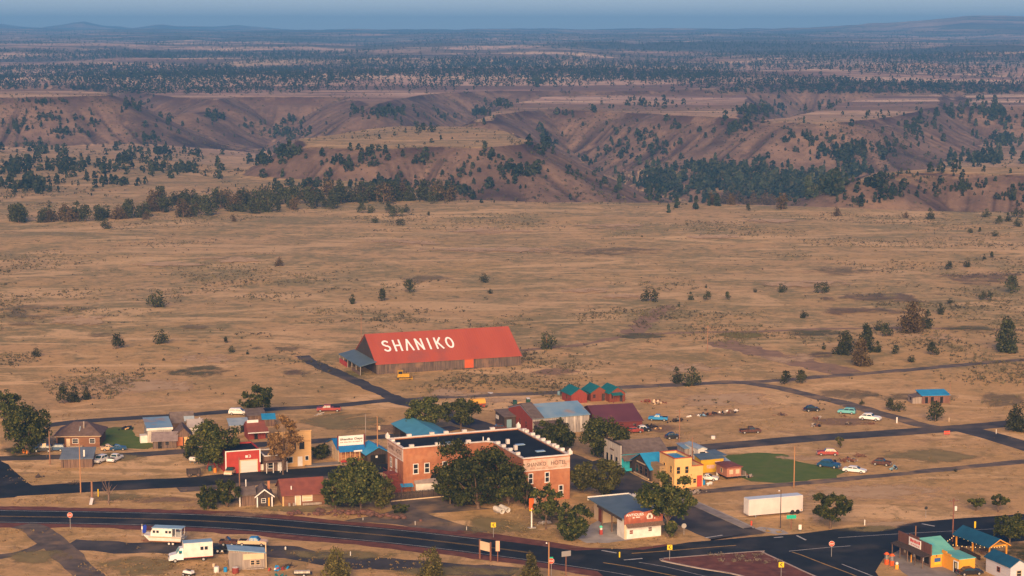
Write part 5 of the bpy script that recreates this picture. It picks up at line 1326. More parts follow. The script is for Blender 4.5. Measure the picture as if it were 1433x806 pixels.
b.panel('gable_cladding', 'L', .2, 8.4, .1, 2.4, mat('faded_log', (.30, .17, .11), (.22, .12, .08), 1, .85, stretch=(.4, .4, 4)), .05); b.panel('corner_post', 'F', -.1, .2, 0, 2.5, W_TAN, .12)
b.part(MB().box(1.0,1.4,-1.2,-.9,.2,.9).box(1.9,2.3,-1.3,-1.0,.2,.9).box(4.0,8.0,-1.6,-1.5,.3,.8), 'porch_clutter', W_GREY)
# ---------------------------------------------------------------- right-hand shed and the corner store
b = B('old_blue_roofed_shed', 'lonely weathered shed with a bright blue roof beyond the paved lane', 'shed', (1290.5,565), 7.6, 4.6, 2.2, 8)
b.shed(mat('reddish_old_boards', (.21, .10, .075), (.13, .065, .05), 1, .9, stretch=(4, 4, .3)), R_BLUE, 2.2, 2.8)
for x in (.8, 2.4, 5.0): b.panel('doorway', 'F', x, x+.8, .1, 1.8, M_BLACK, .05)
b.box('lean_to', W_GREY, -2.6, -.05, .3, 4.0, -.05, 1.8); b.part(MB().prism([(-2.8,0,1.6),(-.02,0,2.2),(-.02,4.3,2.2),(-2.8,4.3,1.6)], (0,0,.1)), 'lean_to_roof', R_GREYBR); b.panel('lean_to_window', 'L', 1.6, 2.4, .8, 1.5, M_BLACK, 2.66, 2.6)
b = B('corner_store', 'orange store with mint roof and dark board false front by the junction', 'store', (1302.5,794.5), 5.3, 10.6, 2.5, 21)
b.gable(W_ORG, R_MINT, 4.2, 'x', .25, .2)
fr = b.part(MB().box(-.3, -.03, -.3, 10.9, 2.3, 4.5), 'false_front', mat('dark_red_boards', (.16, .065, .045), (.10, .045, .035), 1.2, .85, stretch=(4, 4, .3)))
b.part(MB().box(-.3,-.03,4.0,7.2,4.5,4.85), 'front_crest', MATS['dark_red_boards'], fr)
sp = b.part(MB().box(-.42,-.31,3.0,7.0,2.75,4.35), 'sign', M_SIGNW, fr)
b.text('STORE', 'L', 3.3, 6.7, 3.5, .55, M_REDL, .45, sp, bold=.03) if False else None
q = MB()
for k, (h_, w_) in enumerate([(.6,.55),(.5,.45),(.55,.5),(.5,.45),(.6,.5)]): q.box(-.45,-.41, 6.5-k*.7-w_, 6.5-k*.7, 3.55, 3.55+h_)
for k in range(5): q.box(-.45,-.41, 6.2-k*.6-.35, 6.2-k*.6, 3.05, 3.2)
b.part(q, 'red_sign_marks', M_REDL, sp)
b.part(MB().prism([(-2.0,-.3,2.15),(-.02,-.3,2.5),(-.02,10.9,2.5),(-2.0,10.9,2.15)], (0,0,.12)), 'porch_roof', W_DARK)
for y in (0, 2.6, 5.2, 7.8, 10.5): b.part(MB().box(-1.9,-1.76,y-.07,y+.07,0,2.2), 'porch_post', W_BROWN)
b.panel('shop_front', 'L', .1, 10.5, .05, 2.3, W_BROWN, .05)
for y in (.6, 3.4, 6.6): b.panel('shop_window', 'L', y, y+1.6, .5, 1.9, M_BLACK, .08)
for y, m_ in ((8.6, W_CREAM), (5.2, M_TRIM), (2.3, M_TRIM)): b.panel('poster', 'L', y, y+.5, .7, 1.8, m_, .1)
b.L = 5.3; b.panel('mural', 'F', .75, 2.1, .5, 1.0, W_BYEL, .06); b.panel('mural', 'F', .75, 2.1, 1.02, 1.75, mat('blue_mural_paint', (.03, .09, .25), None, rough=.6), .06); b.part(MB().box(1.1,1.3,-.1,-.02,2.0,2.3), 'wall_lamp', M_MAROON if False else W_MAROON)
b.part(MB().box(2.45,5.9,-5.6,-.06,-.05,2.75), 'annex', W_ORG); b.part(MB().box(2.35,6.0,-5.7,.0,2.75,2.9), 'annex_roof', R_MINT)
b.part(MB().box(2.3,2.46,-1.6,-.1,2.75,3.3).box(2.3,2.46,-3.0,-1.6,2.75,3.05), 'annex_parapet', W_ORG)
d = b.part(MB().box(2.36,2.46,-5.2,-4.0,.05,2.1), 'annex_door', M_BLACK); b.part(MB().box(2.32,2.44,-5.36,-5.2,.05,2.3).box(2.32,2.44,-4.0,-3.84,.05,2.3).box(2.32,2.44,-5.2,-4.0,2.1,2.3), 'door_frame', M_TRIM); b.part(MB().box(2.34,2.37,-4.9,-4.4,.9,1.9), 'door_glass', mat('warm_painted_glass', (.55, .45, .25), None, rough=.3), d)  # pane coloured warm to look lit; nothing behind it glows
store = b
b = B('timber_pavilion', 'open timber pavilion with dark blue gable roof hung with string lights', 'pavilion', (1384,783), 4.2, 10.5, 2.5, 24)
b.gable(None, R_DBLUE, 3.8, 'y', .4, .5)
for y in (.1, 5.2, 10.3):
    for x in (.1, 4.1): b.part(MB().box(x-.12,x+.12,y-.12,y+.12,0,2.6), 'post', W_ORG)
b.part(MB().box(0,.16,0,10.4,2.35,2.6).box(4.04,4.2,0,10.4,2.35,2.6).box(0,4.2,-.02,.14,2.35,2.6), 'beam', W_ORG)
b.part(MB().prism([(-.45,-.55,2.25),(2.1,-.55,3.65),(2.1,-.55,3.85),(-.45,-.55,2.45)], (0,.1,0)).prism([(4.65,-.55,2.25),(2.1,-.55,3.65),(2.1,-.55,3.85),(4.65,-.55,2.45)], (0,.1,0)), 'gable_rafter', W_ORG)
b.part(MB().box(.8,3.4,2.5,4.2,.65,.75).box(1.0,1.15,2.6,4.1,0,.65).box(3.05,3.2,2.6,4.1,0,.65), 'table', W_BROWN)
pav = b
b = B('blue_roofed_hut', 'pale grey hut with deep blue roof in the lower right corner', 'hut', (1413.5,815), 3.6, 7.6, 2.9, 21)
b.gable(W_LAV, R_DBLUE, 4.0, 'y', .3, .3)
b.win('L', 3.2, 1.1, .8, .8, W_ORED, M_GLASS); b.win('F', 1.4, 1.0, .9, 1.0, W_CREAM, M_GLASS)
b = B('tin_shed', 'grey plank and tin shed with blue-white sloping roof in the front yard', 'shed', (321,798.5), 6.6, 3.4, 3.8, 12)
b.shed(W_GREY, mat('blue_white_tin', (.30, .44, .54), (.22, .36, .47), .7, .45, wave=('Y', 2, .2)), 3.9, 3.0, 'x', .25)
b.panel('cardboard_patch', 'F', 2.6, 6.5, 1.9, 3.0, W_CREAM, .05); b.win('F', 4.0, .9, .65, .8, W_CREAM); b.win('F', 5.0, .9, .65, .8, W_CREAM); b.panel('tin_sheet', 'F', .1, 2.4, .2, 3.3, mat('dull_tin', (.26, .22, .20), (.20, .17, .155), .5, .6, stretch=(5, 5, .3)), .04)
b.panel('side_window', 'L', 1.2, 2.0, 1.8, 3.0, W_CREAM, .05); b.part(MB().box(6.75,6.95,.4,.6,0,4.9), 'corner_pole', W_CREAM); b.part(MB().box(3.2,6.4,-.6,-.1,.1,.35), 'plank_stack', W_GREY)
b = B('cargo_trailer', 'long white box trailer parked in the dry lot by the street', 'trailer', (1048,725.5), 12.4, 2.5, 3.9, 19)
b.box('body', mat('trailer_white', (.62, .55, .52), (.54, .47, .45), .5, .6, detail=8), 0, 12.4, 0, 2.5, .55, 3.9); b.box('roof', mat('trailer_roof', (.55, .62, .68), None, rough=.4), .05, 12.35, .05, 2.45, 3.9, 3.95)  # warm glow put into the side colour, blue sky into the roof colour
for k in range(2):
    x = 10.0 + k*1.2; b.part(MB().tube((x,-.02,.5),(x,.4,.5),.5,n=12), 'wheel', M_BLK); b.part(MB().tube((x,2.1,.5),(x,2.5,.5),.5,n=12), 'wheel', M_BLK)
b.part(MB().box(1.6,1.8,.3,.5,0,.55).box(1.6,1.8,2.0,2.2,0,.55), 'landing_leg', M_METAL); b.part(MB().box(-.04,0,.1,2.4,.7,3.8), 'rear_door', M_TRIM); b.part(MB().box(12.0,12.2,-.03,0,.7,1.0), 'marker_light', mat('amber_plastic', (.6, .25, .02), None, rough=.4))
# ================================================================== TOWN TREES
def broadleaf(px, py, wpx, hpx, label, seed, m=None, base=.28, n=6400, leaf=.42, lean=0.0, lob=52, flat=1.0, name='broadleaf_tree', trunks=1, sparse=False):
    """Tapered trunk with limbs and a ragged crown of leaf clumps; size given by its pixels in the photo."""
    P = G(px, py); k = F_PX / math.hypot(P.y, CAM_H); W = wpx/k; H = hpx/k/.98
    n = int(n*1.3); r = np.random.default_rng(seed); root = empty(name, label, 'tree', P, 0)
    lobes = []; zc = H*(base + (1-base)/2); rz = H*(1-base)/2
    for i in range(lob):
        d = r.normal(size=3); d /= np.linalg.norm(d); q = r.uniform(.45, 1.0)**.6
        az = math.atan2(d[1], d[0]); q *= 1 + .20*math.sin(2*az + seed) + .16*math.sin(3*az + 4*d[2] + 2.3*seed)
        q = min(q, 1.12)
        z = zc + d[2]*rz*q*.86; f = 1 - .25*max(0, -d[2])
        s = min(W, H)*r.uniform(.065, .15)*(1.1 if sparse is False else .8)
        lobes.append((d[0]*W/2*q*.92*f + lean*W*(z/H), d[1]*W/2*q*.92*f, z, s, s*r.uniform(.6, .95)*flat))
    Pt, N = lobes_cloud(lobes, n, r, .8); Pt += r.normal(0, .028*min(W, H), Pt.shape)*(r.random(len(Pt)) < .5)[:, None]; Pt[:, 2] = np.maximum(Pt[:, 2], .15)
    N[:, 2] += .25
    V, F = leaf_quads(Pt, N, leaf*.74, r)
    link('crown', np_mesh('crown', V, F), m or M_ELM, root)
    t = MB(); rt = max(.16, W*.022)
    for q in range(trunks):
        ox = (q - (trunks-1)/2)*W*.12
        mid = Vector((ox + lean*W*base, 0, H*base*.9)); t.tube((ox, 0, -.1), mid, rt*1.25, rt*.8, 8)
        for i in range(7 if trunks == 1 else 4):
            L = lobes[(i*3 + q*5) % lob]; e = Vector(L[:3]); e2 = mid.lerp(e, .55) + Vector((0, 0, .06*H))
            t.tube(mid, e2, rt*.6, rt*.32, 6); t.tube(e2, e, rt*.32, rt*.08, 5)
    t.build('trunk', M_BARK, root); return root
broadleaf(669,712,112,98,'great elm, largest tree, in front of the hotel courtyard', 1, None, .06, 10500, .46)
broadleaf(712,708,50,56,'bushy tree tucked against the right side of the great elm', 2, None, .10, 4200, .42)
broadleaf(630,705,46,52,'darker tree on the left flank of the great elm by the hotel', 3, None, .12, 3600, .42)
broadleaf(505,717,74,76,'broad spreading tree between the red-roofed house and the hotel', 4, M_MID, .14, 7000, .44)
broadleaf(470,713,46,50,'lower left companion of the spreading tree by the red-roofed house', 5, None, .08, 3000, .42)
broadleaf(532,714,40,46,'short yellow-green tree on the right of the spreading one', 6, M_ELMY, .08, 2600, .40)
broadleaf(304,660,74,72,'round dark tree left of the red garage', 7, None, .12, 6500, .44)
broadleaf(272,645,32,34,'low tree on the left side of the round dark one by the old cabins', 8, None, .06, 1800, .4)
broadleaf(40,636,74,75,'dense dark tree left of the brown hipped-roof house', 9, None, .06, 6500, .46)
broadleaf(10,588,40,42,'dark tree cut by the left edge behind the dense one', 10, None, .10, 3000, .44)
broadleaf(396,664,52,90,'tall withered brown tree standing before the tan false front', 11, M_DRY, .10, 6500, .36, lob=40, sparse=True, flat=1.1)
broadleaf(360,583,52,44,'spreading dark tree by the white car on the upper left lane', 12, None, .14, 4200, .40, sparse=True)
broadleaf(596,606,54,50,'left of the two leafy trees behind the steel-blue shed', 13, M_MID, .14, 4200, .42)
broadleaf(645,603,52,46,'right of the two leafy trees behind the steel-blue shed', 14, M_MID, .20, 4000, .42)
broadleaf(777,634,52,46,'dark tree in front of the patchy warehouse wall', 15, None, .06, 4200, .42)
broadleaf(846,643,68,62,'rounded green tree below the maroon barn', 16, M_MID, .06, 6500, .44)
broadleaf(846,698,70,58,'yellow-green tree between the hotel end and the antiques station', 17, M_ELMY, .14, 5200, .42)
broadleaf(815,690,40,44,'smaller yellow-green tree touching the hotel corner', 18, M_ELMY, .10, 2400, .42)
broadleaf(764,741,44,64,'slim tree with visible reddish trunk behind the motel sign', 19, None, .26, 3000, .38, sparse=True)
broadleaf(804,756,47,53,'dense round bush at the left corner of the antiques station', 20, None, .0, 5200, .36, lob=40)
broadleaf(934,752,66,90,'tall tree at the right end of the antiques station', 21, None, .28, 6800, .42)
broadleaf(938,752,18,24,'low green bush at the foot of the tall tree by the station', 22, None, .0, 700, .34)
broadleaf(1162,740,64,52,'lone spreading tree by the junction right of the white trailer', 23, None, .24, 4600, .36, sparse=True)
broadleaf(1366,715,32,20,'left of the two small round-topped trees in the dry field', 24, M_MID, .38, 1200, .34, lob=16)
broadleaf(1397,717,31,24,'right of the two small round-topped trees in the dry field', 25, M_MID, .34, 1300, .34, lob=16)
broadleaf(1413,763,50,42,'dark tree behind the timber pavilion', 26, None, .22, 3800, .40)
broadleaf(291,713,30,34,'left bush of the dark pair beside the white-trimmed cottage', 27, None, .0, 2200, .36)
broadleaf(318,710,32,42,'right and taller bush of the dark pair beside the cottage', 28, None, .02, 2800, .36)
broadleaf(1176,627,13,16,'tiny round tree by the old red and cream car', 29, M_ELMY, .12, 500, .3, lob=12)
broadleaf(735,712,34,40,'shadowed shrub at the hotel courtyard corner', 30, None, .0, 2000, .36)
broadleaf(450,643,30,22,'dark hedge clump left of the signboard shop', 31, None, .0, 1400, .34)
broadleaf(790,628,26,30,'dark shrub beneath the warehouse wall', 32, None, .0, 1200, .36)
broadleaf(560,718,26,14,'low dark shrub at the end of the rocky bank', 33, M_ELM, .0, 600, .32)
# bare dead tree beside the highway
r0 = empty('dead_tree', 'bare leafless tree with forked branches beside the highway', 'tree', G(152,705), 0); t = MB()
t.tube((0,0,-.1),(.1,0,2.4),.22,.16); 
rr = random.Random(3)
for i in range(11):
    a = rr.uniform(0, 6.28); z = 2.0 + .06*i; e = Vector((math.cos(a)*rr.uniform(.7,1.6), math.sin(a)*rr.uniform(.7,1.6), z + rr.uniform(1.2, 3.0)))
    t.tube((.1,0,min(z, 2.4)), e*.6 + Vector((0,0,z*.35)), .09, .06, 5); t.tube(e*.6 + Vector((0,0,z*.35)), e, .06, .02, 5)
    f = e + Vector((rr.uniform(-.5,.5), rr.uniform(-.5,.5), .5)); t.tube(e*.8 + Vector((0,0,z*.15)), f, .04, .012, 4)
t.build('trunk', mat('dead_wood', (.13, .08, .06), (.2, .13, .1), 2, .9), r0)
# rock bank by the highway
def heap(name, label, cat, px, L, W, H, mats, n, seed, shape='box', rz=None, smin=.15, smax=.6, group=None):
    """A heap of loose pieces in one pile, one mesh per material."""
    r = random.Random(seed); root = empty(name, label, cat, G(*px), GA if rz is None else math.radians(rz), group)
    mbs = [MB() for _ in mats]
    for i in range(n):
        x, y = r.gauss(0, L*.26), r.gauss(0, W*.26); z = max(0, H*(1 - abs(x)/(L*.6)))*r.random()*.7; s = r.uniform(smin, smax)
        a = Vector((r.uniform(-1,1), r.uniform(-1,1), r.uniform(-.3,.5))).normalized(); mb = mbs[r.randrange(len(mbs))]
        c = Vector((x, y, z + s*.3))
        if shape == 'rod': mb.tube(c - a*s*1.6, c + a*s*1.6, .05, .05, 5)
        elif shape == 'rock':
            k = len(mb.v); ring = []
            mb.lathe([(s*r.uniform(.7,1),-.3*s),(s*r.uniform(.8,1.1),.1*s),(s*r.uniform(.4,.7),s*r.uniform(.45,.7))], c, 7)
        else:
            b_ = a.orthogonal().normalized(); d_ = a.cross(b_)
            p = [c + a*s*r.uniform(.4,.9)*i_ + b_*s*.5*j_ for i_, j_ in ((-1,-1),(1,-1),(1,1),(-1,1))]; mb.prism(p, d_*s*r.uniform(.2,.8))
    for mb, (nm, m) in zip(mbs, mats):
        if mb.v: mb.build(nm, m, root)
    return root
M_ROCK = mat('red_brown_rock', (.17, .075, .055), (.10, .055, .045), 1.0, .95)
heap('rock_bank', 'bank of red-brown boulders between the spreading tree and the highway', 'rocks', (510,721), 18, 2.2, .8, [('rocks', M_ROCK)], 60, 1, 'rock', -20, .3, .8)
heap('rock_heap', 'small heap of dark boulders below the red-roofed house', 'rocks', (411,720), 3.4, 1.6, .9, [('rocks', M_ROCK)], 16, 2, 'rock', 0, .25, .6)
heap('rock_heap', 'low scatter of boulders right of the dark heap by the highway', 'rocks', (447,721), 6, 1.6, .6, [('rocks', M_ROCK)], 18, 3, 'rock', 0, .2, .5)

# ================================================================== VEHICLES
P_WHITE = mat('white_car_paint', (.74, .72, .70), None, rough=.3, spec=.5)
P_CREAM = mat('cream_car_paint', (.72, .48, .28), None, rough=.35, spec=.5)
P_TEAL = mat('teal_car_paint', (.12, .38, .38), None, rough=.4, spec=.5)
P_BLUE = mat('blue_car_paint', (.01, .23, .52), None, rough=.4, spec=.5)
P_DBLUE = mat('dark_blue_car_paint', (.01, .06, .14), None, rough=.35, spec=.5)
P_RED = mat('red_car_paint', (.36, .05, .035), (.26, .045, .03), 1, .5)
P_GREEN = mat('dark_green_paint', (.008, .05, .035), (.012, .06, .045), 1, .6)
P_BLACK = mat('black_car_paint', (.015, .015, .018), None, rough=.35, spec=.5)
P_RUST = mat('rusted_car_body', (.12, .05, .035), (.07, .035, .028), 2, .9)
M_CARGL = mat('car_glass', (.02, .05, .065), None, rough=.1, spec=.6)
M_TYRE = mat('tyre_rubber', (.02, .02, .02), None, rough=.9)
M_RIM = mat('wheel_rim', (.45, .44, .42), None, rough=.4, metal=.4)
M_REDLAMP = mat('red_tail_lamp', (.5, .02, .02), None, rough=.3)
def wheel(root, x, y, r, w=.22, side=1, rim=None, tyre=None):
    o = MB().tube((x,y-w/2,r),(x,y+w/2,r),r,n=14).build('wheel', tyre or M_TYRE, root)
    yy_ = y + side*w/2; MB().tube((x,yy_,r),(x,yy_+side*.02,r),r*.58,n=10).build('rim', rim or M_RIM, o); return o
def taper(mb, prof, w0, w1, z0, z1):
    """Side profile (x, z) swept across the width, narrowing from w0 at z0 to w1 at z1."""
    def hw(z): return (w0 + (w1-w0)*min(1, max(0, (z-z0)/(z1-z0+1e-6))))/2
    n = len(prof); k = len(mb.v)
    mb.v += [(x, -hw(z), z) for x, z in prof] + [(x, hw(z), z) for x, z in prof]
    a = sum(prof[i][0]*prof[(i+1) % n][1] - prof[(i+1) % n][0]*prof[i][1] for i in range(n))
    fr = tuple(range(n)); 
    fs = [fr, tuple(range(2*n-1, n-1, -1))] + [(i, i+n, (i+1) % n+n, (i+1) % n) for i in range(n)]
    if a < 0: fs = [tuple(reversed(f)) for f in fs]
    mb.f += [tuple(i+k for i in f) for f in fs]; return mb
def vehicle(name, label, cat, px, head, kind, paint, L=4.7, w=1.85, roof=None, rim=None, group=None, flat_tyres=False, scale=1.0):
    root = empty(name, label, cat, G(*px), math.radians(head), group); h = L/2; g = .28
    low = {'sedan': [(-h,.35),(-h,.85),(-h+.1,.95),(-h+1.1,1.0),(h-1.5,1.0),(h-.3,.85),(h,.75),(h,.35)],
           'suv': [(-h,.4),(-h,1.05),(h-1.35,1.1),(h-.2,.98),(h,.85),(h,.4)],
           'pickup': [(-h,.45),(-h,1.05),(h-1.5,1.1),(h-.2,1.0),(h,.9),(h,.45)],
           'old': [(-h,.4),(-h,.7),(-h+.3,1.0),(-h+1.2,1.1),(h-1.9,1.1),(h-.5,1.05),(h-.1,.85),(h,.4)],
           'van': [(-h,.4),(-h,1.15),(h-.5,1.15),(h,.95),(h,.4)]}[kind]
    top = {'sedan': [(-h+.75,.98),(-h+1.35,1.42),(h-2.15,1.45),(h-1.4,.98)], 'suv': [(-h+.05,1.05),(-h+.35,1.65),(h-2.0,1.7),(h-1.25,1.08)],
           'pickup': [(-.55,1.05),(-.45,1.68),(h-1.95,1.7),(h-1.35,1.08)], 'old': [(-h+.5,1.05),(-h+1.0,1.55),(-.1,1.68),(.3,1.6),(.75,1.08)],
           'van': [(-h+.02,1.14),(-h+.12,1.95),(h-1.1,1.95),(h-.45,1.14)]}[kind]
    body = taper(MB(), low, w, w*.97, .35, 1.0).build('body', paint, root)
    cb = taper(MB(), top, w*.94, w*.76, top[0][1], top[1][1]).build('cabin', roof or paint, root)
    gl = MB(); z0 = top[0][1]+.06; z1 = top[1][1]-.1; x0a, x0b = top[0][0]+.12, top[1][0]+.1; x1a, x1b = top[-1][0]-.15, top[-2][0]-.05
    for s in (-1, 1):
        y0 = s*(w*.94/2 - .008); y1 = s*(w*.78/2 + .012)
        m0 = (x0a+x1a)/2
        for xa, xb, xc, xd in ((x0a, m0-.06, (x0b+x1b)/2-.06, x0b), (m0+.06, x1a, x1b, (x0b+x1b)/2+.06)):
            q = [Vector((xa,y0,z0)),Vector((xb,y0,z0)),Vector((xc,y1,z1)),Vector((xd,y1,z1))]; gl.prism(q, (0, s*.02, 0))
    a, c = top[-1], top[-2]; gl.prism([(a[0]-.02,-w*.40,a[1]+.05),(a[0]-.02,w*.40,a[1]+.05),(c[0]+.05,w*.35,c[1]-.07),(c[0]+.05,-w*.35,c[1]-.07)], (.03,0,.03))
    a, c = top[0], top[1]; gl.prism([(a[0]+.02,-w*.40,a[1]+.05),(a[0]+.02,w*.40,a[1]+.05),(c[0]-.03,w*.35,c[1]-.07),(c[0]-.03,-w*.35,c[1]-.07)], (-.03,0,.02))
    gl.build('windows', M_CARGL, cb)
    if kind == 'pickup': MB().box(-h+.12,-.65,-w/2+.12,w/2-.12,1.02,1.07).build('load_bed', M_BLACK, body)
    r = .34 if kind != 'old' else .36
    for x in (-h+.85, h-.9):
        for s in (-1, 1): wheel(root, x, s*(w/2-.08), r, .22, s, rim)
    for s in (-1, 1):
        MB().box(h-.02,h+.03,s*w*.36-.14,s*w*.36+.14,.62,.76).build('headlight', M_TRIM, body); MB().box(-h-.03,-h+.02,s*w*.38-.1,s*w*.38+.1,.68,.84).build('tail_light', M_REDLAMP, body)
    MB().box(h-.05,h+.08,-w*.46,w*.46,.36,.5).box(-h-.08,-h+.05,-w*.46,w*.46,.36,.5).build('bumper', M_METAL, root)
    root.scale = (scale,)*3; return root
vehicle('parked_car', 'white hatchback parked beside the dusty-blue shed, nearer the shed', 'car', (140,647), 250, 'suv', P_WHITE, 4.4)
vehicle('parked_pickup', 'white pickup with red tail parked right of the white hatchback', 'pickup', (161,645), 75, 'pickup', P_WHITE, 5.2)
vehicle('parked_car', 'white car with light roof parked in the weeds behind the two white vehicles', 'car', (153,630), 20, 'sedan', P_CREAM, 4.2)
vehicle('parked_car', 'small dark blue car beside the lawn above the white vehicles', 'car', (165,630), 15, 'sedan', P_DBLUE, 4.0)
vehicle('parked_suv', 'white sport utility car parked by the upper left lane under the tree', 'car', (334,580), -6, 'suv', P_WHITE, 5.0, 1.95)
vehicle('fire_truck', 'old red flatbed truck parked on grass beyond the tan building', 'truck', (460,575.5), 184, 'pickup', P_RED, 6.0, 2.1, scale=1.05)
vehicle('parked_car', 'white vintage sedan with rounded roof by the fork of the lanes', 'car', (1218,588), -28, 'old', P_WHITE, 5.0, scale=1.1)
vehicle('parked_van', 'pale teal wagon left of the white vintage sedan', 'car', (1185,579), 160, 'suv', P_TEAL, 4.6)
vehicle('parked_car', 'white coupe with blue glass parked beside the green lawn', 'car', (1196,661), -24, 'sedan', P_WHITE, 5.2)
vehicle('parked_pickup', 'dark blue vintage pickup at the corner of the green lawn', 'pickup', (1160,654), -30, 'old', P_DBLUE, 4.8, scale=1.1)
vehicle('junk_car', 'old red and cream sedan beside the tiny round tree', 'car', (1158,637), 178, 'old', P_RED, 5.0, roof=P_CREAM)
vehicle('junk_car', 'bright blue pickup parked beyond the maroon barn', 'pickup', (921,588.5), 170, 'pickup', P_BLUE, 5.0)
vehicle('junk_truck', 'rust-red abandoned truck lying in the dry lot by the paved lane', 'truck', (1050,606), 10, 'pickup', P_RUST, 5.2)
vehicle('junk_car', 'black burnt-out car body in the upper dry lot', 'car', (1136,575.5), 12, 'old', P_BLACK, 4.2)
vehicle('parked_car', 'red and white car beside the maroon barn corner', 'car', (887,605.5), 14, 'old', P_RED, 4.6)
vehicle('parked_car', 'black and white car right of the red one by the maroon barn', 'car', (900,604), 20, 'old', P_BLACK, 4.0, roof=P_WHITE)
vehicle('parked_car', 'dark car with blue windscreen half hidden below the orange store', 'car', (1357,804), 12, 'sedan', P_BLACK, 4.7)
vehicle('parked_car', 'dark car under the dense left tree, nearer the pole', 'car', (60,632), 185, 'suv', P_BLACK, 4.6)
vehicle('parked_car', 'dark blue car beside the brown hipped-roof house', 'car', (78,631), 185, 'suv', P_DBLUE, 4.2)
vehicle('vintage_truck', 'cream vintage truck nosing out by the left corner of the red garage', 'truck', (322,664), 262, 'old', P_CREAM, 4.0, roof=P_GREEN)
vehicle('parked_car', 'white car at the red door side of the yellow building', 'car', (992,672), -15, 'sedan', P_WHITE, 4.2)
vehicle('parked_car', 'tiny dark wreck at the far right of the junk row', 'car', (1234,651), -25, 'old', P_RUST, 4.4)
vehicle('junk_truck', 'black old truck chassis parked before the telephone pole in the dry lot', 'truck', (941,614), 8, 'old', P_BLACK, 3.6)
vehicle('junk_truck', 'dark truck left of the red gable front', 'truck', (697,602), 190, 'old', P_RUST, 4.2)

# bulldozer by the barn
M_CAT = mat('bulldozer_yellow', (.55, .30, .02), (.42, .22, .02), 2, .6)
r0 = empty('bulldozer', 'yellow crawler bulldozer parked in front of the red-roofed barn', 'bulldozer', G(565,531), math.radians(8))
bd = MB().box(-1.0,1.6,-.6,.6,.7,1.75).box(-1.9,-1.0,-.7,.7,.7,1.3).build('body', M_CAT, r0); MB().box(1.6,1.7,-.5,.5,.8,1.65).build('grille', M_BLK, bd); MB().tube((.8,.2,1.75),(.8,.2,2.5),.07).build('exhaust_pipe', M_BLK, bd)
cb = MB().box(-1.7,-.3,-.65,-.57,1.3,2.6).box(-1.7,-.3,.57,.65,1.3,2.6).box(-1.8,-.2,-.75,.75,2.6,2.75).build('cab', M_CAT, r0); MB().box(-1.6,-.4,-.69,-.66,1.7,2.5).box(-.29,-.26,-.5,.5,1.7,2.5).build('windows', M_GLASS, cb)
for s in (-1, 1):
    prof = [(-1.9,.3),(-1.6,0),(1.6,0),(1.9,.3),(1.7,.75),(-1.6,.8)]; tr = MB().prism([(x, s*1.0-.22, z) for x, z in prof], (0,.44,0)).build('track', M_BLK, r0); MB().box(-1.5,1.5,s*1.0-.26 if s<0 else s*1.0+.22,s*1.0-.22 if s<0 else s*1.0+.26,.25,.5).build('track_frame', M_CAT, tr)
MB().prism([(2.3,-1.5,.05),(2.5,-1.5,.5),(2.3,-1.5,1.1),(2.2,-1.5,1.1),(2.35,-1.5,.5),(2.15,-1.5,.05)], (0,3.0,0)).build('blade', M_CAT, r0); MB().box(.6,2.3,-1.3,-1.22,.35,.5).box(.6,2.3,1.22,1.3,.35,.5).build('push_arm', M_CAT, r0)
# wagons on the dry lot
r0 = empty('covered_wagon', 'orange covered wagon with white round front in the dry lot', 'wagon', G(668,570), math.radians(200))
a_ = [(.0, 1.15*math.cos(math.pi*k/10), 1.2 + 1.2*math.sin(math.pi*k/10)) for k in range(11)]
MB().prism([(-2.0,y,z) for _, y, z in a_], (4.0,0,0)).build('canopy', mat('orange_canvas', (.72,.36,.06), None, rough=.9), r0); MB().prism([(2.03,y*.98,z) for _, y, z in a_], (-.04,0,0)).prism([(-2.05,y*.98,z) for _, y, z in a_], (.04,0,0)).build('end_panel', W_WHITE, r0); MB().lathe([(.35,0),(.35,.05)], (0,0,0)).build('end_opening', M_BLACK, r0)
o = r0.children[-1]; o.rotation_euler = (0, -math.pi/2, 0); o.location = (-2.05, 0, 1.7)
MB().box(-2.0,2.0,-1.1,1.1,.7,1.25).build('wagon_box', P_RED, r0)
for x in (-1.4, 1.3):
    for s in (-1, 1): wheel(r0, x, s*1.2, .55, .1, s, W_RED, W_BROWN)
r0 = empty('green_wagon', 'dark green hay wagon with raised ends in the dry lot', 'wagon', G(730,570.5), math.radians(4))
MB().box(-2.3,2.3,-1,1,.8,1.2).build('bed', P_GREEN, r0); MB().box(-2.3,-1.3,-1,1,1.2,2.0).box(1.2,2.3,-1,1,1.2,2.5).build('end_box', P_GREEN, r0); MB().box(1.3,2.2,-.9,.9,2.5,2.6).build('roof', W_WHITE, r0); MB().box(-1.2,1.1,-.8,.8,1.2,1.6).build('load', W_TAN, r0)
for x in (-1.6, 1.6):
    for s in (-1, 1): wheel(r0, x, s*1.05, .5, .12, s, W_CREAM if x > 0 else W_BROWN, W_DARK)
r0 = empty('hand_cart', 'dark wooden cart standing in the dry lot left of the round tree', 'cart', G(271,666), math.radians(12))
MB().box(-1.6,1.6,-.9,.9,.6,.75).box(-1.6,1.6,-.9,-.82,.75,1.6).box(-1.6,1.6,.82,.9,.75,1.6).box(-1.6,-1.52,-.8,.8,.75,1.6).box(1.52,1.6,-.8,.8,.75,1.6).build('cart_box', W_DARK, r0)
for x in (-1.0, 1.0):
    for s in (-1, 1): wheel(r0, x, s*1.0, .45, .1, s, W_BROWN, W_DARK)
r0 = empty('propane_tank', 'white rounded tank on legs in front of the old cabins', 'tank', G(270,648), math.radians(-20))
MB().lathe([(.1,-1.0),(.5,-.75),(.55,-.4),(.55,.4),(.5,.75),(.1,1.0)], (0,0,0)).build('tank', W_WHITE, r0, True); r0.children[-1].rotation_euler = (0, math.pi/2, 0); r0.children[-1].location = (0,0,.95)
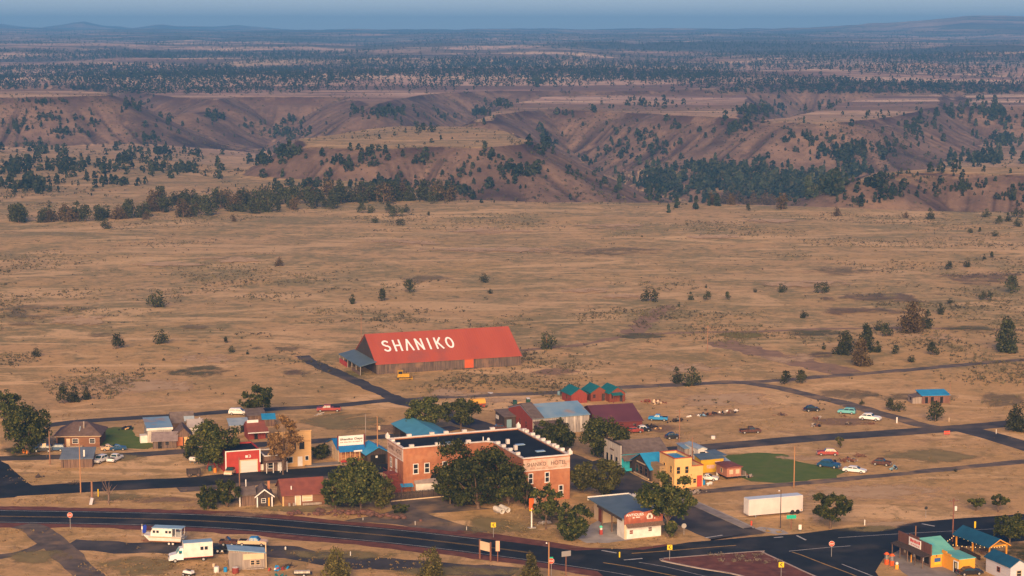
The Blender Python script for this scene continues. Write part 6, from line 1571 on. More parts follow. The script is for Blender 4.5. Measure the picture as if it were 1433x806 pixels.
MB().box(-.6,-.5,-.4,.4,0,.6).box(.5,.6,-.4,.4,0,.6).build('stand', M_METAL, r0)
for k, (px, py, lab) in enumerate([(698,717,'left white concrete pipe lying under the great elm'), (706,715,'right white concrete pipe lying under the great elm')]):
    r0 = empty('concrete_pipe', lab, 'pipe', G(px, py), math.radians(118)); t = MB(); n = 16
    prof = [(.42,-1.6),(.55,-1.6),(.55,1.6),(.42,1.6)]; vv = []
    for x, z in prof:
        for i in range(n): vv.append((x*math.cos(6.2832*i/n), x*math.sin(6.2832*i/n), z))
    t.poly(vv, [(j*n+i, j*n+(i+1) % n, ((j+1) % 4)*n+(i+1) % n, ((j+1) % 4)*n+i) for j in range(4) for i in range(n)])
    o = t.build('pipe_wall', W_WHITE, r0, False); o.rotation_euler = (0, math.pi/2, 0); o.location = (0,0,.55); MB().box(-1.0,1.0,-.7,-.5,0,.2).box(-1.0,1.0,.5,.7,0,.2).build('chock', W_GREY, r0)

# ------------------------------------------------------------------ front yard: houseboat, box truck, car trailer
r0 = empty('houseboat', 'white houseboat with pale blue roof standing on a trailer', 'boat', G(233,761), math.radians(-9)); 
hull = MB()
prof = [(-4.3,2.0),(-3.2,.75),(3.2,.75),(3.4,1.75),(-2.6,1.75)]
taper(hull, prof, 1.9, 2.5, .7, 1.8); hull.build('hull', W_WHITE, r0); MB().box(-3.2,3.3,-1.28,-1.22,1.55,1.66).box(-3.0,3.1,-.98,-.94,.72,.84).build('rust_stripe', mat('rust_stripe_paint', (.50,.22,.08), None), r0)
cb = MB().prism([(-2.9,-1.0,1.76),(1.5,-1.0,1.76),(1.5,-1.0,3.35),(-2.4,-1.0,3.35),(-2.8,-1.0,2.6)], (0,2.0,0)).build('cabin', W_WHITE, r0); MB().prism([(-2.6,-1.15,3.35),(3.6,-1.15,3.35),(3.6,1.15,3.35),(-2.6,1.15,3.35)], (0,0,.12)).build('roof', MATS['blue_white_tin'], r0)
for x in (-2.4, -1.65, .15, .85): 
    f = MB().box(x-.05,x+.55,-1.04,-1.0,2.35,2.95).build('window', M_TRIM, cb); 
    o = MB().box(x,x+.5,-1.06,-1.03,2.4,2.9).build('window_pane', M_GLASS, cb)
for x in (2.3, 3.4): MB().box(x-.04,x+.04,-1.1,-1.02,1.75,3.36).build('roof_post', M_TRIM, r0); MB().box(x-.04,x+.04,1.02,1.1,1.75,3.36).build('roof_post', M_TRIM, r0)
MB().box(1.55,1.62,-.8,-.1,1.76,3.2).box(2.0,3.2,-.4,.6,1.76,2.6).build('stern_gear', M_METAL, r0); MB().box(3.4,4.0,-.9,.9,1.35,1.45).tube((3.9,-.9,1.4),(3.9,-.9,2.3),.04).tube((3.9,.9,1.4),(3.9,.9,2.3),.04).tube((3.9,-.9,2.3),(3.9,.9,2.3),.04).build('stern_rail', M_METAL, r0)
MB().box(-4.6,3.2,-.7,-.6,.5,.68).box(-4.6,3.2,.6,.7,.5,.68).box(-5.2,-4.4,-.08,.08,.5,.62).build('trailer_frame', M_RUSTY, r0)
for x in (.9, 1.7):
    for s in (-1, 1): wheel(r0, x, s*1.05, .36, .2, s, W_WHITE)
r0 = empty('box_truck', 'white box truck with blue sky tint in its box roof colour, facing left in the front yard', 'truck', G(266,784.5), math.radians(196))
MB().box(-4.2,1.3,-1.2,1.2,.85,3.7).build('cargo_box', W_WHITE, r0); bx_ = r0.children[-1]
MB().box(-4.2,1.3,-1.2,1.2,3.7,3.76).build('box_roof', MATS['blue_white_tin'], r0)  # white roof coloured blue; the sky's cast is put into it
for y in (-1.24, 1.2): 
    f = MB().box(-3.3,-2.6,y,y+.04,2.2,2.95).box(-2.5,-1.8,y,y+.04,2.2,2.95).build('window', M_TRIM, bx_); MB().box(-3.25,-2.65,y-.015,y+.055,2.25,2.9).box(-2.45,-1.85,y-.015,y+.055,2.25,2.9).build('window_pane', M_GLASS, bx_)
MB().box(-4.2,1.3,-1.23,1.23,.85,.95).build('rub_rail', W_RED, bx_)
cb = taper(MB(), [(1.32,.55),(1.32,2.75),(1.9,2.75),(2.55,1.75),(3.75,1.5),(3.95,1.3),(3.95,.55)], 2.05, 1.8, .6, 2.7).build('cab', P_WHITE, r0)
MB().prism([(2.0,-.82,2.68),(2.0,.82,2.68),(2.56,.88,1.82),(2.56,-.88,1.82)], (.04,0,.03)).box(1.55,2.2,-.985,-.93,1.75,2.35).box(1.55,2.2,.93,.985,1.75,2.35).build('windows', mat('teal_windscreen', (.03,.22,.26), None, rough=.15, spec=.6), cb)
MB().box(3.93,3.99,-.7,.7,.85,1.2).build('grille', M_BLK, cb); MB().box(3.9,4.08,-.95,.95,.5,.72).build('bumper', M_TRIM, cb)
for s in (-1, 1): MB().box(3.94,4.0,s*.82-.1,s*.82+.1,.95,1.15).build('headlight', M_CARGL, cb); MB().box(1.9,2.0,s*1.2-.1,s*1.2+.1,1.75,2.15).build('mirror', M_BLK, cb); wheel(r0, 2.9, s*.9, .4, .25, s)
for s in (-1, 1): wheel(r0, -2.4, s*.98, .4, .4, s)
MB().box(-4.0,1.6,-.5,.5,.5,.8).build('chassis', M_BLK, r0)
r0 = empty('car_trailer', 'long dark flat car trailer behind the tin shed', 'trailer', G(335,772), math.radians(-4))
MB().box(-5.0,4.8,-1.1,-1.0,.55,.75).box(-5.0,4.8,1.0,1.1,.55,.75).box(-5.0,4.8,-1.0,1.0,.62,.72).build('deck', M_BLK, r0); MB().box(-6.2,-5.0,-.1,.1,.55,.7).build('drawbar', M_BLK, r0)
for x in (-4.0, -3.1):
    for s in (-1, 1): wheel(r0, x, s*1.2, .38, .2, s, W_WHITE)
vehicle('station_wagon', 'cream two-tone old pickup riding on the car trailer behind the tin shed', 'pickup', (354,768), -6, 'pickup', P_CREAM, 5.6, 1.9, roof=P_BLUE).location.z = .72
vehicle('junk_car', 'dark stripped car frame on the trailer, left of the cream pickup', 'car', (320,768), -4, 'pickup', P_RUST, 3.4, 1.7).location.z = .72
r0 = empty('blue_feather_flag', 'blue advertising banner on a pole left of the houseboat', 'flag', G(199,749.5), 0)
MB().tube((0,0,0),(0,0,2.4),.04).build('pole', M_TRIM, r0); MB().prism([(0.05,-.02,.6),(.75,-.02,.5),(.95,-.02,1.9),(.7,-.02,2.3),(.05,-.02,1.9)], (0,.04,0)).build('banner', mat('royal_blue_cloth', (.01,.035,.30), None, rough=.8), r0); MB().box(-.12,.12,-.03,.0,1.3,1.9).build('white_tag', M_TRIM, r0)
r0 = empty('quad_bike', 'white and dark quad bike at the lower edge below the box truck', 'quad bike', G(264,806), math.radians(150))
MB().prism([(-1,-.5,.6),(1,-.5,.6),(.9,-.5,1.0),(.2,-.5,1.1),(-.9,-.5,1.05)], (0,1.0,0)).build('body', P_WHITE, r0); MB().box(-.5,.2,-.2,.2,1.08,1.25).build('seat', M_BLK, r0); MB().tube((.4,-.5,1.35),(.4,.5,1.35),.03).tube((.5,0,.9),(.4,0,1.35),.04).build('handlebar', M_BLK, r0)
for x in (-.7, .7):
    for s in (-1, 1): wheel(r0, x, s*.6, .33, .25, s)
def drum(px, label, m, r=.32, h=.95, name='drum', cat='drum', lid=None):
    r0 = empty(name, label, cat, G(*px), 0)
    MB().lathe([(r,0),(r,h*.32),(r*1.06,h*.34),(r,h*.36),(r,h*.64),(r*1.06,h*.66),(r,h*.68),(r,h)]).build('body', m, r0)
    MB().lathe([(r*.97,h-.01),(r*.97,h+.03)]).build('lid', lid or m, r0); return r0
drum((303,801), 'white tank left of the tin shed', W_WHITE, .5, 1.1, 'water_tank', 'tank')
drum((315.5,800), 'blue barrel at the left corner of the tin shed', P_BLUE, .34, .8)
drum((329.5,802), 'dark red round drum with white lid before the tin shed', mat('dark_red_drum', (.22,.04,.03), None, rough=.6), .62, 1.1, lid=W_WHITE)
drum((299,793), 'small pale can behind the white tank', W_CREAM, .25, .6)
drum((984,678), 'blue barrel beside the red door of the yellow building', P_BLUE, .45, .95)
drum((974,652), 'white round water tank on the yellow wing roof side', W_WHITE, .7, 1.2, 'water_tank', 'tank')
drum((1004,665), 'white gas bottle left of the red caboose', W_WHITE, .3, 1.3, 'gas_bottle', 'gas bottle')
drum((782,553), 'pale barrel at the left wall of the cabins', MATS['faded_blue_paint'], .4, 1.1)
drum((998,614), 'white round tank alone in the dry lot', W_WHITE, .55, .7, 'water_tank', 'tank')
drum((294,659), 'teal barrel by the red ladder at the round tree', R_TEAL, .4, 1.0)
drum((301,661), 'orange barrel right of the teal one at the round tree', mat('orange_plastic', (.75,.22,.02), None, rough=.5), .35, 1.0)
for px, lab in (((33,634), 'left orange traffic drum under the dense left tree'), ((38,634.5), 'right orange traffic drum under the dense left tree')): drum(px, lab, MATS['orange_plastic'], .32, 1.1, 'traffic_drum', 'traffic drum')
drum((1027,659), 'white ball-topped tank behind the red caboose roof', W_WHITE, .3, 1.0, 'gas_bottle', 'gas bottle') if False else None
r0 = empty('red_ladder', 'red A-frame ladder stand in front of the round dark tree', 'ladder', G(296,656), math.radians(15))
MB().tube((-1.1,0,0),(0,0,3.2),.08).tube((1.1,0,0),(0,0,3.2),.08).tube((-1.0,.9,0),(0,.1,3.2),.08).tube((1.0,.9,0),(0,.1,3.2),.08).build('frame', W_RED, r0); MB().tube((-.75,0,1),(.75,0,1),.06).tube((-.4,0,2),(.4,0,2),.06).build('rungs', W_RED, r0)
# scrap and clutter
JK = [('scrap', M_RUSTY), ('boards', W_GREY), ('dark_scrap', P_BLACK)]
heap('scrap_heap', 'long pile of grey boards and rusty scrap beside the lawn cars', 'scrap pile', (1187,646), 6, 2.6, 1.1, JK, 46, 11, 'box', 10)
heap('scrap_heap', 'rusty tangle of iron behind the grey board pile', 'scrap pile', (1203,640), 2.8, 1.6, 1.7, [('scrap', M_RUSTY)], 22, 12, 'rod', 0)
heap('scrap_heap', 'blue-grey machine parts by themselves at the right of the junk row', 'scrap pile', (1252,658), 1.8, 1.0, 1.2, [('scrap', MATS['faded_blue_paint']), ('dark_scrap', P_BLACK)], 12, 13)
heap('scrap_heap', 'dark farm machinery remains in the upper dry lot', 'scrap pile', (1094,582), 3.2, 1.4, 1.1, [('scrap', M_RUSTY), ('dark_scrap', P_BLACK)], 18, 14, 'rod', 0)
heap('scrap_heap', 'rusty implement remains below the teal wagon', 'scrap pile', (1181,583.5), 2.0, 1.0, .7, [('scrap', M_RUSTY)], 10, 15, 'rod', 0)
heap('scrap_heap', 'rusty harrow below the white vintage sedan', 'scrap pile', (1220,594), 2.8, 1.2, 1.0, [('scrap', M_RUSTY)], 16, 16, 'rod', 0)
heap('scrap_heap', 'dark broken implement in the middle of the dry lot', 'scrap pile', (1188,594), 2.0, 1.0, .7, [('dark_scrap', W_DARK), ('boards', W_GREY)], 9, 17)
heap('scrap_heap', 'low grey-brown debris by the tiny bush in the dry lot', 'scrap pile', (1140,597), 3.2, 1.4, .6, JK, 18, 18)
heap('scrap_heap', 'brown boards scattered above the low debris in the dry lot', 'scrap pile', (1144,586), 3.0, 1.2, .6, JK, 14, 19)
heap('scrap_heap', 'red rusty machinery wreck above the blue pickup', 'scrap pile', (903,563), 3.0, 1.6, 1.0, [('scrap', M_RUSTY), ('red_scrap', P_RED)], 16, 20)
heap('scrap_heap', 'orange and rusty machinery wreck right of the red one', 'scrap pile', (920,565), 3.6, 1.8, 1.8, [('scrap', M_RUSTY), ('orange_scrap', W_ORED), ('boards', W_CREAM)], 24, 21)
heap('scrap_heap', 'dark scrap with a white panel right of the blue pickup', 'scrap pile', (948,590), 4.6, 1.6, 1.9, [('dark_scrap', P_BLACK), ('dark_scrap', W_DARK)], 26, 22)
heap('scrap_heap', 'pale blue and white sheets left in the junk row', 'scrap pile', (974,583), 5.0, 1.2, .8, [('sheets', R_PBLUE), ('sheets', W_WHITE)], 12, 23)
heap('scrap_heap', 'long dark line of scrap in the middle of the junk row', 'scrap pile', (998,580), 9.0, 1.3, .8, JK, 40, 24)
heap('scrap_heap', 'white and brown scrap at the right end of the junk row', 'scrap pile', (1022,577.5), 6.0, 1.2, .8, [('sheets', W_WHITE), ('boards', W_BROWN)], 16, 25)
heap('scrap_heap', 'dark timber stacks between the maroon barn and blue pickup', 'scrap pile', (911,598), 4.6, 2.0, .9, [('dark_scrap', P_BLACK), ('boards', W_DARK)], 24, 26)
heap('scrap_heap', 'tan plank stack right of the dark timber by the maroon barn', 'scrap pile', (922,601), 3.4, 1.4, .6, [('boards', W_TAN), ('boards', W_BROWN)], 10, 27)
heap('scrap_heap', 'brown firewood heap at the left wall of the caboose lawn', 'scrap pile', (1046,668), 3.0, 1.6, .8, JK, 16, 28)
heap('scrap_heap', 'grey rubble strip at the end of the gravel lane by the street', 'scrap pile', (976,690), 4.0, 2.4, .5, [('boards', W_GREY), ('dark_scrap', W_DARK)], 26, 29)
heap('scrap_heap', 'clutter of red, blue and white toys in the front yard', 'clutter', (388,798), 2.0, 1.0, .8, [('toys', P_RED), ('toys', P_BLUE), ('toys', W_WHITE)], 14, 30)
heap('scrap_heap', 'dark tangle of branches right of the toys in the front yard', 'clutter', (401,794), 3.0, 1.2, .9, [('branches', W_DARK)], 20, 31, 'rod')
heap('scrap_heap', 'teal tarpaulin heap at the lower edge of the front yard', 'clutter', (391,807), 2.4, 1.0, .6, [('tarpaulin', R_TEAL)], 8, 32)
heap('scrap_heap', 'white rubbish on the ground beside the caboose track', 'clutter', (993,679), 1.6, .9, .4, [('sheets', W_WHITE)], 6, 33)
heap('scrap_heap', 'dark boards and tools at the left end of the white metal barn', 'clutter', (178,601), 3.0, 1.6, 1.2, [('boards', W_TAN), ('dark_scrap', P_BLACK)], 16, 34)
heap('scrap_heap', 'grey stone scatter lying beside the lane corner at left', 'clutter', (57,668), 2.2, 1.2, .4, [('boards', W_DARK)], 8, 35)
heap('brush_heap', 'heap of dark brushwood at the foot of the right timber pole', 'brush pile', (104,678), 2.6, 1.0, .9, [('branches', W_DARK)], 18, 36, 'rod')
heap('scrap_heap', 'white wire frame junk beside the old red truck', 'clutter', (450,581), 2.4, 1.0, .9, [('frames', W_GREY), ('frames', M_TRIM)], 12, 37, 'rod')
heap('scrap_heap', 'pallet and boxes under the antiques station rear wall', 'clutter', (760,734), 2.8, 1.4, .7, [('boards', W_GREY), ('sheets', W_OFFW)], 14, 38)
r0 = empty('flat_trailer', 'low flatbed trailer loaded with white planks at the lower edge', 'trailer', G(424,806), math.radians(4))
MB().box(-1.7,1.7,-.7,.7,.5,.62).build('bed', M_BLK, r0); MB().box(-1.6,1.3,-.5,.5,.63,1.0).build('planks', W_OFFW, r0)
for s in (-1, 1): wheel(r0, .2, s*.8, .32, .18, s)

# ================================================================== POLES AND SIGNS
def pole(px, hpx, label, arm=True, box=False, lean=0.0, m=None, r=.15, lamp=False, armz=.4):
    P = G(*px); k = F_PX/math.hypot(P.y, CAM_H); h = hpx/k/.98
    r0 = empty('utility_pole', label, 'utility pole', P, GA)
    MB().tube((0,0,-.2),(lean,0,h),r,r*.7,9).build('post', m or M_POLE, r0)
    if arm:
        MB().box(lean-1.1,lean+1.1,-.06,.06,h-armz-.12,h-armz).build('crossarm', m or M_POLE, r0)
        for x in (-1.0,-.5,.5,1.0): MB().lathe([(.05,0),(.07,.1),(.03,.18)], (lean+x,0,h-armz), 8).build('insulator', M_METAL, r0)
    if box: o = MB().lathe([(.24,0),(.26,.1),(.26,.8),(.2,.9)], (.45,-.1,h*.72)).build('transformer', W_WHITE if box == 'w' else W_CREAM, r0); MB().box(.1,.3,-.12,-.04,h*.72+.3,h*.72+.4).build('bracket', M_METAL, r0)
    if lamp: MB().tube((0,0,h-.3),(-.5,-.2,h),.04).build('lamp_arm', M_METAL, r0); MB().lathe([(.16,0),(.12,.18),(.04,.22)], (-.55,-.22,h-.12)).build('lamp_head', M_TRIM, r0)
    return r0
pole((70,650), 47, 'timber pole left of the dark board shed', False)
pole((113,690), 76, 'tall timber pole in front of the dark board shed', False, m=mat('orange_pole', (.40,.20,.09), (.32,.16,.075), 1, .9, stretch=(3,3,.2)))
pole((129,703), 30, 'broken-off thick timber stump pole beside the highway', False, r=.26)
pole((335.5,691), 50, 'orange-brown timber pole in front of the red garage door', False)
pole((512,637), 57, 'pale slender pole right of the big white signboard', False, m=W_GREY, r=.10)
pole((528.5,649), 66, 'orange timber pole with transformer between signboard shop and hotel', False, 'c', m=MATS['orange_pole'])
pole((505.6,474), 34, 'thin pole at the left end of the barn ridge', False, r=.12)
pole((990,493), 37, 'lonely power pole with crossarm on the right plain', True, r=.14)
pole((950.7,619), 46, 'power pole with crossarm in the junk lot', True)
pole((968.5,652), 40, 'reddish pole behind the yellow building roof', False)
pole((1111,683), 58, 'bright timber pole in front of the green lawn', False, m=MATS['orange_pole'])
pole((1092,739), 53, 'dark pole in front of the white box trailer', False, lamp=True, m=W_DARK, r=.1)
pole((1333,758), 60, 'red-brown power pole with white transformer behind the corner store', True, 'w', m=mat('red_brown_pole', (.22,.085,.06), (.17,.07,.05), 1, .9))
pole((1329,566), 30, 'thin pale pole at the end of the lonely blue-roofed shed', False, r=.09)
pole((1281,760), 24, 'short timber post behind the dark false front of the corner store', False)
pole((768,812), 53, 'orange timber pole with lamp at the lower edge beside the stop sign', False, lamp=True, m=MATS['orange_pole'])
pole((765,488), 20, 'thin pole in front of the dense juniper by the barn', False, r=.09)
pole((855,607), 26, 'slim bare pole among trees below the maroon barn', False, r=.09)
S_YELLOW = mat('yellow_sign', (.70, .47, .01), None, rough=.5)
S_STOP = mat('stop_sign_red', (.60, .07, .03), None, rough=.5)
S_BACK = mat('sign_back_metal', (.32, .30, .29), None, rough=.5, metal=.3)
S_GREENS = mat('green_street_sign', (.01, .38, .24), None, rough=.5)
S_WOOD = mat('brown_sign_timber', (.24, .10, .06), (.18, .075, .045), 1, .85)
def sign(px, h, shape, size, face, label, head=0.0, text=None, tm=None, post=None, name='road_sign', extra=None):
    r0 = empty(name, label, 'sign', G(*px), math.radians(head))
    MB().tube((0,0,-.1),(0,0,h),.05 if post is None else .09,n=7).build('post', post or S_BACK, r0)
    if shape == 'oct': pts = [(size/2/math.cos(math.pi/8)*math.cos(math.pi/8+math.pi/4*k), size/2/math.cos(math.pi/8)*math.sin(math.pi/8+math.pi/4*k)) for k in range(8)]
    elif shape == 'round': pts = [(size/2*math.cos(math.pi*k/8), size/2*math.sin(math.pi*k/8)) for k in range(16)]
    elif shape == 'sq': pts = [(-size/2,-size/2),(size/2,-size/2),(size/2,size/2),(-size/2,size/2)]
    else: pts = [(-shape[0]/2,-shape[1]/2),(shape[0]/2,-shape[1]/2),(shape[0]/2,shape[1]/2),(-shape[0]/2,shape[1]/2)]
    hh = (max(p[1] for p in pts)); zc = h - hh*.7
    pl = MB().prism([(x,-.09,zc+z) for x, z in pts], (0,.03,0)).build('panel', face, r0)
    if shape == 'oct': MB().prism([(x*1.09,-.06,zc+z*1.09) for x, z in pts], (0,.015,0)).build('border', M_TRIM, pl)
    if text:
        c = bpy.data.curves.new('l', 'FONT'); c.body = text; c.size = 1; c.extrude = .01; c.offset = .02
        o = bpy.data.objects.new('l', c); COL.objects.link(o); bpy.context.view_layer.update(); d = o.dimensions.copy()
        me = bpy.data.meshes.new_from_object(o.evaluated_get(bpy.context.evaluated_depsgraph_get())); bpy.data.objects.remove(o); bpy.data.curves.remove(c); me.materials.clear()
        o = link('lettering', me, tm or M_TRIM, pl); w = size*.76; s = w/d.x; o.scale = (s, s*1.15, 1); o.rotation_euler = (math.pi/2,0,0); o.location = (-w/2, -.105, zc - .36*s*1.15)
    if extra == 'chev':
        MB().prism([(-.28,-.1,zc),(.1,-.1,zc+.36),(.3,-.1,zc+.36),(-.06,-.1,zc),(.3,-.1,zc-.36),(.1,-.1,zc-.36)], (0,-.012,0)).build('chevron', M_BLK, pl)
    return r0
sign((98.5,740), 3.2, 'oct', .95, S_STOP, 'red stop sign by the highway above the side track at far left', 0, 'STOP')
sign((1163.5,779), 2.9, 'oct', .95, S_STOP, 'red stop sign in the junction right of the cinder island', 0, 'STOP')
r0 = sign((771.5,806), 3.2, 'oct', .95, S_STOP, 'red stop sign topped by a small green plate beside the orange pole', 0, 'STOP')
MB().box(-.32,.32,-.08,-.03,3.3,3.62).build('street_plate', S_GREENS, r0)
for px, lab in (((690.5,752), 'yellow arrow sign on the cinder shoulder above the highway'), ((937,784), 'yellow arrow sign at the left tip of the cinder island'), ((1093,809), 'yellow arrow sign on the right part of the cinder island')): sign(px, 2.9, 'sq', .98, S_YELLOW, lab, 0, extra='chev')
sign((957,749), 2.3, 'round', 1.0, S_BACK, 'grey round back of a sign where the street meets the highway', 0)
sign((1295.5,725), 2.4, 'round', .7, M_BLK, 'black-backed sign in the dry field beyond the junction', 0)
sign((1107,741), 2.9, (2.0,.75), 1, S_GREENS, 'green guide sign right of the white box trailer', 8, post=S_WOOD)
sign((1119.5,744), 1.3, (.6,1.0), 1, W_WHITE, 'small white sign plate by the kerb ramp', 0)
sign((1364,748), 2.5, (.35,1.3), 1, S_YELLOW, 'narrow yellow marker sign behind the timber pavilion', 0)
sign((792,806), 4.6, (1.9,1.0), 1, S_BACK, 'weathered grey guide sign on a thick post by the highway', 25, post=S_WOOD)
r0 = empty('signboard', 'cream highway board on two timber posts at the lower edge', 'sign', G(679,784), math.radians(-42))
MB().box(-1.25,1.25,-.1,-.02,1.9,3.6).build('panel', W_CREAM, r0); MB().box(-1.5,-1.28,-.12,.12,-.1,3.8).build('post', S_WOOD, r0); MB().box(1.28,1.5,-.12,.12,-.1,3.8).build('post', S_WOOD, r0)
sign((696.5,787), 3.9, (.75,2.0), 1, mat('peach_board', (.62,.36,.24), None, rough=.8), 'narrow peach board on one timber post right of the cream board', 0, post=S_WOOD)
r0 = empty('motel_sign', 'tall white pole sign with red-orange and grey panels by the hotel drive', 'sign', G(744,739), math.radians(18))
MB().tube((0,0,-.1),(0,0,4.2),.16,n=10).build('post', M_TRIM, r0); MB().box(-.55,.45,-.12,.12,3.9,6.2).build('panel', mat('red_orange_panel', (.70,.12,.02), None, rough=.5), r0); MB().prism([(.46,-.12,3.9),(1.25,-.12,4.2),(1.25,-.12,6.6),(.46,-.12,6.25)], (0,.24,0)).build('side_panel', mat('greyed_panel', (.42,.33,.29), None, rough=.7), r0)
MB().box(-.5,.4,-.2,.2,3.6,3.88).build('foot_panel', S_YELLOW, r0); MB().box(-.8,.8,-.4,.4,-.05,.16).build('base', M_CONC, r0); MB().box(.5,1.2,-.2,.2,3.7,4.05).build('tail_panel', W_ORG, r0)
def post(px, h, m, label, r=.1, cat='post', name='marker_post', cap=None):
    r0 = empty(name, label, cat, G(*px), 0); MB().tube((0,0,-.05),(0,0,h),r,n=10).build('shaft', m, r0); MB().lathe([(r*1.15,h-.12),(r*1.1,h),(r*.3,h+.1)]).build('cap', cap or m, r0); return r0
post((867,780), 1.0, S_YELLOW, 'yellow bollard in front of the antiques station forecourt', .14, 'bollard', 'bollard')
post((137.5,695), 1.6, S_YELLOW, 'yellow pipe post between the stump pole and dead tree', .13)
post((1051.5,736), 1.0, S_STOP, 'red fire hydrant on the kerb by the kerb ramp', .17, 'hydrant', 'fire_hydrant')
post((1210,735), 1.1, W_WHITE, 'white marker post by the road right of the lone spreading tree', .12)
post((1255,592), 1.7, W_WHITE, 'white marker post with black top beside the fork of the lanes', .2, cap=M_BLK)
post((581,735), .8, W_WHITE, 'thin white reflector post in the cinder turnout', .05)
post((508,728), .5, W_WHITE, 'short white reflector post under the boulder bank', .05)
post((653,742), .7, W_WHITE, 'thin white reflector post near the highway at the hotel lawn', .05)
post((490.5,778), .8, W_WHITE, 'white stake on the old roadbed below the highway', .09)
post((399.5,769), .5, W_WHITE, 'white stump post right of the car trailer', .16)
post((1394,607), 1.1, W_WHITE, 'white post inside the grassy wedge of the lanes', .08)
post((1328,590), 1.0, W_CREAM, 'pale post right of the cone juniper at the lonely shed', .1)
post((1275,787), 1.4, W_ORG, 'orange post between the pumps and the store porch', .1)
r0 = empty('road_barrier', 'orange-red road barrier at the edge of the paved lane fork', 'barrier', G(1325,609), math.radians(10))
MB().box(-.8,.8,-.06,0,.75,1.1).box(-.8,.8,-.06,0,.25,.55).build('boards', S_STOP, r0); MB().box(-.75,-.67,-.3,.3,0,.08).box(-.75,-.67,-.04,.04,0,1.15).box(.67,.75,-.3,.3,0,.08).box(.67,.75,-.04,.04,0,1.15).build('stand', M_METAL, r0)
r0 = empty('mailbox_stand', 'white and blue box on a stand leaning beside the stump pole', 'mailbox', G(128,707), .3)
MB().prism([(-.5,-.25,.2),(.1,-.25,.1),(.45,-.25,1.5),(-.1,-.25,1.7)], (0,.5,0)).build('box', W_LAV, r0); MB().tube((0,0,-.1),(.1,0,.5),.08).build('post', W_BROWN, r0)
# flags hung on the left timber pole and board shed
for px, z, m_, lab in (((65,640), 2.6, W_CREAM, 'faded cream and red flag left of the timber pole'), ((117,655), 3.4, M_TRIM, 'small white flag above the dark board shed roof')):
    r0 = empty('flag', lab, 'flag', G(*px), .2); MB().tube((0,0,-.1),(0,0,z+1.0),.035).build('pole', W_BROWN, r0); MB().prism([(-.03,0,z),(-.9,.05,z-.1),(-.85,.0,z+.7),(-.03,0,z+.85)] if px[0] < 100 else [(.03,0,z-.7),(.35,.05,z-.7),(.35,0,z+.85),(.03,0,z+.85)], (0,.02,0)).build('cloth', m_, r0)
# fuel pumps on the store forecourt
def pump(px, label, red, low=False):
    r0 = empty('fuel_pump', label, 'fuel pump', G(*px, .03), GA)
    if low: MB().lathe([(.36,0),(.36,.75),(.3,.8)]).build('base', W_ORG, r0); MB().lathe([(.2,.8),(.3,1.0),(.26,1.25),(.08,1.36)]).build('globe', W_WHITE, r0); return
    MB().box(-.32,.32,-.26,.26,0,.95).build('lower_case', red, r0); MB().lathe([(.2,.95),(.2,1.9)]).build('glass_cylinder', M_METAL, r0)
    for x, y in ((-.22,-.18),(.22,-.18),(-.22,.18),(.22,.18)): MB().tube((x,y,.95),(x,y,1.9),.03).build('stay', M_METAL, r0)
    MB().box(-.42,.42,-.32,.32,1.9,2.05).lathe([(.4,2.05),(.3,2.25),(.08,2.35)]).build('crown', red, r0); MB().tube((.34,0,.7),(.5,-.1,.25),.03).build('hose', M_BLK, r0)
M_PUMP = mat('pump_red', (.70, .11, .02), None, rough=.5)
pump((1240.5,789.5), 'left vintage red fuel pump on the store forecourt', M_PUMP); pump((1248,791.5), 'right vintage red fuel pump on the store forecourt', M_PUMP); pump((1255,796), 'small orange air pump with white globe beside the red fuel pumps', W_ORG, True)
r0 = empty('station_pump', 'old petrol pump with mint-green globe under the station canopy', 'fuel pump', G(841,748,.03), GA)
MB().box(-.28,.28,-.22,.22,0,1.0).build('lower_case', P_RED, r0); MB().box(-.2,.2,-.16,.16,1.0,1.35).build('upper_case', W_WHITE, r0); MB().lathe([(.12,1.35),(.34,1.5),(.34,1.7),(.1,1.85)]).build('globe', mat('mint_globe', (.10, .60, .42), None, rough=.3), r0)
# string lights from store to pavilion
M_BULB = emat('warm_bulb', (1.0, .66, .26), .4)
r0 = empty('string_lights', 'string of warm lit bulbs looped between store and pavilion', 'string lights', (0,0,0)); wire = MB(); bulbs = []
def swag(p, q, n, sag):
    last = p
    for i in range(1, n+1):
        t = i/n; c = p.lerp(q, t) - Vector((0,0,sag*4*t*(1-t))); wire.tube(last, c, .015, n=4, cap=False); last = c
        if i < n: bulbs.append(c)
swag(store.wp(5.4,9.8,2.9), pav.wp(-.1,0,2.5), 14, .7); swag(pav.wp(-.1,0,2.45), pav.wp(4.3,0,2.45), 7, .25); swag(store.wp(5.4,6,2.6), pav.wp(-.1,10.3,2.5), 9, .5); swag(pav.wp(-.12,10.2,2.3), pav.wp(-.12,0,2.3), 8, .15)
wire.build('wire', M_BLK, r0)
for c in bulbs: MB().lathe([(.03,.06),(.085,0),(.07,-.08),(.02,-.13)], c, 8).build('bulb', M_BULB, r0)
# picket of the pavilion yard
board_fence('low_yard_fence', 'low dark fence of the yard behind the corner store', (1343,770), (1372,785), 1.0, W_DARK)
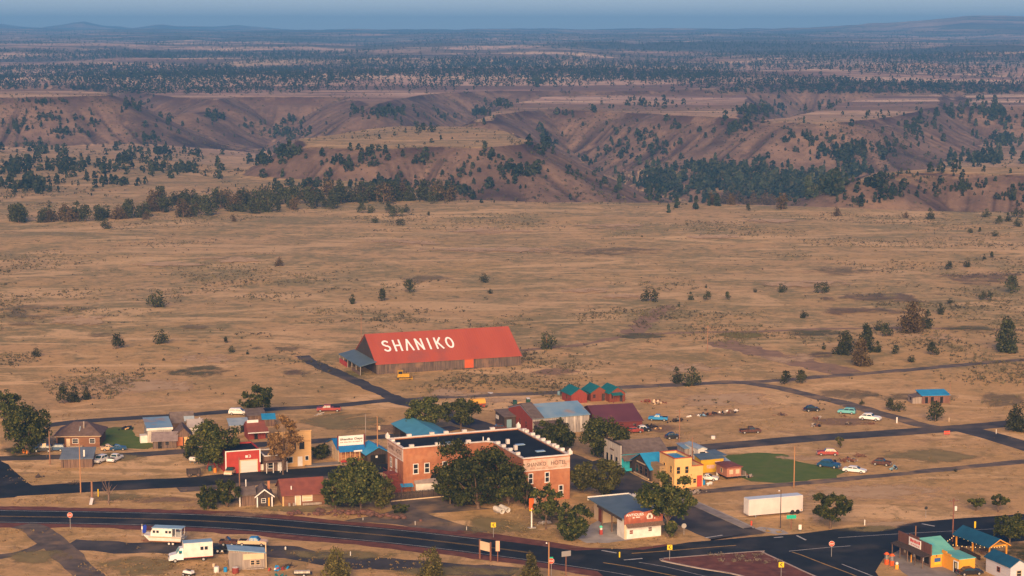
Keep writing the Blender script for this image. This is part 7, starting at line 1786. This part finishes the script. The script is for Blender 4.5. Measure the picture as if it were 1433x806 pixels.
# plants on the cinder island
r_ = np.random.default_rng(77)
P = []; pts_ = [(995,778),(1003,779),(1010,777.5),(1030,779),(1036,784),(1028,787),(1040,780),(1056,779),(1064,778),(1060,786),(1046,787),(1072,789),(1090,787),(1010,786)]
for i, (x, y) in enumerate(pts_):
    q = G(x, y); n_ = 60; c = np.stack([r_.normal(0,.45,n_), r_.normal(0,.45,n_), r_.uniform(.05,.55,n_)], -1); N = c/np.linalg.norm(c, axis=1)[:, None]
    V, F = leaf_quads(c, N, .13, r_); o = link('island_plant', np_mesh('island_plant', V, F), foliage('pale_shrub', (.12,.10,.07), (.20,.16,.11), (.26,.21,.15)) if i == 0 else bpy.data.materials['pale_shrub'])
    o.location = (q.x, q.y, .14); o.scale = (.85,)*3; tag(o, 'pale grey shrub planted on the red cinder island', 'shrub', 'shrubs on the traffic island')
# tufts and dry weeds around the town
n = 26000
x = r_.uniform(-80, 1520, n); y = 560 + 250*r_.random(n)
P = np.array([G(a, b) for a, b in zip(x, y)]); d = fbm(P[:, 0]/22, P[:, 1]/22, 61, 4) + .4*fbm(P[:, 0]/6, P[:, 1]/6, 63, 2)
keep = r_.random(n) < np.clip(.05 + .9*(d - .05), .02, .8)
def near_road(P):
    bad = np.zeros(len(P), bool)
    for line, w in ((HW, 9.5), (ST, 7.5), ([(-60,684),(48,686),(260,675),(440,661),(560,652)], 6), ([(-200,648),(0,641.5),(174,637),(338,624),(540,611)], 3.5), ([(60,596),(260,580.5),(440,569.5),(560,558)], 3.5), ([(840,650),(982,626.5),(1260,605),(1560,582)], 4.5), ([(955,692),(1120,676.5),(1336,655),(1560,634)], 2.6), ([(570,560),(780,549),(981,537),(1090,543),(1173,562),(1320,600)], 3.2)):
        L = [G(a, b) for a, b in line]
        for a, b in zip(L[:-1], L[1:]):
            e = (b-a); t = np.clip(((P[:, 0]-a.x)*e.x + (P[:, 1]-a.y)*e.y)/(e.x*e.x+e.y*e.y), 0, 1)
            bad |= np.hypot(P[:, 0]-a.x-t*e.x, P[:, 1]-a.y-t*e.y) < w
    for poly in (JUNC, ISL, [(1244,781),(1258,770),(1302,791),(1345,800),(1290,818),(1262,800)], [(804,752),(838,728),(884,755),(850,760)], [(546,703),(650,692),(690,712),(690,745),(540,733)], [(1008,650),(1020,634),(1060,630),(1100,632),(1190,659),(1170,671),(1085,680),(1026,668)], [(132,612),(140,595),(168,591),(205,600),(196,631),(138,631)]):
        bad |= sdf([tuple(G(a, b)[:2]) for a, b in poly], P[:, 0], P[:, 1])[0] < .4
    return bad
keep &= ~near_road(P); P = P[keep]
M_TUFT = foliage('dry_grass_tufts', (.17, .11, .05), (.28, .19, .085), (.38, .26, .13), .1)
tuft_t = [leaf_quads(*(lambda r: (np.stack([r.normal(0, .45, 8), r.normal(0, .45, 8), r.uniform(.02, .6, 8)], -1), np.stack([r.normal(0, 1, 8), r.normal(0, 1, 8), 0*r.random(8)], -1)))(np.random.default_rng(600+i)), .30, np.random.default_rng(610+i), 1.3) for i in range(3)]
forest('dry_grass', P, r_.uniform(.2, .55, len(P)), tuft_t, M_TUFT, 'tufts of dry grass and weeds around the town lots', 'grass')
